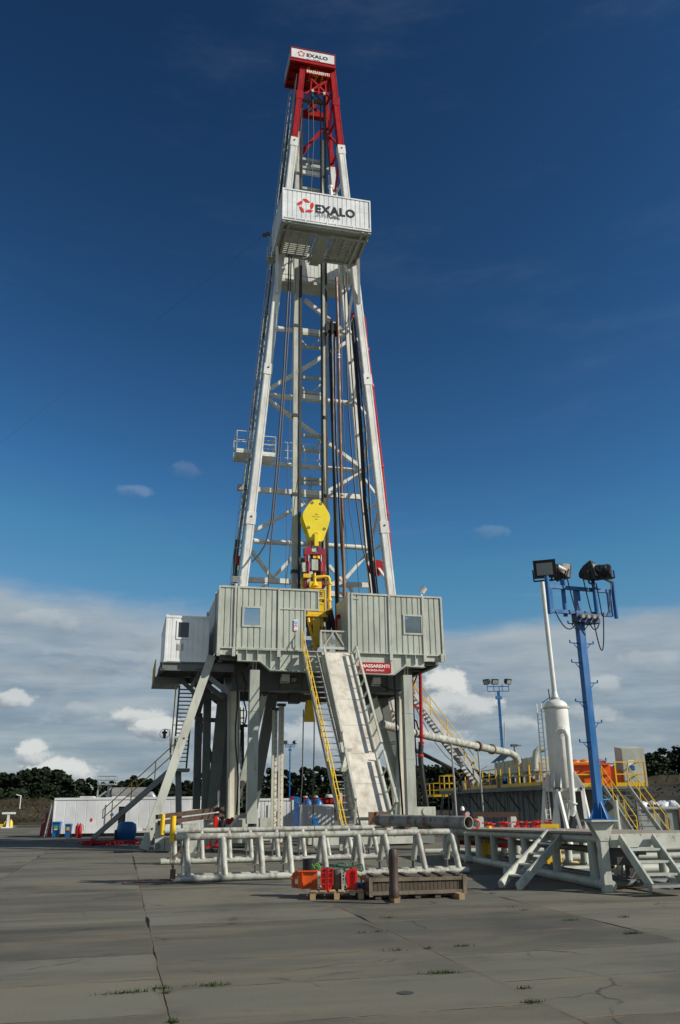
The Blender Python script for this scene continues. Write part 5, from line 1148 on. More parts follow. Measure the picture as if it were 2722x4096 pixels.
# slings tied to the rack's near corner
mb = MB(); a = W(-4.05, -15.2, .14)
for i in range(3): mb.path([a + EU * .03 * i, a + EU * (.02 - .05 * i) + EZ * .35 + EV * .1, W(-3.75 + .05 * i, -15.0, .95)], .012, 5)
mb.box(a + EZ * .06, (.12, .22, .2)); mb.path(arc(W(-4.6, -15.0, .02), EU, EV, .62, 0, 5.6, 22), .008, 4); mb.path(arc(W(-4.5, -14.9, .03), EU, EV, .45, .4, 4.6, 18), .008, 4)
single('wire_sling', 'rusty wire slings looped round the left end of the near pipe rack', 'sling', mb, RUST)

# ------------------------------------------------------------------ catwalk
CP = R(9.55); KU = Vector((math.cos(CP), math.sin(CP), 0)); KV = Vector((-math.sin(CP), math.cos(CP), 0)); K0 = Vector((5.39, 18.92, 0)); KA = (KU, KV, EZ)
def K(a, b, z): return K0 + KU * a + KV * b + EZ * (z * (1 - .0165 * max(0, b)))
KL, KW, DZ = 12.6, 1.85, 1.13
ct = thing('catwalk', 'long grey raised catwalk with pipe frame and brown plank deck', 'catwalk', K(.9, 6, 0))
mb = MB(); mb.beam(K(KW / 2, 0, DZ), K(KW / 2, KL, DZ), KW + .06, .045); build('deck', mb, mat('deck_plate', (.34, .29, .23), .75, dirt=.6, rust=.08, scale=1.0), ct)
mb = MB(); mb.beam(K(.03, .16, DZ - .09), K(KW, .16, DZ - .09), .26, .13, EZ); mb = MB(); mb.box(K(KW / 2 + .1, .05, DZ - .155), (KW - .2, .1, .27), KA); build('end_beam', mb, mat('worn_grey_paint', (.50, .52, .455), .55, dirt=.45, rust=.17, rustcol=(.20, .09, .035), scale=1.6, streak=.8), ct)
for a in (.12, KW - .12):
    mb = MB(); mb.tube(K(a, .25, DZ - .12), K(a, KL, DZ - .12), .10, 14); build('top_pipe', mb, GREY, ct)
    mb = MB(); mb.tube(K(a, .0, .11), K(a, KL, .11), .11, 14); build('base_pipe', mb, GREY, ct)
for i, b in enumerate((.75, 2.75, 4.75, 5.75, 7.2, 8.6, 9.7, 10.9, 12.2)):
    for a in (.12, KW - .12):
        mb = MB(); mb.tube(K(a, b, .15), K(a, b, DZ - .14), .10, 12); l = build('post', mb, GREY if a < 1 else LGREY, ct)
        if a > 1:
            k = MB(); k.prism([K(a, b - .1, .02), K(a, b - .34, .02), K(a, b - .1, .28)], KU * .05); k.prism([K(a - .34, b, .02), K(a - .1, b, .02), K(a - .1, b, .28)], KV * .05); build('gusset', k, LGREY, l)
mb = MB()
for b in (.5, 3.6, 6.6, 9.4, 12.0): mb.tube(K(.12, b, .11), K(KW - .12, b, .11), .08, 10); mb.beam(K(.1, b, DZ - .08), K(KW - .1, b, DZ - .08), .1, .1)
mb.tube(K(.4, 1.6, .2), K(.6, 12, .2), .06, 8); mb.tube(K(.9, .3, .12), K(1.1, 9, .16), .05, 8); mb.pipe(K(1.05, -.7, .14), K(.75, 4, .16), .06, .045, 12); build('cross_pipe', mb, SLATE, ct)
mb = MB(); mb.beam(K(.9, .35, .72), K(.9, 9.5, .72), .5, .10, EZ); mb.tube(K(.55, 1.2, .75), K(.55, 12, .75), .07, 10); build('trough', mb, SLATE, ct)
mb = MB(); mb.tube(K(.7, 1.1, .66), K(.7, 4.6, .78), .06, 10); mb.tube(K(.7, 1.1, .66), K(.62, .9, .4), .05, 8); build('yellow_ram', mb, YELLOW, ct)
mb = MB(); mb.path([K(.62, .9, .42), K(.4, .8, .36), K(.3, .85, .5)], .03, 6); mb.path(arc(K(.4, .8, .2), KU, EZ, .13, 0, 6.28, 14), .014, 5); mb.path(sag(K(.06, .1, .8), K(.5, 1.2, .5), .3), .015, 5); build('cable', mb, BLACK, ct)
# corner post that carries the light mast
mb = MB(); mb.beam(K(0.02, 0.02, 0), K(.02, .02, 1.2), .17, .19, KV); mb.box(K(.02, .02, 1.375), (.62, .5, .03), KA)
mb.prism([K(-.07, -.09, .98), K(.11, -.09, .98), K(.28, -.09, 1.36), K(-.26, -.09, 1.36)], KV * .05); mb.prism([K(-.07, .09, .98), K(.11, .09, .98), K(.28, .09, 1.36), K(-.26, .09, 1.36)], KV * .05); build('corner_post', mb, mat('worn_post_paint', (.48, .50, .44), .55, dirt=.45, rust=.13, rustcol=(.28, .13, .04), scale=1.6, streak=.8), ct)
# controller box under the deck's near end
mb = MB(); mb.box(K(.62, .35, .70), (.5, .4, .42), KA); mb.box(K(.75, .3, .36), (.2, .2, .3), KA); mb.path([K(.5, .2, .5), K(.42, .12, .32), K(.6, .05, .25), K(.75, .1, .4)], .02, 6)
cbx = single('pump_box', 'black box hanging under the near end of the catwalk', 'box', mb, DARK); mb = MB(); mb.lathe(K(.72, .14, .82), -KV, [(.0, 0), (.12, .0), (.12, .04), (.0, .05)], 16); build('blue_cap', mb, LTBLUE, cbx)
# steps
def steps(name, label, top, bot, wdir, width, n, m, tm, sh, td, th, rust=False):
    t = thing(name, label, 'steps', bot); top, bot = Vector(top), Vector(bot); rd = bot - top; rd.z = 0; rd.normalize()
    for k in (0, 1): o = wdir * width * k; build('stringer', MB().beam(top + o, bot + o, .05, sh, EZ), m, t)
    for i in range(1, n): p = lerp(top, bot, i / n) + wdir * (width / 2) ; build('tread', MB().box(p, (width + (.05 if not rust else -.06), td, th), (wdir, rd, EZ)), tm, t)
    return t
st_ = steps('metal_steps', 'grey steel steps with wide treads at the near end of the catwalk', K(.38, -.03, DZ - .10), K(.42, -1.08, .16), KU, .74, 4, GREY, GREY, .20, .20, .045)
mb = MB(); p = K(.42 + .37, -1.05, .19); mb.box(p, (.86, .34, .05), KA)
for i in range(13): mb.box(p + KU * (-.39 + i * .066) + EZ * .03, (.012, .32, .012), KA)
build('landing_tread', mb, GALV, st_)
a, b = at_z(2000, 3545, .05), K(-.02, 1.75, DZ - .06)
steps('narrow_steps', 'rust-streaked narrow steps leaning against the left side of the catwalk', b + KV * 1.05 - KU * .0, a + KV * .0, (at_z(2072, 3552, .05) - a).normalized(), .52, 5, MATS['worn_grey_paint'], GREY, .19, .2, .035, True)
mb = MB(); mb.box((at_z(2000, 3548, .01) + at_z(2080, 3552, .01)) / 2, (.8, .25, .02), KA); 
build('foot_plate', mb, RUST, bpy.data.objects['narrow_steps'])
# rusty pipe and plate on the catwalk
pa, pb_ = at_z(1512, 3282, DZ + .20), at_z(1876, 3291, DZ + .20)
pa, pb_ = K(-.02, 9.5, DZ + .22), K(.55, 3.6, DZ + .22)
pa = at_v(1512, 3281, uvz(pa)[1]); pb_ = at_v(1876, 3290, -15.2)
single('casing_pipe', 'rusty open-ended steel pipe lying along the catwalk', 'pipe', MB().pipe(pa, pb_, .165, .145, 28), RUSTGREY)
mb = MB()
for t in (.06, .3, .62): p = lerp(pa, pb_, t); mb.box(p - EZ * .19, (.5, .1, .045))
single('dunnage', 'small rusty packing strips under the big rusty pipe', 'packing strips', mb, RUST)
q = lambda x, y, v=-7.6: at_v(x, y, v)
mb = MB(); mb.prism([q(1475, 3248), q(1553, 3248), q(1549, 3300), q(1475, 3304)], EV * .03); mb.prism([q(1475, 3304), q(1500, 3285), q(1508, 3252), q(1502, 3248)], EU * .02); mb.box(q(1508, 3255), (.06, .08, .14))
single('rusty_plate', 'rusty brown steel plate standing at the foot of the ramp', 'plate', mb, RUST)
single('toe_board', 'yellow steel toe board standing on the far edge of the catwalk', 'toe board', MB().beam(at_y(2163, 3304, 21.2), at_y(2237, 3303, 21.2), .05, .085), YELLOW)

# ------------------------------------------------------------------ blue light mast on the catwalk corner
lm = thing('light_mast', 'tall blue light mast bolted on the corner of the catwalk', 'light mast', K(.02, .02, 1.39))
PX, PY = K(.02, .02, 0).x, K(.02, .02, 0).y; LB = Vector((PX, PY, 0)); LA = (Vector((math.cos(R(20)), math.sin(R(20)), 0)), Vector((-math.sin(R(20)), math.cos(R(20)), 0)), EZ)
def L(a, b, z): return LB + LA[0] * a + LA[1] * b + EZ * z
mb = MB(); mb.beam(L(0, 0, 1.39), L(0, 0, 5.62), .155, .155, LA[1]); build('pole', mb, BLUE, lm)
mb = MB(); mb.box(L(0, 0, 1.40), (.58, .46, .025), KA)
for d in (LA[0], -LA[0], LA[1], -LA[1]): s = EZ.cross(d) * .008; p = LB + d * .09; mb.prism([p - s + EZ * 1.412, p + d * .17 - s + EZ * 1.412, p - s + EZ * 1.75], s * 2)
build('base_plate', mb, BLUE, lm)
mb = MB()
for (py, s) in ((2496, -1), (2496, 1), (2573, -1), (2573, 1), (2651, -1), (2730, 1), (2808, -1), (2890, 1), (2970, -1), (3045, 1), (3200, 1)):
    z = at_y(2370, py, 18.9).z; a = L(.09 * s, 0, z); b = L(.31 * s, 0, z + .01); mb.tube(a, b, .014, 6); mb.tube(b, b + EZ * .06, .016, 6); mb.tube(L(.09 * s, 0, z - .15), L(.22 * s, 0, z), .010, 5)
pieces('climbing_step', mb, BLUE, lm)
HZ0, HZ1 = 5.80, 6.36
mb = MB(); x0, x1 = -.80, .86
for z in (HZ0, HZ1): mb.beam(L(x0, -.08, z), L(x1, -.08, z), .08, .08)
for x in (x0 + .04, x1 - .04): mb.beam(L(x, -.08, HZ0 + .04), L(x, -.08, HZ1 - .04), .075, .075)
for x, dv in ((x0 - .06, -.14), (x1 + .06, -.14), (-.34, .02), (.38, -.16)): mb.tube(L(x, dv, HZ0 - .08), L(x, dv, HZ1 + .22), .05, 10)
mb.beam(L(0, -.0, 5.6), L(0, -.0, HZ1), .11, .11, LA[1]); build('head_frame', mb, BLUE, lm)
mb = MB(); mb.box(L(.08, -.14, 5.66), (.62, .2, .2), LA); jb = build('junction_box', mb, DKBLUE, lm); mb = MB()
for i in range(4): mb.tube(L(-.12 + i * .15, -.24, 5.70), L(-.12 + i * .15, -.34, 5.67), .045, 9)
build('socket', mb, LGREY, jb)
mb = MB()
for a, b, s in (((-.76, 5.78), (-.2, 5.6), .3), ((-.3, 5.7), (-.1, 5.6), .25), ((.24, 5.6), (.52, 5.8), .75), ((.1, 5.6), (.4, 5.62), .2), ((.42, 6.5), (.48, 5.75), -.05), ((.86, 6.6), (.62, 5.75), .1), ((-.36, 6.6), (-.2, 5.75), .05), ((.05, 6.8), (.2, 5.8), .05)):
    mb.path(sag(L(a[0], -.2, a[1]), L(b[0], -.2, b[1]), s), .014, 5)
build('cable', mb, BLACK, lm)
def big_lamp(name, label, px, py, D, aim, w, h, dp_, base, back=ALU):
    c = at_y(px, py, D); d, q, up = frame(Vector(aim)); t = thing(name, label, 'floodlight', c, 'floodlights of the blue light mast'); mb = MB()
    mb.box(c, (.05, w, h), (d, q, up))
    r = []
    for e, k1, k2_ in ((.025, .98, .98), (.025 + dp_ * .45, .82, .8), (.025 + dp_ * .8, .6, .5), (.025 + dp_, .3, .25)): r += [c - d * e + q * sx * w / 2 * k1 + up * sz * h / 2 * k2_ for sx, sz in ((-1, -1), (1, -1), (1, 1), (-1, 1))]
    fs = [(k * 4 + i, k * 4 + (i + 1) % 4, k * 4 + 4 + (i + 1) % 4, k * 4 + 4 + i) for k in range(3) for i in range(4)] + [(12, 13, 14, 15)]
    mb.add(r, fs); build('housing', mb, BLACK, t)
    build('glass', MB().box(c + d * .032, (.014, w * .72, h * .66), (d, q, up)), LAMPGLASS, t)
    k = MB()
    for sx in (-1, 1): k.tube(c - d * dp_ * .35 + q * sx * w * .2 - up * h * .05, c - d * dp_ * 1.05 + q * sx * w * .2 - up * h * .05, w * .26, 12, w * .2)
    build('ballast', k, back, t)
    k = MB(); e = Vector(base); k.beam(c + q * (w / 2 + .03) - d * .1, c + q * (w / 2 + .03) - d * .15 - up * h * .62, .03); k.beam(c - q * (w / 2 + .03) - d * .1, c - q * (w / 2 + .03) - d * .15 - up * h * .62, .03); k.beam(c + q * (w / 2 + .03) - d * .15 - up * h * .62, c - q * (w / 2 + .03) - d * .15 - up * h * .62, .03); k.beam(c - d * .15 - up * h * .62, e, .04); build('yoke', k, BLACK, t)
    return t
big_lamp('floodlight', 'big black floodlight facing left with its pale glass showing', 2180, 2276, 18.75, (-.30, -.92, -.22), .50, .42, .42, L(x0 - .02, -.14, HZ1 + .2))
big_lamp('floodlight', 'black floodlight behind the left one, facing away', 2256, 2292, 19.15, (.75, .55, -.25), .40, .34, .34, L(-.34, .02, HZ1 + .2))
big_lamp('floodlight', 'rounded black floodlight tipped up toward the right', 2378, 2282, 18.6, (.72, -.60, .18), .22, .44, .34, L(.38, -.16, HZ1 + .2), BLACK)
big_lamp('floodlight', 'black floodlight at the right end of the blue head frame, facing away', 2412, 2292, 18.75, (.25, .95, -.15), .40, .32, .34, L(x1 + .06, -.14, HZ1 + .2), BLACK)

# ------------------------------------------------------------------ pallet with tools
pc = (at_z(1240, 3600) + at_z(1457, 3597)) / 2; pf = (at_z(1457, 3597) - at_z(1240, 3600)); PW = pf.length; PU = pf.normalized(); PU.z = 0; PV = EZ.cross(PU); PA = (PU, PV, EZ)
O_ = at_z(1240, 3601)
def P(a, b, z): return O_ + PU * a + PV * b + EZ * z
PD = 1.15
pl = thing('pallet', 'wooden pallet loaded with red and orange drilling tools', 'pallet', P(PW / 2, PD / 2, 0), 'wooden bases on the ground')
mb = MB()
for a in (.06, PW / 2, PW - .06):
    for b in (.07, PD / 2, PD - .07): mb.box(P(a, b, .07), (.11, .13, .10), PA)
    mb.box(P(a, PD / 2, .011), (.1, PD, .02), PA)
build('blocks', mb, WOOD, pl)
mb = MB()
for b in (.07, PD / 2, PD - .07): mb.box(P(PW / 2, b, .131), (PW, .12, .02), PA)
build('stringer_boards', mb, WOOD, pl)
mb = MB()
for i in range(6): a = .08 + (PW - .16) * i / 5; mb.box(P(a, PD / 2, .153), (.125, PD + .02, .022), PA)
build('deck_boards', mb, WOOD, pl)
PZ = .165
def px2(px, py, b):   # point on the plane PV = b of the pallet
    d = ray(px, py); n = PV; o = P(0, b, 0); return EYEP + d * ((o - EYEP).dot(n) / d.dot(n))
def pab(p): return (p - O_).dot(PU), (p - O_).dot(PV), p.z
# orange elevator
oe = thing('orange_tong', 'bright orange hinged pipe tong lying on the left half of the pallet', 'pipe tong', P(.1, .75, PZ))
def pk(x, y, b): return px2(1130 + .2551 * x, 3400 + .2551 * y, b)
mb = MB(); c0 = .55
mb.prism([pk(245, 600, c0), pk(320, 612, c0), pk(555, 605, c0), pk(550, 345, c0), pk(240, 340, c0)], PV * .34); build('body', mb, ORANGE, oe)
mb = MB(); mb.prism([pk(310, 618, c0 - .03), pk(330, 618, c0 - .03), pk(328, 345, c0 - .03), pk(308, 345, c0 - .03)], PV * .03); mb.beam(pk(340, 575, c0 - .03), pk(475, 490, c0 - .03), .03, .05, PV); mb.prism([pk(235, 345, c0 - .04), pk(555, 345, c0 - .04), pk(545, 322, c0 - .04), pk(240, 325, c0 - .04)], PV * .42); build('ribs', mb, ORANGE, oe)
mb = MB(); mb.prism([pk(x, y, c0 + .05) for x, y in ((240, 340), (190, 345), (160, 375), (142, 430), (150, 590), (240, 600), (240, 548), (196, 545), (192, 460), (205, 430), (240, 425))], PV * .2); mb.tube(pk(150, 430, c0 + .02), pk(150, 430, c0 + .28), .03, 8); build('jaw', mb, mat('brown_orange_paint', (.48, .085, .015), .45, dirt=.3), oe)
ca = pk(430, 322, c0 + .14); mb = MB(); mb.pipe(ca, ca + EZ * .225, .145, .115, 22); single('black_sleeve', 'short black rubber sleeve standing on the orange tong', 'sleeve', mb, BLACK)
def slip(name, label, x0, x1, yt, yb, b, m, back, handle, hm):
    t = thing(name, label, 'pipe slip', px2(1130 + .2551 * (x0 + x1) / 2, 3400 + .2551 * yb, b)); A = pab(pk(x0, yb, b)); Bq = pab(pk(x1, yt, b)); cx_ = (A[0] + Bq[0]) / 2; w = (Bq[0] - A[0]); z0, z1 = A[2], Bq[2]
    mb = MB()
    for s in (-1, 1):
        xa = cx_ + s * .008; pts = [P(xa, b, z0), P(cx_ + s * w * .22, b, z0), P(cx_ + s * w * .48, b, z0 + (z1 - z0) * .28), P(cx_ + s * w * .5, b, z1 - .02), P(xa, b, z1)]
        mb.prism(pts if s > 0 else pts[::-1], PV * .02)
        for z in (.32, .55, .78): mb.box(P(cx_ + s * w * .25, b - .012, z0 + (z1 - z0) * z), (w * .42, .035, .022), PA)
        mb.box(P(cx_ + s * w * .47, b - .015, (z0 + z1) / 2 + .05), (.022, .04, (z1 - z0) * .68), PA); mb.box(P(cx_ + s * .02, b - .015, (z0 + z1) / 2), (.022, .04, (z1 - z0) * .95), PA)
    build('segments', mb, m, t)
    mb = MB(); mb.lathe(P(cx_, b + .12, z0), EZ, [(w * .28, 0), (w * .42, (z1 - z0) * .3), (w * .5, (z1 - z0) * .8), (w * .5, z1 - z0 - .02), (w * .36, z1 - z0), (w * .36, z1 - z0 - .2)], 18); build('shell', mb, back, t)
    mb = MB(); mb.tube(P(cx_ - w * .3, b - .02, z1 - .08), P(cx_ - w * .3, b + .0, z1 - .08), .03, 10); mb.tube(P(cx_ + w * .3, b - .02, z1 - .08), P(cx_ + w * .3, b + .0, z1 - .08), .035, 10); build('pin_holes', mb, DARK, t)
    mb = MB()
    for h in handle: mb.path([pk(x, y, b + .1) for x, y in h], .014, 7)
    build('handle', mb, hm, t); return t
slip('red_slip', 'red ribbed pipe slip opened toward the viewer in the middle of the pallet', 605, 798, 275, 655, .12, BRIGHTRED, SAND, [[(600, 300), (575, 225), (530, 215), (480, 260), (470, 225)], [(590, 310), (540, 235), (495, 250), (510, 290)]], GREENL)
mb = MB(); c = pab(pk(870, 640, .35)); z1 = pab(pk(870, 300, .35))[2]; mb.lathe(P(c[0], .40, PZ), EZ, [(.13, 0), (.165, (z1 - PZ) * .7), (.165, (z1 - PZ) * .82), (.15, z1 - PZ), (.1, z1 - PZ), (.1, z1 - PZ - .15)], 20)
gs = single('grey_slip', 'grey round pipe slip standing between the two red ones', 'pipe slip', mb, SAND); mb = MB()
for x in (935, 985): mb.beam(pk(x, 345, .22), pk(940 + (x - 935) * .3, 640, .22), .02, .05, PV)
for y in (380, 430, 490, 545): mb.beam(pk(935, y, .22), pk(980, y, .22), .02, .05, PV)
build('edge_rib', mb, LGREY, gs); mb = MB()
mb.path([pk(x, y, .35) for x, y in ((790, 285), (840, 235), (900, 200), (1000, 215), (1020, 245), (990, 265), (900, 250), (860, 235))], .015, 7); mb.path([pk(x, y, .32) for x, y in ((930, 330), (1000, 285), (1065, 250), (1080, 375), (1060, 380), (995, 310))], .015, 7); build('handle', mb, GREEN, gs)
mb = MB(); c0 = .22; mb.prism([pk(x, y, c0) for x, y in ((990, 350), (1005, 520), (1030, 600), (1060, 628), (1150, 622), (1172, 560), (1178, 340), (1150, 300), (1040, 305))], PV * .3); rd_ = single('red_elevator', 'glossy red pipe elevator standing at the right end of the pallet', 'pipe elevator', mb, mat('glossy_red_paint', (.66, .015, .015), .2, dirt=.06))
mb = MB(); mb.tube(pk(1080, 290, c0 + .1), pk(1170, 290, c0 + .1), .035, 10); mb.box(pk(1130, 330, c0 - .01), (.05, .03, .03), PA); mb.beam(pk(1015, 420, c0 - .02), pk(1040, 600, c0 - .02), .025, .04, PV); mb.beam(pk(1150, 330, c0 - .02), pk(1145, 600, c0 - .02), .03, .04, PV); build('latch', mb, MATS['glossy_red_paint'], rd_)
mb = MB(); mb.path([pk(x, y, .3) for x, y in ((960, 300), (1010, 270), (1100, 265), (1220, 218), (1250, 225), (1270, 310), (1245, 335), (1180, 310), (1090, 270))], .016, 7); build('handle', mb, GREEN, rd_)
mb = MB(); mb.path([pk(x, y, .45) for x, y in ((1180, 370), (1220, 400), (1240, 480), (1240, 550))], .018, 7); build('spare_handle', mb, GREENL, rd_)
mb = MB(); c = pk(1240, 620, .62); c.z = 0; mb.lathe(c + PU * .05, EZ, [(.0, 0), (.17, 0), (.17, .22), (.13, .26), (0, .27)], 18); single('blue_pot', 'small blue pot on the ground between the pallet and the crate', 'pot', mb, BLUE)
# crate
a = at_z(1478, 3588, .06); b = at_z(1866, 3576, .06); a.z = b.z = 0; XU = (b - a).normalized(); XV = EZ.cross(XU); XA = (XU, XV, EZ); XL = (b - a).length
def X(p, q, z): return a + XU * p + XV * q + EZ * z
cr_ = thing('wooden_crate', 'long low weathered wooden crate lying right of the pallet', 'crate', X(XL / 2, .3, 0))
mb = MB(); CD, H0, H1 = .62, .10, .36
mb.box(X(XL / 2, CD / 2, (H0 + H1) / 2), (XL - .06, CD - .06, H1 - H0 - .04), XA)
n = 24
for i in range(n): w_ = (XL - .02) / n; mb.box(X(.01 + w_ * (i + .5), .004 + random.uniform(0, .008), (H0 + H1) / 2), (w_ - .010, .02, H1 - H0 - .04 - random.uniform(0, .01)), XA)
build('sides', mb, OLDWOOD, cr_)
mb = MB()
for z in (H0 + .02, H1 - .0): mb.box(X(XL / 2, -.018, z), (XL + .02, .025, .065), XA); mb.box(X(-.012, CD / 2, z), (.025, CD, .065), XA); mb.box(X(XL + .012, CD / 2, z), (.025, CD, .065), XA)
for p in (.03, XL - .03): mb.box(X(p, -.034, (H0 + H1) / 2), (.07, .02, H1 - H0 + .08), XA)
build('battens', mb, mat('pale_weathered_wood', (.19, .155, .11), .85, dirt=.7, thr=(.42, .66), dirtcol=(.1, .08, .06), bump=.4), cr_)
mb = MB()
for i in range(5): mb.box(X(XL / 2 + random.uniform(-.03, .03), .06 + i * .125, H1 + .045 + random.uniform(-.004, .004)), (XL + random.uniform(-.06, .05), .112, .02), XA)
for i in range(6): mb.box(X(.12 + i * (XL - .24) / 5 + random.uniform(-.04, .04), CD / 2 + random.uniform(-.04, .03), H1 + .070), (random.uniform(.08, .14), CD + .04, .024), XA)
build('lid', mb, OLDWOOD, cr_)
mb = MB()
for i in range(5): mb.box(X(.18 + i * (XL - .36) / 4, CD / 2, .05), (.11, CD, .08), XA)
build('feet', mb, OLDWOOD, cr_)
# stub of drill collar and two timber blocks
b0, b1 = at_z(1540, 3585), at_z(1597, 3608)
single('timber_block', 'short squared timber under the brown steel stub', 'timber', MB().beam(at_z(1545, 3580) + EZ * .05, at_z(1590, 3612) + EZ * .05, .11, .1), WOOD, 'timber blocks by the crate')
single('timber_block', 'short squared timber poking out under the right end of the crate', 'timber', MB().beam(at_z(1782, 3575) + EZ * .05, at_z(1850, 3598) + EZ * .05, .11, .1), WOOD, 'timber blocks by the crate')
c = at_z(1578, 3592, .10); mb = MB(); mb.lathe(c, EZ, [(.0, 0), (.092, 0), (.098, .03), (.098, .16), (.088, .18), (.086, .66), (.090, .68), (.089, .77), (.072, .845), (.0, .846)], 22)
single('steel_stub', 'dark brown upright steel stub standing in front of the crate', 'steel stub', mb, mat('oiled_brown_steel', (.055, .035, .028), .5, dirt=.4, dirtcol=(.10, .06, .04)))

# ------------------------------------------------------------------ left background: white container and its surroundings
D = 53.5
A0 = at_z(204, 3345, 0); A1 = at_z(900, 3338, 0); GU = (at_y(612, 3199, 50) - at_y(208, 3195, 50)); GU = Vector((GU.x, 0, 0)).normalized(); GU = Vector((math.cos(R(4)), math.sin(R(4)), 0)); GV = EZ.cross(GU); GA = (GU, GV, EZ)
Gp = Vector((at_y(207, 3345, D).x, D, 0))
def G(a, b, z): return Gp + GU * a + GV * b + EZ * z
def gx(px): d = ray(px, 3260); n = GV; t_ = (Gp - EYEP).dot(n) / d.dot(n); return (EYEP + d * t_ - Gp).dot(GU)
def gz_(px, py): d = ray(px, py); t_ = (Gp - EYEP).dot(GV) / d.dot(GV); return (EYEP + d * t_).z
GL_, GH0, GH1 = gx(866), .20, gz_(208, 3195)
wc = thing('container', 'long white site container with a metal silencer on its roof', 'container', G(GL_ / 2, 1.2, 0))
dx0, dx1 = gx(474), gx(503); mb = MB(); mb.sheet(G(.06, 0, GH0), GU, GL_ - .1, GH1 - GH0, -GV, .62, .02, [(dx0 - .06, dx1 - .06, .04, gz_(480, 3226) - GH0)], flat=.93); mb.sheet(G(0, 2.4, GH0), -GV, 2.4, GH1 - GH0, -GU, .62, .02, flat=.93); mb.box(G(GL_ / 2, 1.22, GH1 - .05), (GL_ - .05, 2.3, .08), GA); mb.box(G(GL_ / 2, 2.4, 1.2), (GL_, .05, GH1 - .3), GA); mb.box(G(GL_, 1.2, 1.2), (.05, 2.3, GH1 - .3), GA); build('shell', mb, CLEANWHITE, wc)
mb = MB(); mb.box(G(GL_ / 2, .02, GH1 - .02), (GL_ + .04, .1, .13), GA); mb.box(G(.02, .03, (GH0 + GH1) / 2), (.09, .09, GH1 - GH0 - .14), GA); mb.box(G(gx(640), .0, gz_(640, 3322)), (6.2, .05, .1), GA); build('frame', mb, CLEANWHITE, wc)
mb = MB(); mb.box(G(GL_ / 2, .3, .09), (GL_ - .3, .3, .18), GA); mb.box(G(GL_ / 2, 2.0, .09), (GL_ - .3, .3, .18), GA); build('skid', mb, DARK, wc)
mb = MB(); mb.box(G((dx0 + dx1) / 2, .5, 1.0), (dx1 - dx0 + .1, .9, 1.6), GA); build('doorway_dark_block', mb, DOORDARK, wc)  # near-black block fills the doorway, standing in for the shade inside
mb = MB(); mb.box(G(gx(449), -.03, (GH0 + gz_(449, 3216)) / 2), (gx(474) - gx(425), .03, gz_(449, 3216) - GH0), GA); dr = build('door', mb, CLEANWHITE, wc); mb = MB(); mb.lathe(G(gx(450), -.05, gz_(450, 3258)), -GV, [(0, 0), (.09, 0), (.09, .01), (0, .01)], 14); build('blue_sign', mb, MATS['sign_blue'], dr)
mb = MB(); mb.box(G(gx(369), -.015, gz_(369, 3279)), (.11, .02, .17), GA); build('red_notice', mb, LOGORED, wc)
mb = MB(); mb.box(G(gx(335), .8, GH1 + .1), (gx(362) - gx(308), .7, .04), GA); mb.box(G(gx(335), .8, GH1 + .04), (.9, .4, .1), GA); mb.box(G(gx(465), .6, GH1 + .07), (gx(490) - gx(440), .6, .05), GA); build('roof_hatch', mb, CLEANWHITE, wc)
zc_ = (gz_(470, 3148) + gz_(470, 3194)) / 2; rr_ = (gz_(470, 3148) - gz_(470, 3194)) / 2
mb = MB(); mb.tube(G(gx(430), 1.2, zc_), G(gx(572), 1.2, zc_), rr_, 22); s_ = build('silencer', mb, ALU, wc); mb = MB(); mb.tube(G(gx(467), 1.2, zc_), G(gx(469), 1.2, zc_), rr_ + .01, 22); mb.path([G(gx(572), 1.2, zc_ - .1), G(gx(590), 1.2, zc_ - .12), G(gx(598), 1.2, zc_ - .3), G(gx(598), 1.2, GH1 - .03)], .2, 12); build('elbow', mb, ALU, s_)
mb = MB(); mb.tube(G(gx(416), 1.2, GH1 - .04), G(gx(416), 1.2, gz_(416, 3142)), .13, 12); mb.tube(G(gx(416), 1.2, GH1 - .04), G(gx(416), 1.2, GH1 + .12), .18, 12); build('exhaust_stack', mb, ALU, wc)
mb = MB(); z = gz_(405, 3136); x0, x1 = gx(371), gx(440); mb.box(G((x0 + x1) / 2, 1.2, z), (x1 - x0, .9, .08), GA); mb.beam(G(gx(371), 1.0, GH1), G(gx(372), 1.0, z), .1); mb.beam(G(gx(374), 1.0, GH1 + .05), G(gx(405), 1.0, gz_(400, 3165)), .09)
for x in (x0, (x0 + x1) / 2, x1):
    for d in (.75, 1.65): mb.tube(G(x, d, z), G(x, d, gz_(405, 3103)), .018, 5)
for hz in (gz_(405, 3103), (z + gz_(405, 3103)) / 2):
    for d in (.75, 1.65): mb.tube(G(x0, d, hz), G(x1, d, hz), .018, 5)
    for x in (x0, x1): mb.tube(G(x, .75, hz), G(x, 1.65, hz), .018, 5)
build('roof_platform', mb, GALV, wc)
mb = MB(); mb.beam(G(-.15, .1, GH1 - .1), G(-.35, -.3, .05), .05); mb.beam(G(-.15, .6, GH1 - .1), G(-.35, .2, .05), .05)
for i in range(7): mb.beam(lerp(G(-.15, .1, GH1 - .1), G(-.35, -.3, .05), (i + 1) / 8), lerp(G(-.15, .6, GH1 - .1), G(-.35, .2, .05), (i + 1) / 8), .03)
single('ladder', 'grey ladder leaning on the left end of the long white container', 'ladder', mb, GALV)
mb = MB(); p = G(-.55, 1.5, .7); mb.box(p, (.5, .3, 1.35), GA); mb.prism([p + GU * -.25 - EZ * .6, p + GU * -.55 - EZ * .68, p + GU * -.5 - EZ * .0, p + GU * -.25 + EZ * .2], GV * .1); single('red_board', 'dark red board standing behind the left end of the white container', 'board', mb, MAROON)
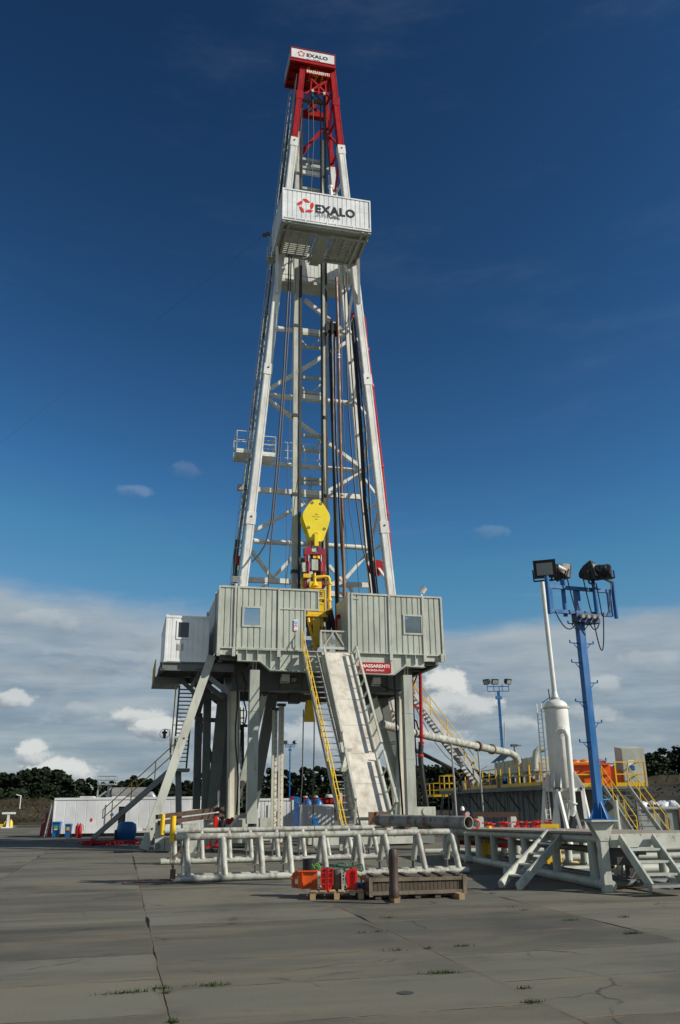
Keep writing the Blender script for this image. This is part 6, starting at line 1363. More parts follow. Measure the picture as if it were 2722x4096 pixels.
def bin_(name, label, px, py, w, h, m, lab):
    p = at_z(px, py); t = thing(name, label, 'wheelie bin', p, 'wheelie bins by the white container'); ax = GA; mb = MB()
    lo = [(-.42, -.4), (.42, -.4), (.42, .4), (-.42, .4)]; hi = [(-.5, -.5), (.5, -.5), (.5, .5), (-.5, .5)]
    mb.add([p + GU * x * w + GV * y * w + EZ * .05 for x, y in lo] + [p + GU * x * w + GV * y * w + EZ * h * .9 for x, y in hi], [(3, 2, 1, 0), (4, 5, 6, 7), (0, 1, 5, 4), (1, 2, 6, 5), (2, 3, 7, 6), (3, 0, 4, 7)]); build('body', mb, m, t)
    mb = MB(); mb.box(p + EZ * h * .93, (w * 1.1, w * 1.15, h * .05), ax); mb.add([p + GU * x * w * .55 + GV * y * w * .55 + EZ * h * .955 for x, y in ((-1, -1), (1, -1), (1, 1), (-1, 1))] + [p + GU * x * w * .45 + GV * y * w * .4 + EZ * h * 1.0 for x, y in ((-1, -1), (1, -1), (1, 1), (-1, 1))], [(4, 5, 6, 7), (0, 1, 5, 4), (1, 2, 6, 5), (2, 3, 7, 6), (3, 0, 4, 7)]); build('lid', mb, m, t)
    mb = MB()
    for s in (-1, 1): mb.tube(p + GU * s * w * .48 + GV * w * .42 + EZ * .09, p + GU * s * w * .38 + GV * w * .42 + EZ * .09, .09, 10)
    build('wheel', mb, BLACK, t); mb = MB(); mb.box(p - GV * w * .475 + EZ * h * .63, (w * .48, .02, h * .26), ax); l = build('sticker', mb, lab, t)
    mb = MB(); mb.box(p - GV * (w * .475 + .012) + EZ * h * .52, (w * .4, .012, h * .06), ax); build('sticker_band', mb, SIGNWHITE if lab is GREENL else RED, l); return t
bin_('wheelie_bin', 'larger blue wheelie bin with a green sticker', 224, 3352, .44, .90, BLUE, GREENL)
bin_('wheelie_bin', 'smaller blue wheelie bin with a yellow sticker', 272, 3352, .34, .78, BLUE, YELLOW)
def ext(px, py, h, m, label):
    p = at_z(px, py); t = thing('fire_extinguisher', label, 'fire extinguisher', p, 'fire extinguishers by the white container'); r = h * .15; build('cylinder', MB().lathe(p, EZ, [(r, 0), (r, h * .72), (r * .5, h * .85), (r * .3, h * .86), (r * .3, h * .92)], 14), m, t)
    mb = MB(); mb.box(p + EZ * h * .95, (.05, .05, h * .08)); mb.path([p + EZ * h * .9, p + GU * r * 1.4 + EZ * h * .85, p + GU * r * 1.6 + EZ * h * .45], .015, 5); build('valve_hose', mb, DARK, t)
for px, py, h, m, lab in ((308, 3350, .82, RED, 'tall dark red wheeled fire extinguisher at the left of the row'), (318, 3352, .82, RED, 'second wheeled fire extinguisher beside the left one'), (334, 3340, .66, BRIGHTRED, 'bright red fire extinguisher hanging back by the container wall'), (346, 3340, .66, BRIGHTRED, 'rightmost bright red fire extinguisher with a hose loop')): ext(px, py, h, m, lab)
mb = MB(); p = at_z(505, 3358); mb.lathe(p, EZ, [(.0, 0), (.42, 0), (.5, .12), (.55, .5), (.5, .78), (.3, .9), (0, .92)], 18); bb = single('cement_mixer_tank', 'blue round tank beside the dark doorway of the white container', 'tank', mb, BLUE); mb = MB(); mb.lathe(p - EZ * 0 - GU * .35, EZ, [(.0, .0), (.3, .0), (.3, .5), (.0, .5)], 12); build('black_base', mb, BLACK, bb)
# red shackles and slings on the ground
rnd = random.Random(4)
for i in range(26):
    mb = MB(); x = 340 + 205 * (i / 26) + rnd.uniform(-4, 4); p = at_z(x, 3380 - (14 if x > 460 else 6) * rnd.random() + 3) + EZ * .05; mb.path(arc(p, Vector((1, rnd.uniform(-.5, .5), 0)).normalized(), Vector((0, .4, .9)), rnd.uniform(.08, .17), 0, 5, 8), .03, 6); mb.tube(p, p + Vector((rnd.uniform(-.35, .35), rnd.uniform(-.2, .2), .08)), .035, 6); single('red_hook', 'red steel hook lying in the row of red tackle on the ground', 'hook', mb, RED, 'red tackle on the ground')
mb = MB(); p = at_z(368, 3382); mb.box(p + EZ * .15, (.16, .2, .3)); mb.box(at_z(345, 3380) + EZ * .1, (.35, .2, .2)); mb.beam(at_z(345, 3383) + EZ * .04, at_z(500, 3378) + EZ * .04, .05)
single('tow_bar', 'long red tow bar lying on the ground in front of the white container', 'tow bar', mb, RED)
# things far left
p = at_z(30, 3312); mb = MB(); mb.beam(p, p + EZ * 1.15, .2, .2); mb.box(p + EZ * 1.2, (1.1, .3, .16)); mb.box(p + EZ * .04, (1.0, .6, .08)); single('t_stand', 'white T shaped stand at the far left edge', 'stand', mb, WHITE)
mb = MB(); p = at_z(41, 3308); mb.lathe(p, EZ, [(.25, 0), (.2, .4), (.08, .62), (0, .63)], 10); single('yellow_sack', 'small yellow bag beside the white T shaped stand', 'bag', mb, YELLOW)
mb = MB(); p = at_z(12, 3308); mb.box(p + EZ * .12, (.7, .4, .24)); mb.beam(p, p + EZ * .5 + EU * .2, .08); single('cable_drum_stand', 'low yellow stand on the ground at the left edge', 'stand', mb, YELLOW)
mb = MB(); a, b = at_z(70, 3312), at_z(172, 3311); 
for i in range(3): mb.beam(a + EZ * (.1 + .14 * i) + EV * .2 * i, b + EZ * (.1 + .14 * i) + EV * .2 * i, .3, .1)
single('plank_stack', 'low stack of grey planks in front of the grass mound', 'planks', mb, OLDWOOD)
p = at_z(83, 3240, .4); p = at_y(83, 3198, 92); mb = MB(); mb.tube(Vector((p.x, 92, 1.5)), p + EZ * .4, .06, 6); k = single('lamp_post', 'small white lamp post standing on the grass mound', 'lamp post', mb, WHITE); mb = MB(); mb.beam(p + EZ * .36, p + EZ * .5 - EU * .45, .1, .08); build('lamp_head', mb, WHITE, k)

# ------------------------------------------------------------------ between the legs: small containers, tanks, valves
def smallbox(label, x0, x1, yt, yb, D, depth, side, m, group='small white containers behind the rig'):
    a, b = at_y(x0, yb, D), at_y(x1, yb, D); z1 = at_y((x0 + x1) / 2, yt, D).z; ang = R(6); u = Vector((math.cos(ang), math.sin(ang), 0)); v = EZ.cross(u); Lw = (b.x - a.x) / math.cos(ang); o = Vector((a.x, D, 0)); t = thing('container', label, 'container', o, group)
    mb = MB(); mb.sheet(o + EZ * .16, u, Lw, z1 - .16, -v, .21, .03, flat=.7); mb.sheet(o + v * depth + EZ * .16, -v, depth, z1 - .16, -u, .21, .03, flat=.7); mb.box(o + u * Lw / 2 + v * depth / 2 + EZ * (z1 - .03), (Lw - .05, depth - .05, .05), (u, v, EZ)); mb.box(o + u * Lw + v * depth / 2 + EZ * z1 / 2, (.04, depth, z1 - .2), (u, v, EZ)); build('shell', mb, m, t)
    mb = MB()
    for z in (.12, z1 - .05): mb.box(o + u * Lw / 2 + EZ * z, (Lw + .05, .08, .12), (u, v, EZ)); mb.box(o + v * depth / 2 + EZ * z, (.08, depth, .12), (u, v, EZ))
    for k in (0, Lw): mb.box(o + u * k + EZ * z1 / 2, (.09, .085, z1 - .12), (u, v, EZ))
    build('frame', mb, m, t); return t, o, u, v, Lw, z1
t, o, u, v, Lw, z1 = smallbox('taller white container with a door and small dark window', 1030, 1171, 3194, 3325, 52, 4, 0, CLEANWHITE)
mb = MB(); xw = Lw * .43; mb.box(o + u * (xw + .0) - v * .03 + EZ * z1 * .45, (Lw * .28, .04, z1 * .78), (u, v, EZ)); dd = build('door', mb, CLEANWHITE, t); mb = MB(); mb.box(o + u * (xw + .12) - v * .06 + EZ * z1 * .56, (.34, .03, .40), (u, v, EZ)); build('window', mb, DARKPANE, dd); mb = MB(); mb.box(o + u * (xw - .2) - v * .05 + EZ * z1 * .36, (.22, .02, .3), (u, v, EZ)); build('notice_box', mb, LGREY, dd)
mb = MB(); mb.box(o + u * (Lw - .05) + EZ * (z1 + .0) - v * .05, (.2, .06, .14), (u, v, EZ)); build('red_corner', mb, RED, t)
smallbox('lower white ribbed container to the right of the taller one', 1213, 1334, 3219, 3330, 50, 3.2, 1, CLEANWHITE)
mb = MB(); a, b = at_y(1173, 3215, 56), at_y(1200, 3215, 56); mb.box(Vector(((a.x + b.x) / 2, 56, a.z / 2)), (b.x - a.x + .3, 1, a.z)); mb.box(Vector((b.x + .1, 56, a.z + .02)), (.9, .9, .06)); single('blue_cabinet', 'dark blue tank between the two small white containers', 'tank', mb, DKBLUE)
for x0, lab in ((1232, 'left blue accumulator dome behind the low white container'), (1273, 'right blue accumulator dome behind the low white container')):
    p = at_y(x0, 3218, 58); r = .34 if x0 > 1250 else .3; single('pressure_tank', lab, 'pressure tank', MB().lathe(Vector((p.x, 58, 0)), EZ, [(r, 0), (r, p.z - .1), (r * .9, p.z + .1), (r * .55, p.z + .28), (.08, p.z + .34), (.08, p.z + .42), (0, p.z + .43)], 16), BLUE, 'blue pressure tanks')
mb = MB(); q = lambda x, y: at_y(x, y, 60)
mb.tube(q(1225, 3203), q(1400, 3206), .09, 8); mb.tube(q(1280, 3196), q(1390, 3192), .07, 8); mb.tube(q(1290, 3210), q(1420, 3208), .07, 8)
for x, h in ((1224, 24), (1266, 22), (1312, 26), (1328, 24), (1380, 24)): mb.tube(q(x, 3212), q(x, 3212 - h), .10, 8); mb.box(q(x, 3203), (.3, .3, .24))
for x in (1309, 1322): mb.tube(q(x, 3205), Vector((q(x, 3205).x, 60, 0)), .1, 7)
mf = single('choke_manifold', 'red pipe manifold standing behind the blue domes', 'pipe manifold', mb, RED); mb = MB()
for x in (1222, 1264): mb.tube(q(x, 3190), q(x, 3184), .16, 8)
mb.lathe(q(1318, 3190), EZ, [(.28, 0), (.25, .14), (.14, .2), (0, .21)], 14); build('gauge_caps', mb, LGREY, mf)
mb = MB(); mb.beam(q(1168, 3196), q(1194, 3199), .3, .4); mb.box(q(1190, 3200), (.5, .4, .3)); single('blue_hopper', 'bright blue pipe end above the taller white container', 'pipe', mb, BLUE)
mb = MB(); q = lambda x, y: at_y(x, y, 38.2); mb.tube(q(1253, 3262), q(1253, 3330), .05, 8); mb.box(q(1261, 3285), (.2, .16, .22)); mb.lathe(q(1263, 3302) - EV * .12, EV, [(0, 0), (.14, 0), (.15, .05), (.15, .2), (.14, .25), (0, .25)], 14); mb.box(q(1261, 3274), (.3, .2, .08)); mb.tube(q(1263, 3302), q(1288, 3304), .02, 6); mb.tube(q(1266, 3298), q(1276, 3284), .015, 5); single('blue_valve', 'blue valve hanging on the right tug line', 'valve', mb, BLUE)
for x, y0, lab in ((1100.5, 2841, 'left narrow ladder post beneath the drill floor'), (1126.5, 2824, 'right narrow ladder post beneath the drill floor')):
    t = thing('ladder_post', lab, 'ladder', at_v(x, 3318, 3.0), 'ladder posts under the floor'); a0, a1 = at_v(x - 5.5, y0, 3.0), at_v(x - 5.5, 3330, 3.0); b0, b1 = at_v(x + 5.5, y0, 3.3), at_v(x + 5.5, 3330, 3.3)
    a1.x, a1.y = a0.x, a0.y; b1.x, b1.y = b0.x, b0.y; a1.z = b1.z = .1
    build('rail', MB().beam(a0, a1, .11, .1, EV), LGREY, t); build('rail', MB().beam(b0, b1, .12, .12, EV), CREAM, t); mb = MB(); n = 22
    for i in range(n): mb.tube(lerp(a0, a1, (i + .5) / n), lerp(b0, b1, (i + .5) / n), .018, 5)
    pieces('rung', mb, DARK, t)
    mb = MB(); mb.box((a0 + b0) / 2 + EZ * .05, (.4, .3, .12)); build('top_bracket', mb, DARK, t)
# red hand jack on wheels, by the skid
q = lambda x, y: at_v(x, y, -1.9)
mb = MB(); mb.box(q(855, 3388), (.9, .4, .07)); mb.beam(q(842, 3385), q(842, 3330), .08); mb.beam(q(868, 3385), q(868, 3275), .1); mb.box(q(862, 3300), (.16, .2, .7)); hj = single('hand_jack', 'red wheeled hydraulic jack standing by the rig skid', 'jack', mb, BRIGHTRED); mb = MB(); c = q(842, 3402); mb.lathe(c - EV * .3, EV, [(0, 0), (.1, 0), (.1, .07), (0, .07)], 14); mb.lathe(q(875, 3402) - EV * .3, EV, [(0, 0), (.1, 0), (.1, .07), (0, .07)], 14); build('wheel', mb, BLACK, hj); mb = MB(); mb.lathe(q(889, 3318), EZ, [(0, 0), (.14, 0), (.14, .28), (.06, .32), (.06, .4), (.13, .42), (.13, .46), (0, .5)], 12); build('pump', mb, BLACK, hj)
mb = MB(); mb.path([at_v(985, 3258, .5), at_v(960, 3265, .3), at_v(935, 3290, .0), at_v(910, 3320, -.2)], .06, 8); single('grey_hose', 'pale grey hose bending over the skid box', 'hose', mb, LGREY)
mb = MB(); mb.box(at_v(920, 3285, .75), (.34, .1, .22)); mb.box(at_v(930, 3284, .7), (.12, .12, .3)); single('red_clamp', 'small red clamp on the skid box', 'clamp', mb, RED)
mb = MB(); a, b = at_z(1262, 3392, .12), at_z(1375, 3392, .12); mb.tube(a, b, .09, 14); single('steel_tube', 'shiny steel tube lying on the ground behind the far pipe rack', 'tube', mb, GALV)

# ------------------------------------------------------------------ distant light masts
def far_mast(label, px, ybot, ytop, D, w, lamps, frame_w, z0=0):
    b = at_y(px, ytop, D); t = thing('light_mast', label, 'light mast', (b.x, D, z0), 'blue light masts'); P0, P1 = Vector((b.x, D, z0)), Vector((b.x, D, b.z)); build('pole', MB().beam(P0, P1, w, w, Vector((0, 1, 0))), BLUE, t); mb = MB(); X1 = Vector((1, 0, 0)); h = frame_w * .22
    for z in (0, h): mb.beam(P1 + EZ * z - X1 * frame_w / 2, P1 + EZ * z + X1 * frame_w / 2, .05, .05)
    for x in (-.5, -.2, .05, .2, .5): mb.beam(P1 + X1 * frame_w * x, P1 + X1 * frame_w * x + EZ * (h * 1.5 if abs(x) in (.5, .2) else h), .045, .045)
    mb.box(P1 - EZ * .3 * frame_w, (.22 * frame_w + .1, .2, .1 * frame_w + .05)); build('head_frame', mb, BLUE, t); mb = MB()
    for i in range(9): z = P1.z - (i + 1) * (P1.z - z0) / 11; mb.tube(P0 + EZ * (z - z0) - X1 * .16, P0 + EZ * (z - z0) + X1 * .16, .012, 4)
    build('climbing_steps', mb, BLUE, t)
    for dx, ax in lamps:
        F_ = min(1.0, .30 + frame_w * .22); c = P1 + X1 * dx + EZ * (h * 1.5 + .26 * F_); d, q_, up = frame(Vector(ax)); mb = MB(); mb.box(c, (.2 * F_, .8 * F_, .6 * F_), (d, q_, up)); mb.add([c - d * .1 * F_ + (q_ * sx * .4 + up * sz * .3) * F_ for sx, sz in ((-1, -1), (1, -1), (1, 1), (-1, 1))] + [c - (d * .5 - q_ * sx * .2 - up * sz * .16) * F_ for sx, sz in ((-1, -1), (1, -1), (1, 1), (-1, 1))], [(4, 5, 6, 7), (0, 1, 5, 4), (1, 2, 6, 5), (2, 3, 7, 6), (3, 0, 4, 7)]); l = build('lamp', mb, BLACK, t); build('glass', MB().box(c + d * (.1 * F_ + .012), (.02, .64 * F_, .42 * F_), (d, q_, up)), LAMPGLASS, l)
    return t
far_mast('distant blue light mast with three floodlights beyond the mud tanks', 1994, 3000, 2765, 62, .17, ((-.82, (-.6, -.5, -.25)), (-.2, (.25, -.85, -.3)), (.78, (.5, -.7, -.4))), 1.55)
far_mast('small distant blue light mast seen between the rig legs', 1161, 3200, 2988, 75, .10, ((-.42, (-.2, -.9, -.2)), (.46, (.8, -.3, .2))), .8)
mb = MB(); p = at_y(2016, 2995, 62); mb.tube(at_y(2018, 2890, 62), Vector((p.x, 62, 1)), .035, 5); single('antenna_rod', 'thin rod beside the distant blue light mast', 'rod', mb, LGREY)
mb = MB(); p = at_y(2057, 2982, 55); mb.tube(p, Vector((p.x, 55, 2)), .04, 5); mb.box(p, (.4, .2, .15)); mb.box(p + EU * .3, (.35, .05, .06)); single('wind_vane', 'small wind vane on a thin pole behind the trough', 'wind vane', mb, DARK)

# ------------------------------------------------------------------ mud tanks on the right
T0 = at_z(2164, 3141, 2.5); T1 = at_z(1760, 3165, 2.5); TV = (T1 - T0); TL_ = TV.length; TV.normalize(); TU = TV.cross(EZ); TA = (TU, TV, EZ); T0.z = 0
def Q(a, b, z): return T0 + TU * a + TV * b + EZ * z
def qb(px, py, a=0.0):
    d = ray(px, py); o = Q(a, 0, 0); p = EYEP + d * ((o - EYEP).dot(TU) / d.dot(TU)); return (p - T0).dot(TV), p.z
mt = thing('mud_tank', 'long dark grey mud tank with yellow railed walkway', 'tank', Q(1.5, TL_ / 2, 0))
mb = MB(); mb.sheet(Q(.9, TL_, .2), -TV, TL_ - .5, 2.1, -TU, .9, .08); mb.box(Q(2.2, TL_ / 2, 2.3), (2.6, TL_ - .3, .06), TA); mb.box(Q(2.2, .5, 1.25), (2.6, .06, 2.0), TA); build('tank_shell', mb, SLATE, mt)
mb = MB(); mb.box(Q(.62, TL_ / 2, 2.44), (1.3, TL_ + .2, .12), TA); mb.box(Q(.04, TL_ / 2, 2.36), (.08, TL_ + .2, .16), TA)
for i in range(8): b = .6 + i * TL_ / 8; mb.beam(Q(.1, b, 2.3), Q(.9, b + .1, 1.2), .09); mb.tube(Q(.25, b + .5, 0), Q(.25, b + .5, 2.35), .05, 6)
build('walkway', mb, SLATE, mt)
def yrail(pts, h, name='guard_rail', par=None, toe=True, step=1.6):
    mb = MB()
    for a, b in zip(pts, pts[1:]):
        a, b = Vector(a), Vector(b); n = max(1, round((b - a).length / step))
        for hh_ in (h, h * .5): mb.beam(a + EZ * hh_, b + EZ * hh_, .055, .055)
        if toe: mb.beam(a + EZ * .09, b + EZ * .09, .03, .17)
        for i in range(n + 1): p = lerp(a, b, i / n); mb.beam(p, p + EZ * h, .06, .06, TV)
    return build(name, mb, YELLOW, par or mt)
yrail([Q(1.0, -.05, 2.5), Q(.02, -.05, 2.5), Q(.02, TL_ * .30, 2.5)], 1.08); yrail([Q(.02, TL_ * .34, 2.5), Q(.02, TL_ * .60, 2.5)], 1.05); yrail([Q(.02, TL_ * .66, 2.5), Q(.02, TL_, 2.5), Q(1.2, TL_, 2.5)], 1.1); yrail([Q(3.4, TL_ * .62, 2.5), Q(3.4, TL_, 2.5)], 1.05); yrail([Q(-.2, TL_ + 4, 2.1), Q(-.2, TL_ + 1.2, 2.1), Q(1.0, TL_ + 1.0, 2.1)], 1.0)
# trough on top with its end plate
b0, z0 = qb(2132, 3027, 1.4); b1, z1 = qb(1976, 3068, 1.4); _, zt = qb(2132, 3027, 1.4)
zt -= .38
mb = MB(); mb.box(Q(2.2, (b0 + b1) / 2, zt), (1.5, b1 - b0, .75), TA)
for i in range(9): mb.box(Q(1.44, b0 + (b1 - b0) * (i + .5) / 9, zt), (.03, .06, .75), TA); mb.box(Q(1.5, b0 + (b1 - b0) * (i + .5) / 9, zt + .41), (.1, .1, .08), TA)
for i in range(5): mb.box(Q(1.7, b0 + .4 + (b1 - b0 - .8) * i / 4, (2.5 + zt - .37) / 2), (.2, .2, zt - 2.87), TA); mb.box(Q(2.7, b0 + .4 + (b1 - b0 - .8) * i / 4, (2.5 + zt - .37) / 2), (.2, .2, zt - 2.87), TA)
tr_ = single('flow_trough', 'grey steel trough on legs above the tank walkway', 'trough', mb, GREY); mb = MB(); mb.box(Q(2.2, b0 - .03, zt), (1.54, .05, .79), TA); mb.box(Q(1.75, b0 - .05, 2.8), (.25, .1, .6), TA); build('end_plate', mb, LGREY, tr_)
mb = MB(); p = Q(1.9, b1 - .3, zt + .45); mb.prism([p, p + TV * 2.6 - TU * .0, p + TV * 2.2 + TU * .9 + EZ * .75, p - TV * .2 + TU * .9 + EZ * .62], EZ * .04); build('open_lid', mb, SLATE, tr_)
for i in range(7): mb = MB(); b = .9 + i * 1.1; mb.lathe(Q(2.2, b, 2.5), EZ, [(.3, 0), (.32, .3), (.2, .42), (.1, .5)], 12); mb.tube(Q(2.0, b + .4, 2.8), Q(2.6, b + .4, 2.8), .2, 10); single('agitator_motor', 'orange agitator motor in the row beneath the grey trough', 'motor', mb, ORANGE, 'agitator motors on the mud tank')
mb = MB(); rnd = random.Random(9)
for i in range(16): b = TL_ * (.5 + .5 * i / 16); mb.box(Q(rnd.uniform(1.4, 3), b, 2.5 + rnd.uniform(.1, .5)), (rnd.uniform(.2, .5), rnd.uniform(.3, .7), rnd.uniform(.3, 1.0)), TA)
for i in range(9): b = TL_ * (.5 + .5 * i / 9); mb.tube(Q(1.2, b, 2.5), Q(1.2, b, 3.1), .12, 8); mb.tube(Q(1.1, b, 3.0), Q(1.4, b + .8, 3.1), .1, 8)
pg_ = thing('pump_set', 'dark pumps and pipework crowded on the far end of the tank', 'pump', Q(2, TL_ * .75, 2.5)); pieces('pump_block', mb, SLATE, pg_)
for b, lab in ((TL_ * .56, 'nearest blue pump motor on the railed mud tank walkway'), (TL_ * .62, 'second blue pump motor on the mud tank, right of the red panel'), (TL_ * .93, 'blue pump motor at the far end of the mud tank')):
    mb = MB(); mb.tube(Q(2.4, b, 2.5), Q(2.4, b, 3.3), .3, 12); mb.box(Q(1.9, b + .3, 2.75), (.7, .4, .5), TA); single('pump_motor', lab, 'motor', mb, BLUE, 'blue motors on the mud tank')
mb = MB(); c = Q(.01, TL_ * .62, 2.9); mb.box(c, (.06, .5, .6), TA); build('red_panel', mb, MAROON, mt)
mb = MB(); a = Q(-.3, TL_ - .6, .1); b = Q(.1, TL_ - .9, 2.4)
for k in (0, .6): mb.beam(a + TV * k - TV * .3, b + TV * k - TV * .3, .06)
for i in range(8): mb.beam(lerp(a, b, (i + .5) / 8) - TV * .3, lerp(a, b, (i + .5) / 8) + TV * .3, .05)
single('tank_steps', 'small dark steps at the far end of the mud tank', 'steps', mb, SLATE)
# second block with the orange shaker, seen right of the vessel, and its platform and stairs
def S_(px, py, D=43.0): return at_y(px, py, D)
zpl = S_(2440, 3146).z; xa, xb, xc = S_(2270, 3146).x, S_(2585, 3146).x, S_(2468, 3146).x
pf = thing('tank_platform', 'steel platform with yellow railings at the near end of the tanks', 'platform', (xb, 43, 0)); mb = MB(); X1, Y1 = Vector((1, 0, 0)), Vector((0, 1, 0)); XA_ = (X1, Y1, EZ)
mb.box(Vector(((xa + xb) / 2, 44, zpl - .06)), (xb - xa, 2.2, .12), XA_); mb.box(Vector(((xa + xb) / 2, 45.6, zpl / 2)), (xb - xa - .8, 1.2, zpl - .3), XA_)
for x in (xa + .3, xc, xb - .5): mb.beam(Vector((x, 43.1, 0)), Vector((x, 43.1, zpl - .1)), .12); mb.beam(Vector((x, 43.1, zpl - 1.1)), Vector((x - .9, 43.1, zpl - .1)), .09)
build('platform_deck', mb, SLATE, pf)
h = S_(2500, 3048).z - zpl
yrail([Vector((xc, 42.95, zpl)), Vector((xb, 42.95, zpl)), Vector((xb, 45, zpl)), Vector((xc + .3, 45, zpl))], h, 'guard_rail', pf)
xd = S_(2405, 3140).x; yrail([Vector((xa, 42.95, zpl)), Vector((xd, 42.95, zpl)), Vector((xd, 44, zpl))], h, 'guard_rail', pf)
mb = MB(); a, b = S_(2295, 3137, 44), S_(2438, 3055, 44); w = b.x - a.x; mb.box(Vector(((a.x + b.x) / 2, 44.9, (zpl + b.z) / 2)), (w, 1.4, b.z - zpl), XA_); mb.box(Vector(((a.x + b.x) / 2, 44.85, b.z)), (w + .1, 1.6, .1), XA_); mb.box(Vector(((a.x + b.x) / 2, 44.15, (zpl + b.z) / 2 + .1)), (w + .06, .1, .12), XA_)
for x in (.2, .45, .7, .9): mb.lathe(Vector((a.x + w * x, 44.8, b.z + .05)), EZ, [(.3, 0), (.26, .12), (.1, .2), (0, .22)], 10)
mb.prism([Vector((b.x, 44.4, zpl)), Vector((b.x + .9, 44.4, zpl)), Vector((b.x + .6, 44.4, zpl + .8)), Vector((b.x, 44.4, b.z))], Y1 * .8); single('shale_shaker', 'big orange shaker box behind the white vessel and blue mast', 'shaker', mb, ORANGE)
mb = MB(); a, b = S_(2495, 3135, 44.5), S_(2567, 2990, 44.5); w = b.x - a.x; mb.add([Vector((a.x, 44.2, zpl)), Vector((b.x, 44.2, zpl)), Vector((b.x, 45.4, zpl)), Vector((a.x, 45.4, zpl)), Vector((a.x, 44.2, b.z - .05)), Vector((b.x, 44.2, b.z - .05)), Vector((b.x, 45.4, b.z + .1)), Vector((a.x, 45.4, b.z + .1))], [(0, 1, 5, 4), (1, 2, 6, 5), (2, 3, 7, 6), (3, 0, 4, 7), (4, 5, 6, 7)]); mb.mi(0)
lk = single('locker', 'tall narrow grey locker on the railed platform', 'locker', mb, LGREY); mb = MB(); mb.box(Vector((a.x + w * .35, 44.19, b.z - .9)), (.3, .03, .55), XA_); build('blue_label', mb, SIGNWHITE, lk); mb = MB(); mb.box(Vector((a.x + w * .38, 44.17, b.z - 1.0)), (.24, .03, .24), XA_); build('label_mark', mb, BLUE, lk)
mb = MB(); mb.box(Vector((a.x + w * .25, 44.195, (zpl + b.z) / 2)), (w * .5, .01, b.z - zpl - .2), XA_); build('grey_door', mb, GREY, lk)  # door panel on the left half, darker grey than the locker
Ta, Tb = Vector((S_(2408, 3150).x, 42.9, zpl)), at_z(2546, 3352, .02)
dirn = Tb - Ta
stair('platform_stair', 'grey stair with two yellow handrails coming down from the railed platform', Vector((S_(2412, 3150).x, 42.9, zpl)), Vector((at_y(2560, 3345, 37.2).x, 37.2, .05)), Vector((math.cos(R(-28)), math.sin(R(-28)) * -1 * -1, 0)).normalized(), 1.15, 11, GREY, GALV, (0, 1), YELLOW, td=.3, railh=1.0, posts=3, sh=.28)
# skip with sacks at the right edge
c0 = at_z(2570, 3345, 0); c1_ = at_z(2800, 3345, 0); SU = Vector((1, .05, 0)).normalized(); SV = EZ.cross(SU); SA = (SU, SV, EZ); sz = at_y(2640, 3235, c0.y).z; sl = 6.0
sk = thing('waste_skip', 'rust streaked grey open tank at the right edge', 'skip', c0)
mb = MB(); mb.box(c0 + SU * sl / 2 + EZ * (sz / 2 + .08) + SV * 1.2, (sl, 2.4, sz - .16), SA); build('skip_body', mb, SKIPG, sk)
mb = MB(); mb.tube(c0 + EZ * sz - SV * .02, c0 + SU * sl + EZ * sz - SV * .02, .10, 10); mb.tube(c0 + EZ * .16 - SV * .04, c0 + SU * sl + EZ * .16 - SV * .04, .12, 10)
for x in (.0, 1.3, 2.5, 3.7): mb.box(c0 + SU * x + EZ * (sz / 2 + .06) - SV * .04, (.10, .1, sz - .3), SA)
build('skip_frame', mb, SKIPG, sk); mb = MB(); mb.box(c0 + SU * 2.05 - SV * .06 + EZ * (sz * .55), (.12, .12, sz * .95), SA); build('rusty_post', mb, RUST, sk)
mb = MB(); q_ = c0 + SU * 2.85 - SV * .02 + EZ * sz * .74; mb.box(q_, (.55, .04, .4), SA); build('blue_panel', mb, LTBLUE, sk)
rnd = random.Random(3)
for i, (x, lab) in enumerate(((.35, 'leftmost white sack on top of the grey open tank'), (.95, 'white sack with a dark fold, second on the grey open tank'), (1.5, 'dirty sack in the middle of the heap on the grey open tank'), (2.0, 'flat white sack at the right of the heap on the grey open tank'))):
    mb = MB(); p = c0 + SU * x + SV * .6 + EZ * (sz - .02); vs = []; n1, n2 = 7, 12
    for j in range(n1 + 1):
        for k in range(n2):
            th = math.pi * j / n1; ph = 2 * math.pi * k / n2; r = 1 + rnd.uniform(-.22, .22); vs.append(p + SU * math.sin(th) * math.cos(ph) * .36 * r + SV * math.sin(th) * math.sin(ph) * .4 * r + EZ * (math.cos(th) * .24 * r + .16))
    mb.add(vs, [(j * n2 + k, (j + 1) * n2 + k, (j + 1) * n2 + (k + 1) % n2, j * n2 + (k + 1) % n2) for j in range(n1) for k in range(n2)]); single('sack', lab, 'sack', mb, PLASTICW, 'sacks on the open tank')
mb = MB(); q_ = lambda x, y: at_y(x, y, c0.y - .5); mb.path([q_(2590, 3222), q_(2630, 3222), q_(2660, 3245), q_(2674, 3280), q_(2676, 3310), q_(2664, 3340), q_(2640, 3356), q_(2610, 3362)], .06, 8); single('black_hose', 'black hose looping over the edge of the grey open tank', 'hose', mb, BLACK)
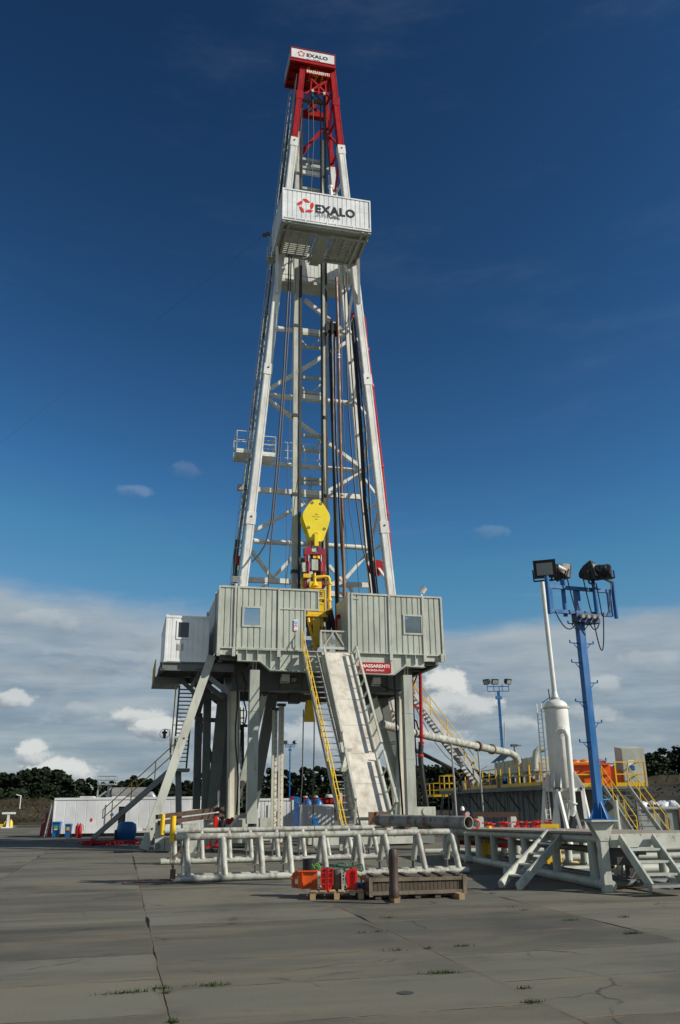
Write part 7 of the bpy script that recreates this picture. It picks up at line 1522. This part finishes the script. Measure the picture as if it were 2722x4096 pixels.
# loose pipes on the ground to the right of the catwalk
for i, (y0, y1, lab, r) in enumerate(((3387, 3392, 'farthest pale pipe lying across the yard right of the catwalk', .09), (3416, 3424, 'second pale pipe lying right of the catwalk', .10), (3463, 3475, 'nearest pale pipe lying right of the catwalk', .11))):
    a, b = at_z(2760, y0 + 6, r), at_z(1700 + i * 160, y1 + 14, r); single('pipe_on_ground', lab, 'pipe', MB().tube(a, b, r, 12), LGREY, 'pale pipes on the ground')
for px, py, lab in ((1965, 3450, 'left yellow stand behind the catwalk posts'), (2238, 3475, 'right yellow stand behind the catwalk posts')):
    p = at_z(px, py); mb = MB(); mb.tube(p, p + EZ * 1.05, .085, 12); mb.tube(p + KU * .0, p + KU * .0 + EZ * .12, .13, 12); mb.prism([p + EZ * .02 - KU * .08, p - KU * .55 + EZ * .02, p - KU * .08 + EZ * .75], KV * .06); mb.tube(p - KU * .2 + EZ * .1, p + KU * .55 + EZ * .1, .09, 12); single('pipe_stand', lab, 'stand', mb, YELLOW, 'yellow stands behind the catwalk')
# red valve manifold behind the catwalk
VM = thing('valve_manifold', 'red manifold with a row of red handwheels behind the catwalk', 'pipe manifold', at_z(2070, 3400)); DV = 30.0; mb = MB(); q = lambda x, y: at_y(x, y, DV)
mb.box(q(2075, 3345), (3.2, .8, .14)); mb.tube(q(1930, 3330), q(2200, 3330), .09, 8)
for x in (1965, 2010, 2070, 2105, 2140, 2150, 2190): mb.tube(q(x, 3350), q(x, 3292), .05, 8); mb.box(q(x, 3312), (.16, .2, .18)); 
build('valve_bodies', mb, BRIGHTRED, VM)
mb = MB(); mb.beam(q(1820, 3368), q(2050, 3385), .5, .12); build('skid_frame', mb, RED, VM)
for x, y, r in ((1945, 3292, .13), (1965, 3296, .15), (2012, 3290, .17), (2030, 3294, .14), (2072, 3288, .18), (2108, 3290, .15), (2140, 3289, .18), (2155, 3286, .15), (2195, 3288, .14)):
    c = q(x, y); mb = MB(); mb.path(arc(c, EU, EV, r, 0, 6.2832, 16), .018, 6); mb.beam(c - EU * r, c + EU * r, .022); mb.beam(c - EV * r, c + EV * r, .022); mb.tube(c - EZ * .1, c + EZ * .08, .014, 6); build('handwheel', mb, BRIGHTRED, VM)
gb = at_y(1860, 3268, 24.5); mb = MB(); mb.lathe(gb - EZ * .1, EZ, [(.08, 0), (.09, .08), (.05, .1), (.05, .2), (0, .2)], 12); gg = single('pressure_gauge', 'red fitting with a white faced gauge just past the rusty pipe', 'gauge', mb, BRIGHTRED); mb = MB(); c = at_y(1872, 3256, 24.4); mb.lathe(c + Vector((0, .02, 0)), -Vector((.2, 1, 0)), [(0, 0), (.06, 0), (.06, .03), (0, .03)], 16); mb.lathe(at_y(1851, 3242, 24.5), EZ, [(.05, 0), (.055, .06), (.03, .1), (0, .11)], 10); build('dial', mb, SIGNWHITE, gg); mb = MB(); mb.path(arc(at_y(1902, 3296, 24.2), EU, EZ, .12, 0, 6.28, 14), .02, 6); build('handwheel', mb, BRIGHTRED, gg)
mb = MB(); mb.beam(at_y(1890, 3260, 33), at_y(2070, 3258, 33), .3, .17); single('packing_timber', 'brown timber across grey blocks in front of the mud tank', 'timber', mb, TIMBER)
for x, lab in ((1916, 'left grey block carrying the brown timber by the tank'), (2047, 'right grey block carrying the brown timber by the tank')): p = at_y(x, 3266, 33); mb = MB(); mb.box(Vector((p.x, 33, p.z / 2)), (.22, .35, p.z)); single('grey_block', lab, 'block', mb, LGREY, 'blocks under the timber')
# ------------------------------------------------------------------ degasser vessel
DVS = 34.0; vc = at_y(2213, 2840, DVS); vz = lambda y: at_y(2213, y, DVS).z; VCX, VR = vc.x + .12, .455
vs_ = thing('degasser_vessel', 'tall white cylindrical vessel on splayed legs with a slim vent pipe', 'vessel', (VCX, DVS, 0)); O = Vector((VCX, DVS, 0)); zt_, zb_ = vz(2833), vz(3165)
mb = MB(); mb.lathe(O, EZ, [(.02, zb_ - .32), (.22, zb_ - .26), (.36, zb_ - .14), (VR, zb_), (VR, zt_)] + [(VR * math.cos(a) , zt_ + .05 + .30 * math.sin(a)) for a in [i * math.pi / 14 for i in range(7)]] + [(.1, zt_ + .36)], 40); build('shell', mb, WHITE, vs_)
mb = MB(); mb.lathe(O, EZ, [(VR, zt_ - .03), (VR + .05, zt_ - .02), (VR + .05, zt_ + .05), (VR, zt_ + .06)], 40); mb.lathe(O, EZ, [(.1, zt_ + .33), (.17, zt_ + .34), (.17, zt_ + .42), (.1, zt_ + .43)], 20); build('flange', mb, LGREY, vs_)
vtop = at_y(2163, 2326, DVS); pz = zt_ + .4
mb = MB(); e = Vector((at_y(2163, 2326, DVS).x, DVS, vtop.z)); mb.tube(O + EZ * pz, O + EZ * (pz + .25), .15, 16, .095); mb.tube(O + EZ * (pz + .25), Vector((O.x + (e.x - O.x) * .6, DVS, e.z)), .095, 16, .09); build('vent_pipe', mb, WHITE, vs_)
mb = MB(); mb.tube(O - Vector((.25, .2, 0)) + EZ * (zt_ + .3), O - Vector((.28, .2, 0)) + EZ * (zt_ + .72), .022, 6); mb.path([O - Vector((.25, .2, 0)) + EZ * (zt_ + .42), O - Vector((.4, .1, 0)) + EZ * (zt_ + .3), O - Vector((.55, .0, 0)) + EZ * (zt_ + .2)], .015, 5); build('antenna', mb, DARK, vs_)
# side pipe
sx = at_y(2248, 2924, DVS - .45); sp0 = Vector((sx.x - .02, DVS - VR + .06, sx.z)); mb = MB(); q3 = lambda x, y: at_y(x, y, DVS - .62)
mb.path([sp0, sp0 - Vector((0, .1, 0)), sp0 - Vector((-.04, .16, -.0)), q3(2262, 2925), q3(2270, 2945), q3(2274, 2990), q3(2284, 3100), q3(2293, 3210), q3(2296, 3245)], .10, 12); mb.tube(q3(2293, 3212), q3(2293.5, 3217), .16, 14); mb.tube(q3(2295, 3240), q3(2288, 3265), .12, 12, .09); sd_ = build('drain_pipe', mb, WHITE, vs_)
mb = MB(); mb.lathe(sp0 + Vector((0, .02, 0)), Vector((0, -1, 0)), [(.12, 0), (.20, 0), (.20, .05), (.12, .05)], 24)
for i in range(10): a = i * .628; p = sp0 + Vector((math.cos(a) * .17, -.05, math.sin(a) * .17)); mb.tube(p, p - Vector((0, .03, 0)), .02, 6)
build('pipe_flange', mb, WHITE, sd_); mb = MB(); mb.path([q3(2293, 3262), q3(2288, 3285), q3(2284, 3310)], .08, 10); build('drain_hose', mb, BLACK, sd_)
# ladder
mb = MB(); la, lb_ = at_y(2146, 2815, DVS - .1), at_y(2163, 2812, DVS - .1); lz = 1.1
for p in (la, lb_): mb.beam(Vector((la.x + (p.x - la.x), DVS - .15, p.z)), Vector((p.x, DVS - .15, lz)), .035, .035)
n = 26
for i in range(n): z = lz + (la.z - lz - .1) * i / (n - 1); mb.tube(Vector((la.x, DVS - .15, z)), Vector((lb_.x, DVS - .15, z)), .012, 5)
for z in (zt_ - .15, (zt_ + zb_) / 2): mb.beam(Vector((lb_.x, DVS - .15, z)), Vector((O.x - VR * .8, DVS - .2, z)), .03)
build('ladder', mb, WHITE, vs_)
# skirt brackets and legs
mb = MB(); lb2 = []
for i in range(4):
    a = R(45 + 90 * i + 14); d = Vector((math.cos(a), math.sin(a), 0)); s = EZ.cross(d); p = O + d * VR
    for k in (-.12, .12): mb.prism([p + s * k + EZ * (zb_ + .05), p + d * .32 + s * k + EZ * (zb_ + .02), p + d * .32 + s * k + EZ * (zb_ + .18), p + d * .02 + s * k + EZ * (zb_ + .72)], s * .02)
    lb2.append((O + d * (VR + .27) + EZ * (zb_ + .08), d, s))
for i in range(4): mb.beam(lb2[i][0] - EZ * .03, lb2[(i + 1) % 4][0] - EZ * .03, .05, .12)
build('leg_bracket', mb, WHITE, vs_)
for p, d, s in lb2:
    for k in (-.42, .42): q_ = p + d * .18 + s * k; q_ = Vector((q_.x, q_.y, .02)); build('leg', MB().beam(p, q_, .12, .10), WHITE, vs_)
    mb = MB(); mb.tube(p - s * .15, p + s * .15, .05, 10); build('leg_pin', mb, DARK, vs_)
mb = MB(); mb.tube(O + EZ * (zb_ - .3), O + EZ * .3, .10, 14); mb.tube(O + EZ * (zb_ - .38), O + EZ * (zb_ - .33), .2, 16); mb.tube(O - Vector((.3, -.1, 0)) + EZ * 0, O - Vector((.3, -.1, 0)) + EZ * zb_, .1, 12); build('down_pipe', mb, WHITE, vs_)
mb = MB(); q3 = lambda x, y: at_y(x, y, DVS + 1.0); mb.path([q3(2180, 2995), q3(2158, 2998), q3(2146, 3008), q3(2141, 3035), q3(2141, 3075)], .13, 12); build('gas_pipe', mb, LGREY, vs_)
mb = MB(); mb.lathe(Vector((VCX + VR * .7, DVS + .25, vz(3000))), Vector((1, .3, 0)), [(.0, .0), (.16, 0), (.16, .16), (0, .16)], 14); build('blind_flange', mb, WHITE, vs_)
mb = MB(); p = at_z(2458, 3398); a0 = at_y(2462, 3200, p.y); mb.path([Vector((a0.x, p.y, 0)) + EZ * .0, Vector((a0.x, p.y, a0.z))], .09, 10); mb.beam(Vector((a0.x, p.y, a0.z * .55)), Vector((a0.x - .35, p.y, .0)), .09); mb.beam(Vector((a0.x, p.y, a0.z * .55)), Vector((a0.x + .3, p.y, .0)), .09); mb.beam(Vector((a0.x - .3, p.y + .3, .5)), Vector((a0.x + .1, p.y + .3, .5)), .1); single('pipe_tripod', 'pale round post on splayed feet behind the blue mast', 'post', mb, LGREY)
# ------------------------------------------------------------------ flow line, red riser and hoses right of the rig
fl = [at_v(1545, 2905, 4.0), at_v(1650, 2931, 4.0)]; f1 = Q(2.1, b1 + 1.2, 3.9)
e0 = at_y(2075, 3047, f1.y); pts = [at_y(1530, 2898, 41), at_y(1650, 2930, 43), at_y(1790, 2960, 45.5), at_y(1905, 2985, 48), at_y(2000, 3003, 50), at_y(2040, 3012, 50.5), at_y(2062, 3024, 50.8), at_y(2072, 3045, 51), at_y(2074, 3065, 51)]
flw = single('flow_line', 'long pale flow pipe running from the rig to the trough', 'pipe', MB().path(pts, .205, 16), RACKP); mb = MB()
for x, y, d in ((1912, 2986, 48.1), (1968, 2997, 49.4)):
    c = at_y(x, y, d); dd = (at_y(2000, 3003, 50) - at_y(1905, 2985, 48)).normalized(); mb.tube(c - dd * .06, c + dd * .06, .28, 16)
build('pipe_flange', mb, RUST, flw); mb = MB(); c0_, c1__ = at_y(1970, 2997, 49.5), at_y(1990, 3001, 49.9); mb.tube(c0_, c1__, .211, 16); build('rust_band', mb, RUST, flw)
for x, y0, D_, lab in ((1913, 2995, 48, 'thin pole propping the flow pipe near its flange'), (1806, 2975, 45.7, 'thin pole propping the flow pipe near the back stair')):
    p = at_y(x, y0, D_); mb = MB(); mb.tube(p, Vector((p.x + .1, D_, 0)), .05, 8); single('prop_pole', lab, 'pole', mb, GALV, 'poles under the flow pipe')
rr2 = single('red_riser', 'red vertical pipe hanging at the right side of the rig', 'pipe', MB().tube(at_v(1682, 2690, 3), at_v(1687, 2975, 3), .085, 12), RED); mb = MB()
for y in (2945, 2972): c = at_v(1686, y, 3); mb.tube(c - EZ * .05, c + EZ * .05, .15, 12)
mb.beam(at_v(1650, 2829, 3), at_v(1683, 2830, 3), .1); mb.tube(at_v(1652, 2720, 3), at_v(1650, 2830, 3), .04, 6); pieces('riser_flange', mb, RED, rr2)
hh_ = single('riser_hose', 'thick dark hose hanging from the red pipe to the ground', 'hose', MB().path([at_v(1685, 2978, 3), at_v(1683, 3040, 3), at_v(1690, 3110, 3), at_v(1704, 3200, 3), at_v(1716, 3290, 3)], .13, 12), BLACK); mb = MB(); c = at_v(1683, 3022, 3); mb.tube(c - EZ * .05, c + EZ * .05, .16, 12); build('hose_band', mb, BRIGHTRED, hh_)
rope('kelly_hose', 'black hose arching from the rig leg over to the mud tank', 'hose', [(1655, 2997, 4), (1700, 3020, 6), (1760, 3050, 9), (1810, 3076, 11), (1840, 3110, 12), (1850, 3150, 12), (1835, 3165, 12)], .11, BLACK, n=8)
rope('black_hose', 'black hose curling up from the tank toward the back stair', 'hose', [(1835, 3165, 12), (1838, 3130, 12), (1870, 3090, 11), (1895, 3050, 10)], .07, BLACK, n=7)
rope('black_hose', 'short black hose bent beside the red pipe', 'hose', [(1652, 2870, 3.5), (1668, 2885, 3.5), (1676, 2915, 3.4), (1666, 2950, 3.5)], .06, BLACK, n=7)
rope('black_hose', 'thin black cable hanging by the red pipe under the floor', 'cable', [(1668, 2705, 3.2), (1652, 2745, 3.2), (1655, 2830, 3.2), (1664, 3000, 3.2), (1680, 3250, 3.2)], .035, BLACK, n=6)
mb = MB(); p = at_v(1700, 3245, 2); mb.box(p, (.9, .5, .4)); mb.tube(p - EV * .3, p + EV * .3, .2, 12); single('pump_block', 'grey pump block on the ground right of the rig leg', 'pump', mb, LGREY)
for a, b, s in (((1667, 2838, 3.5), (1880, 3070, 12), .8), ((1690, 2840, 3.5), (1950, 3065, 14), 1.2)):
    A_, B_ = at_v(*a), at_v(*b); single('cable', 'thin sagging cable from the rig to the tanks, lower one' if s > 1 else 'thin sagging cable from the rig to the tanks, upper one', 'cable', MB().path(sag(A_, B_, s), .02, 5), ROPE, 'cables to the tanks')
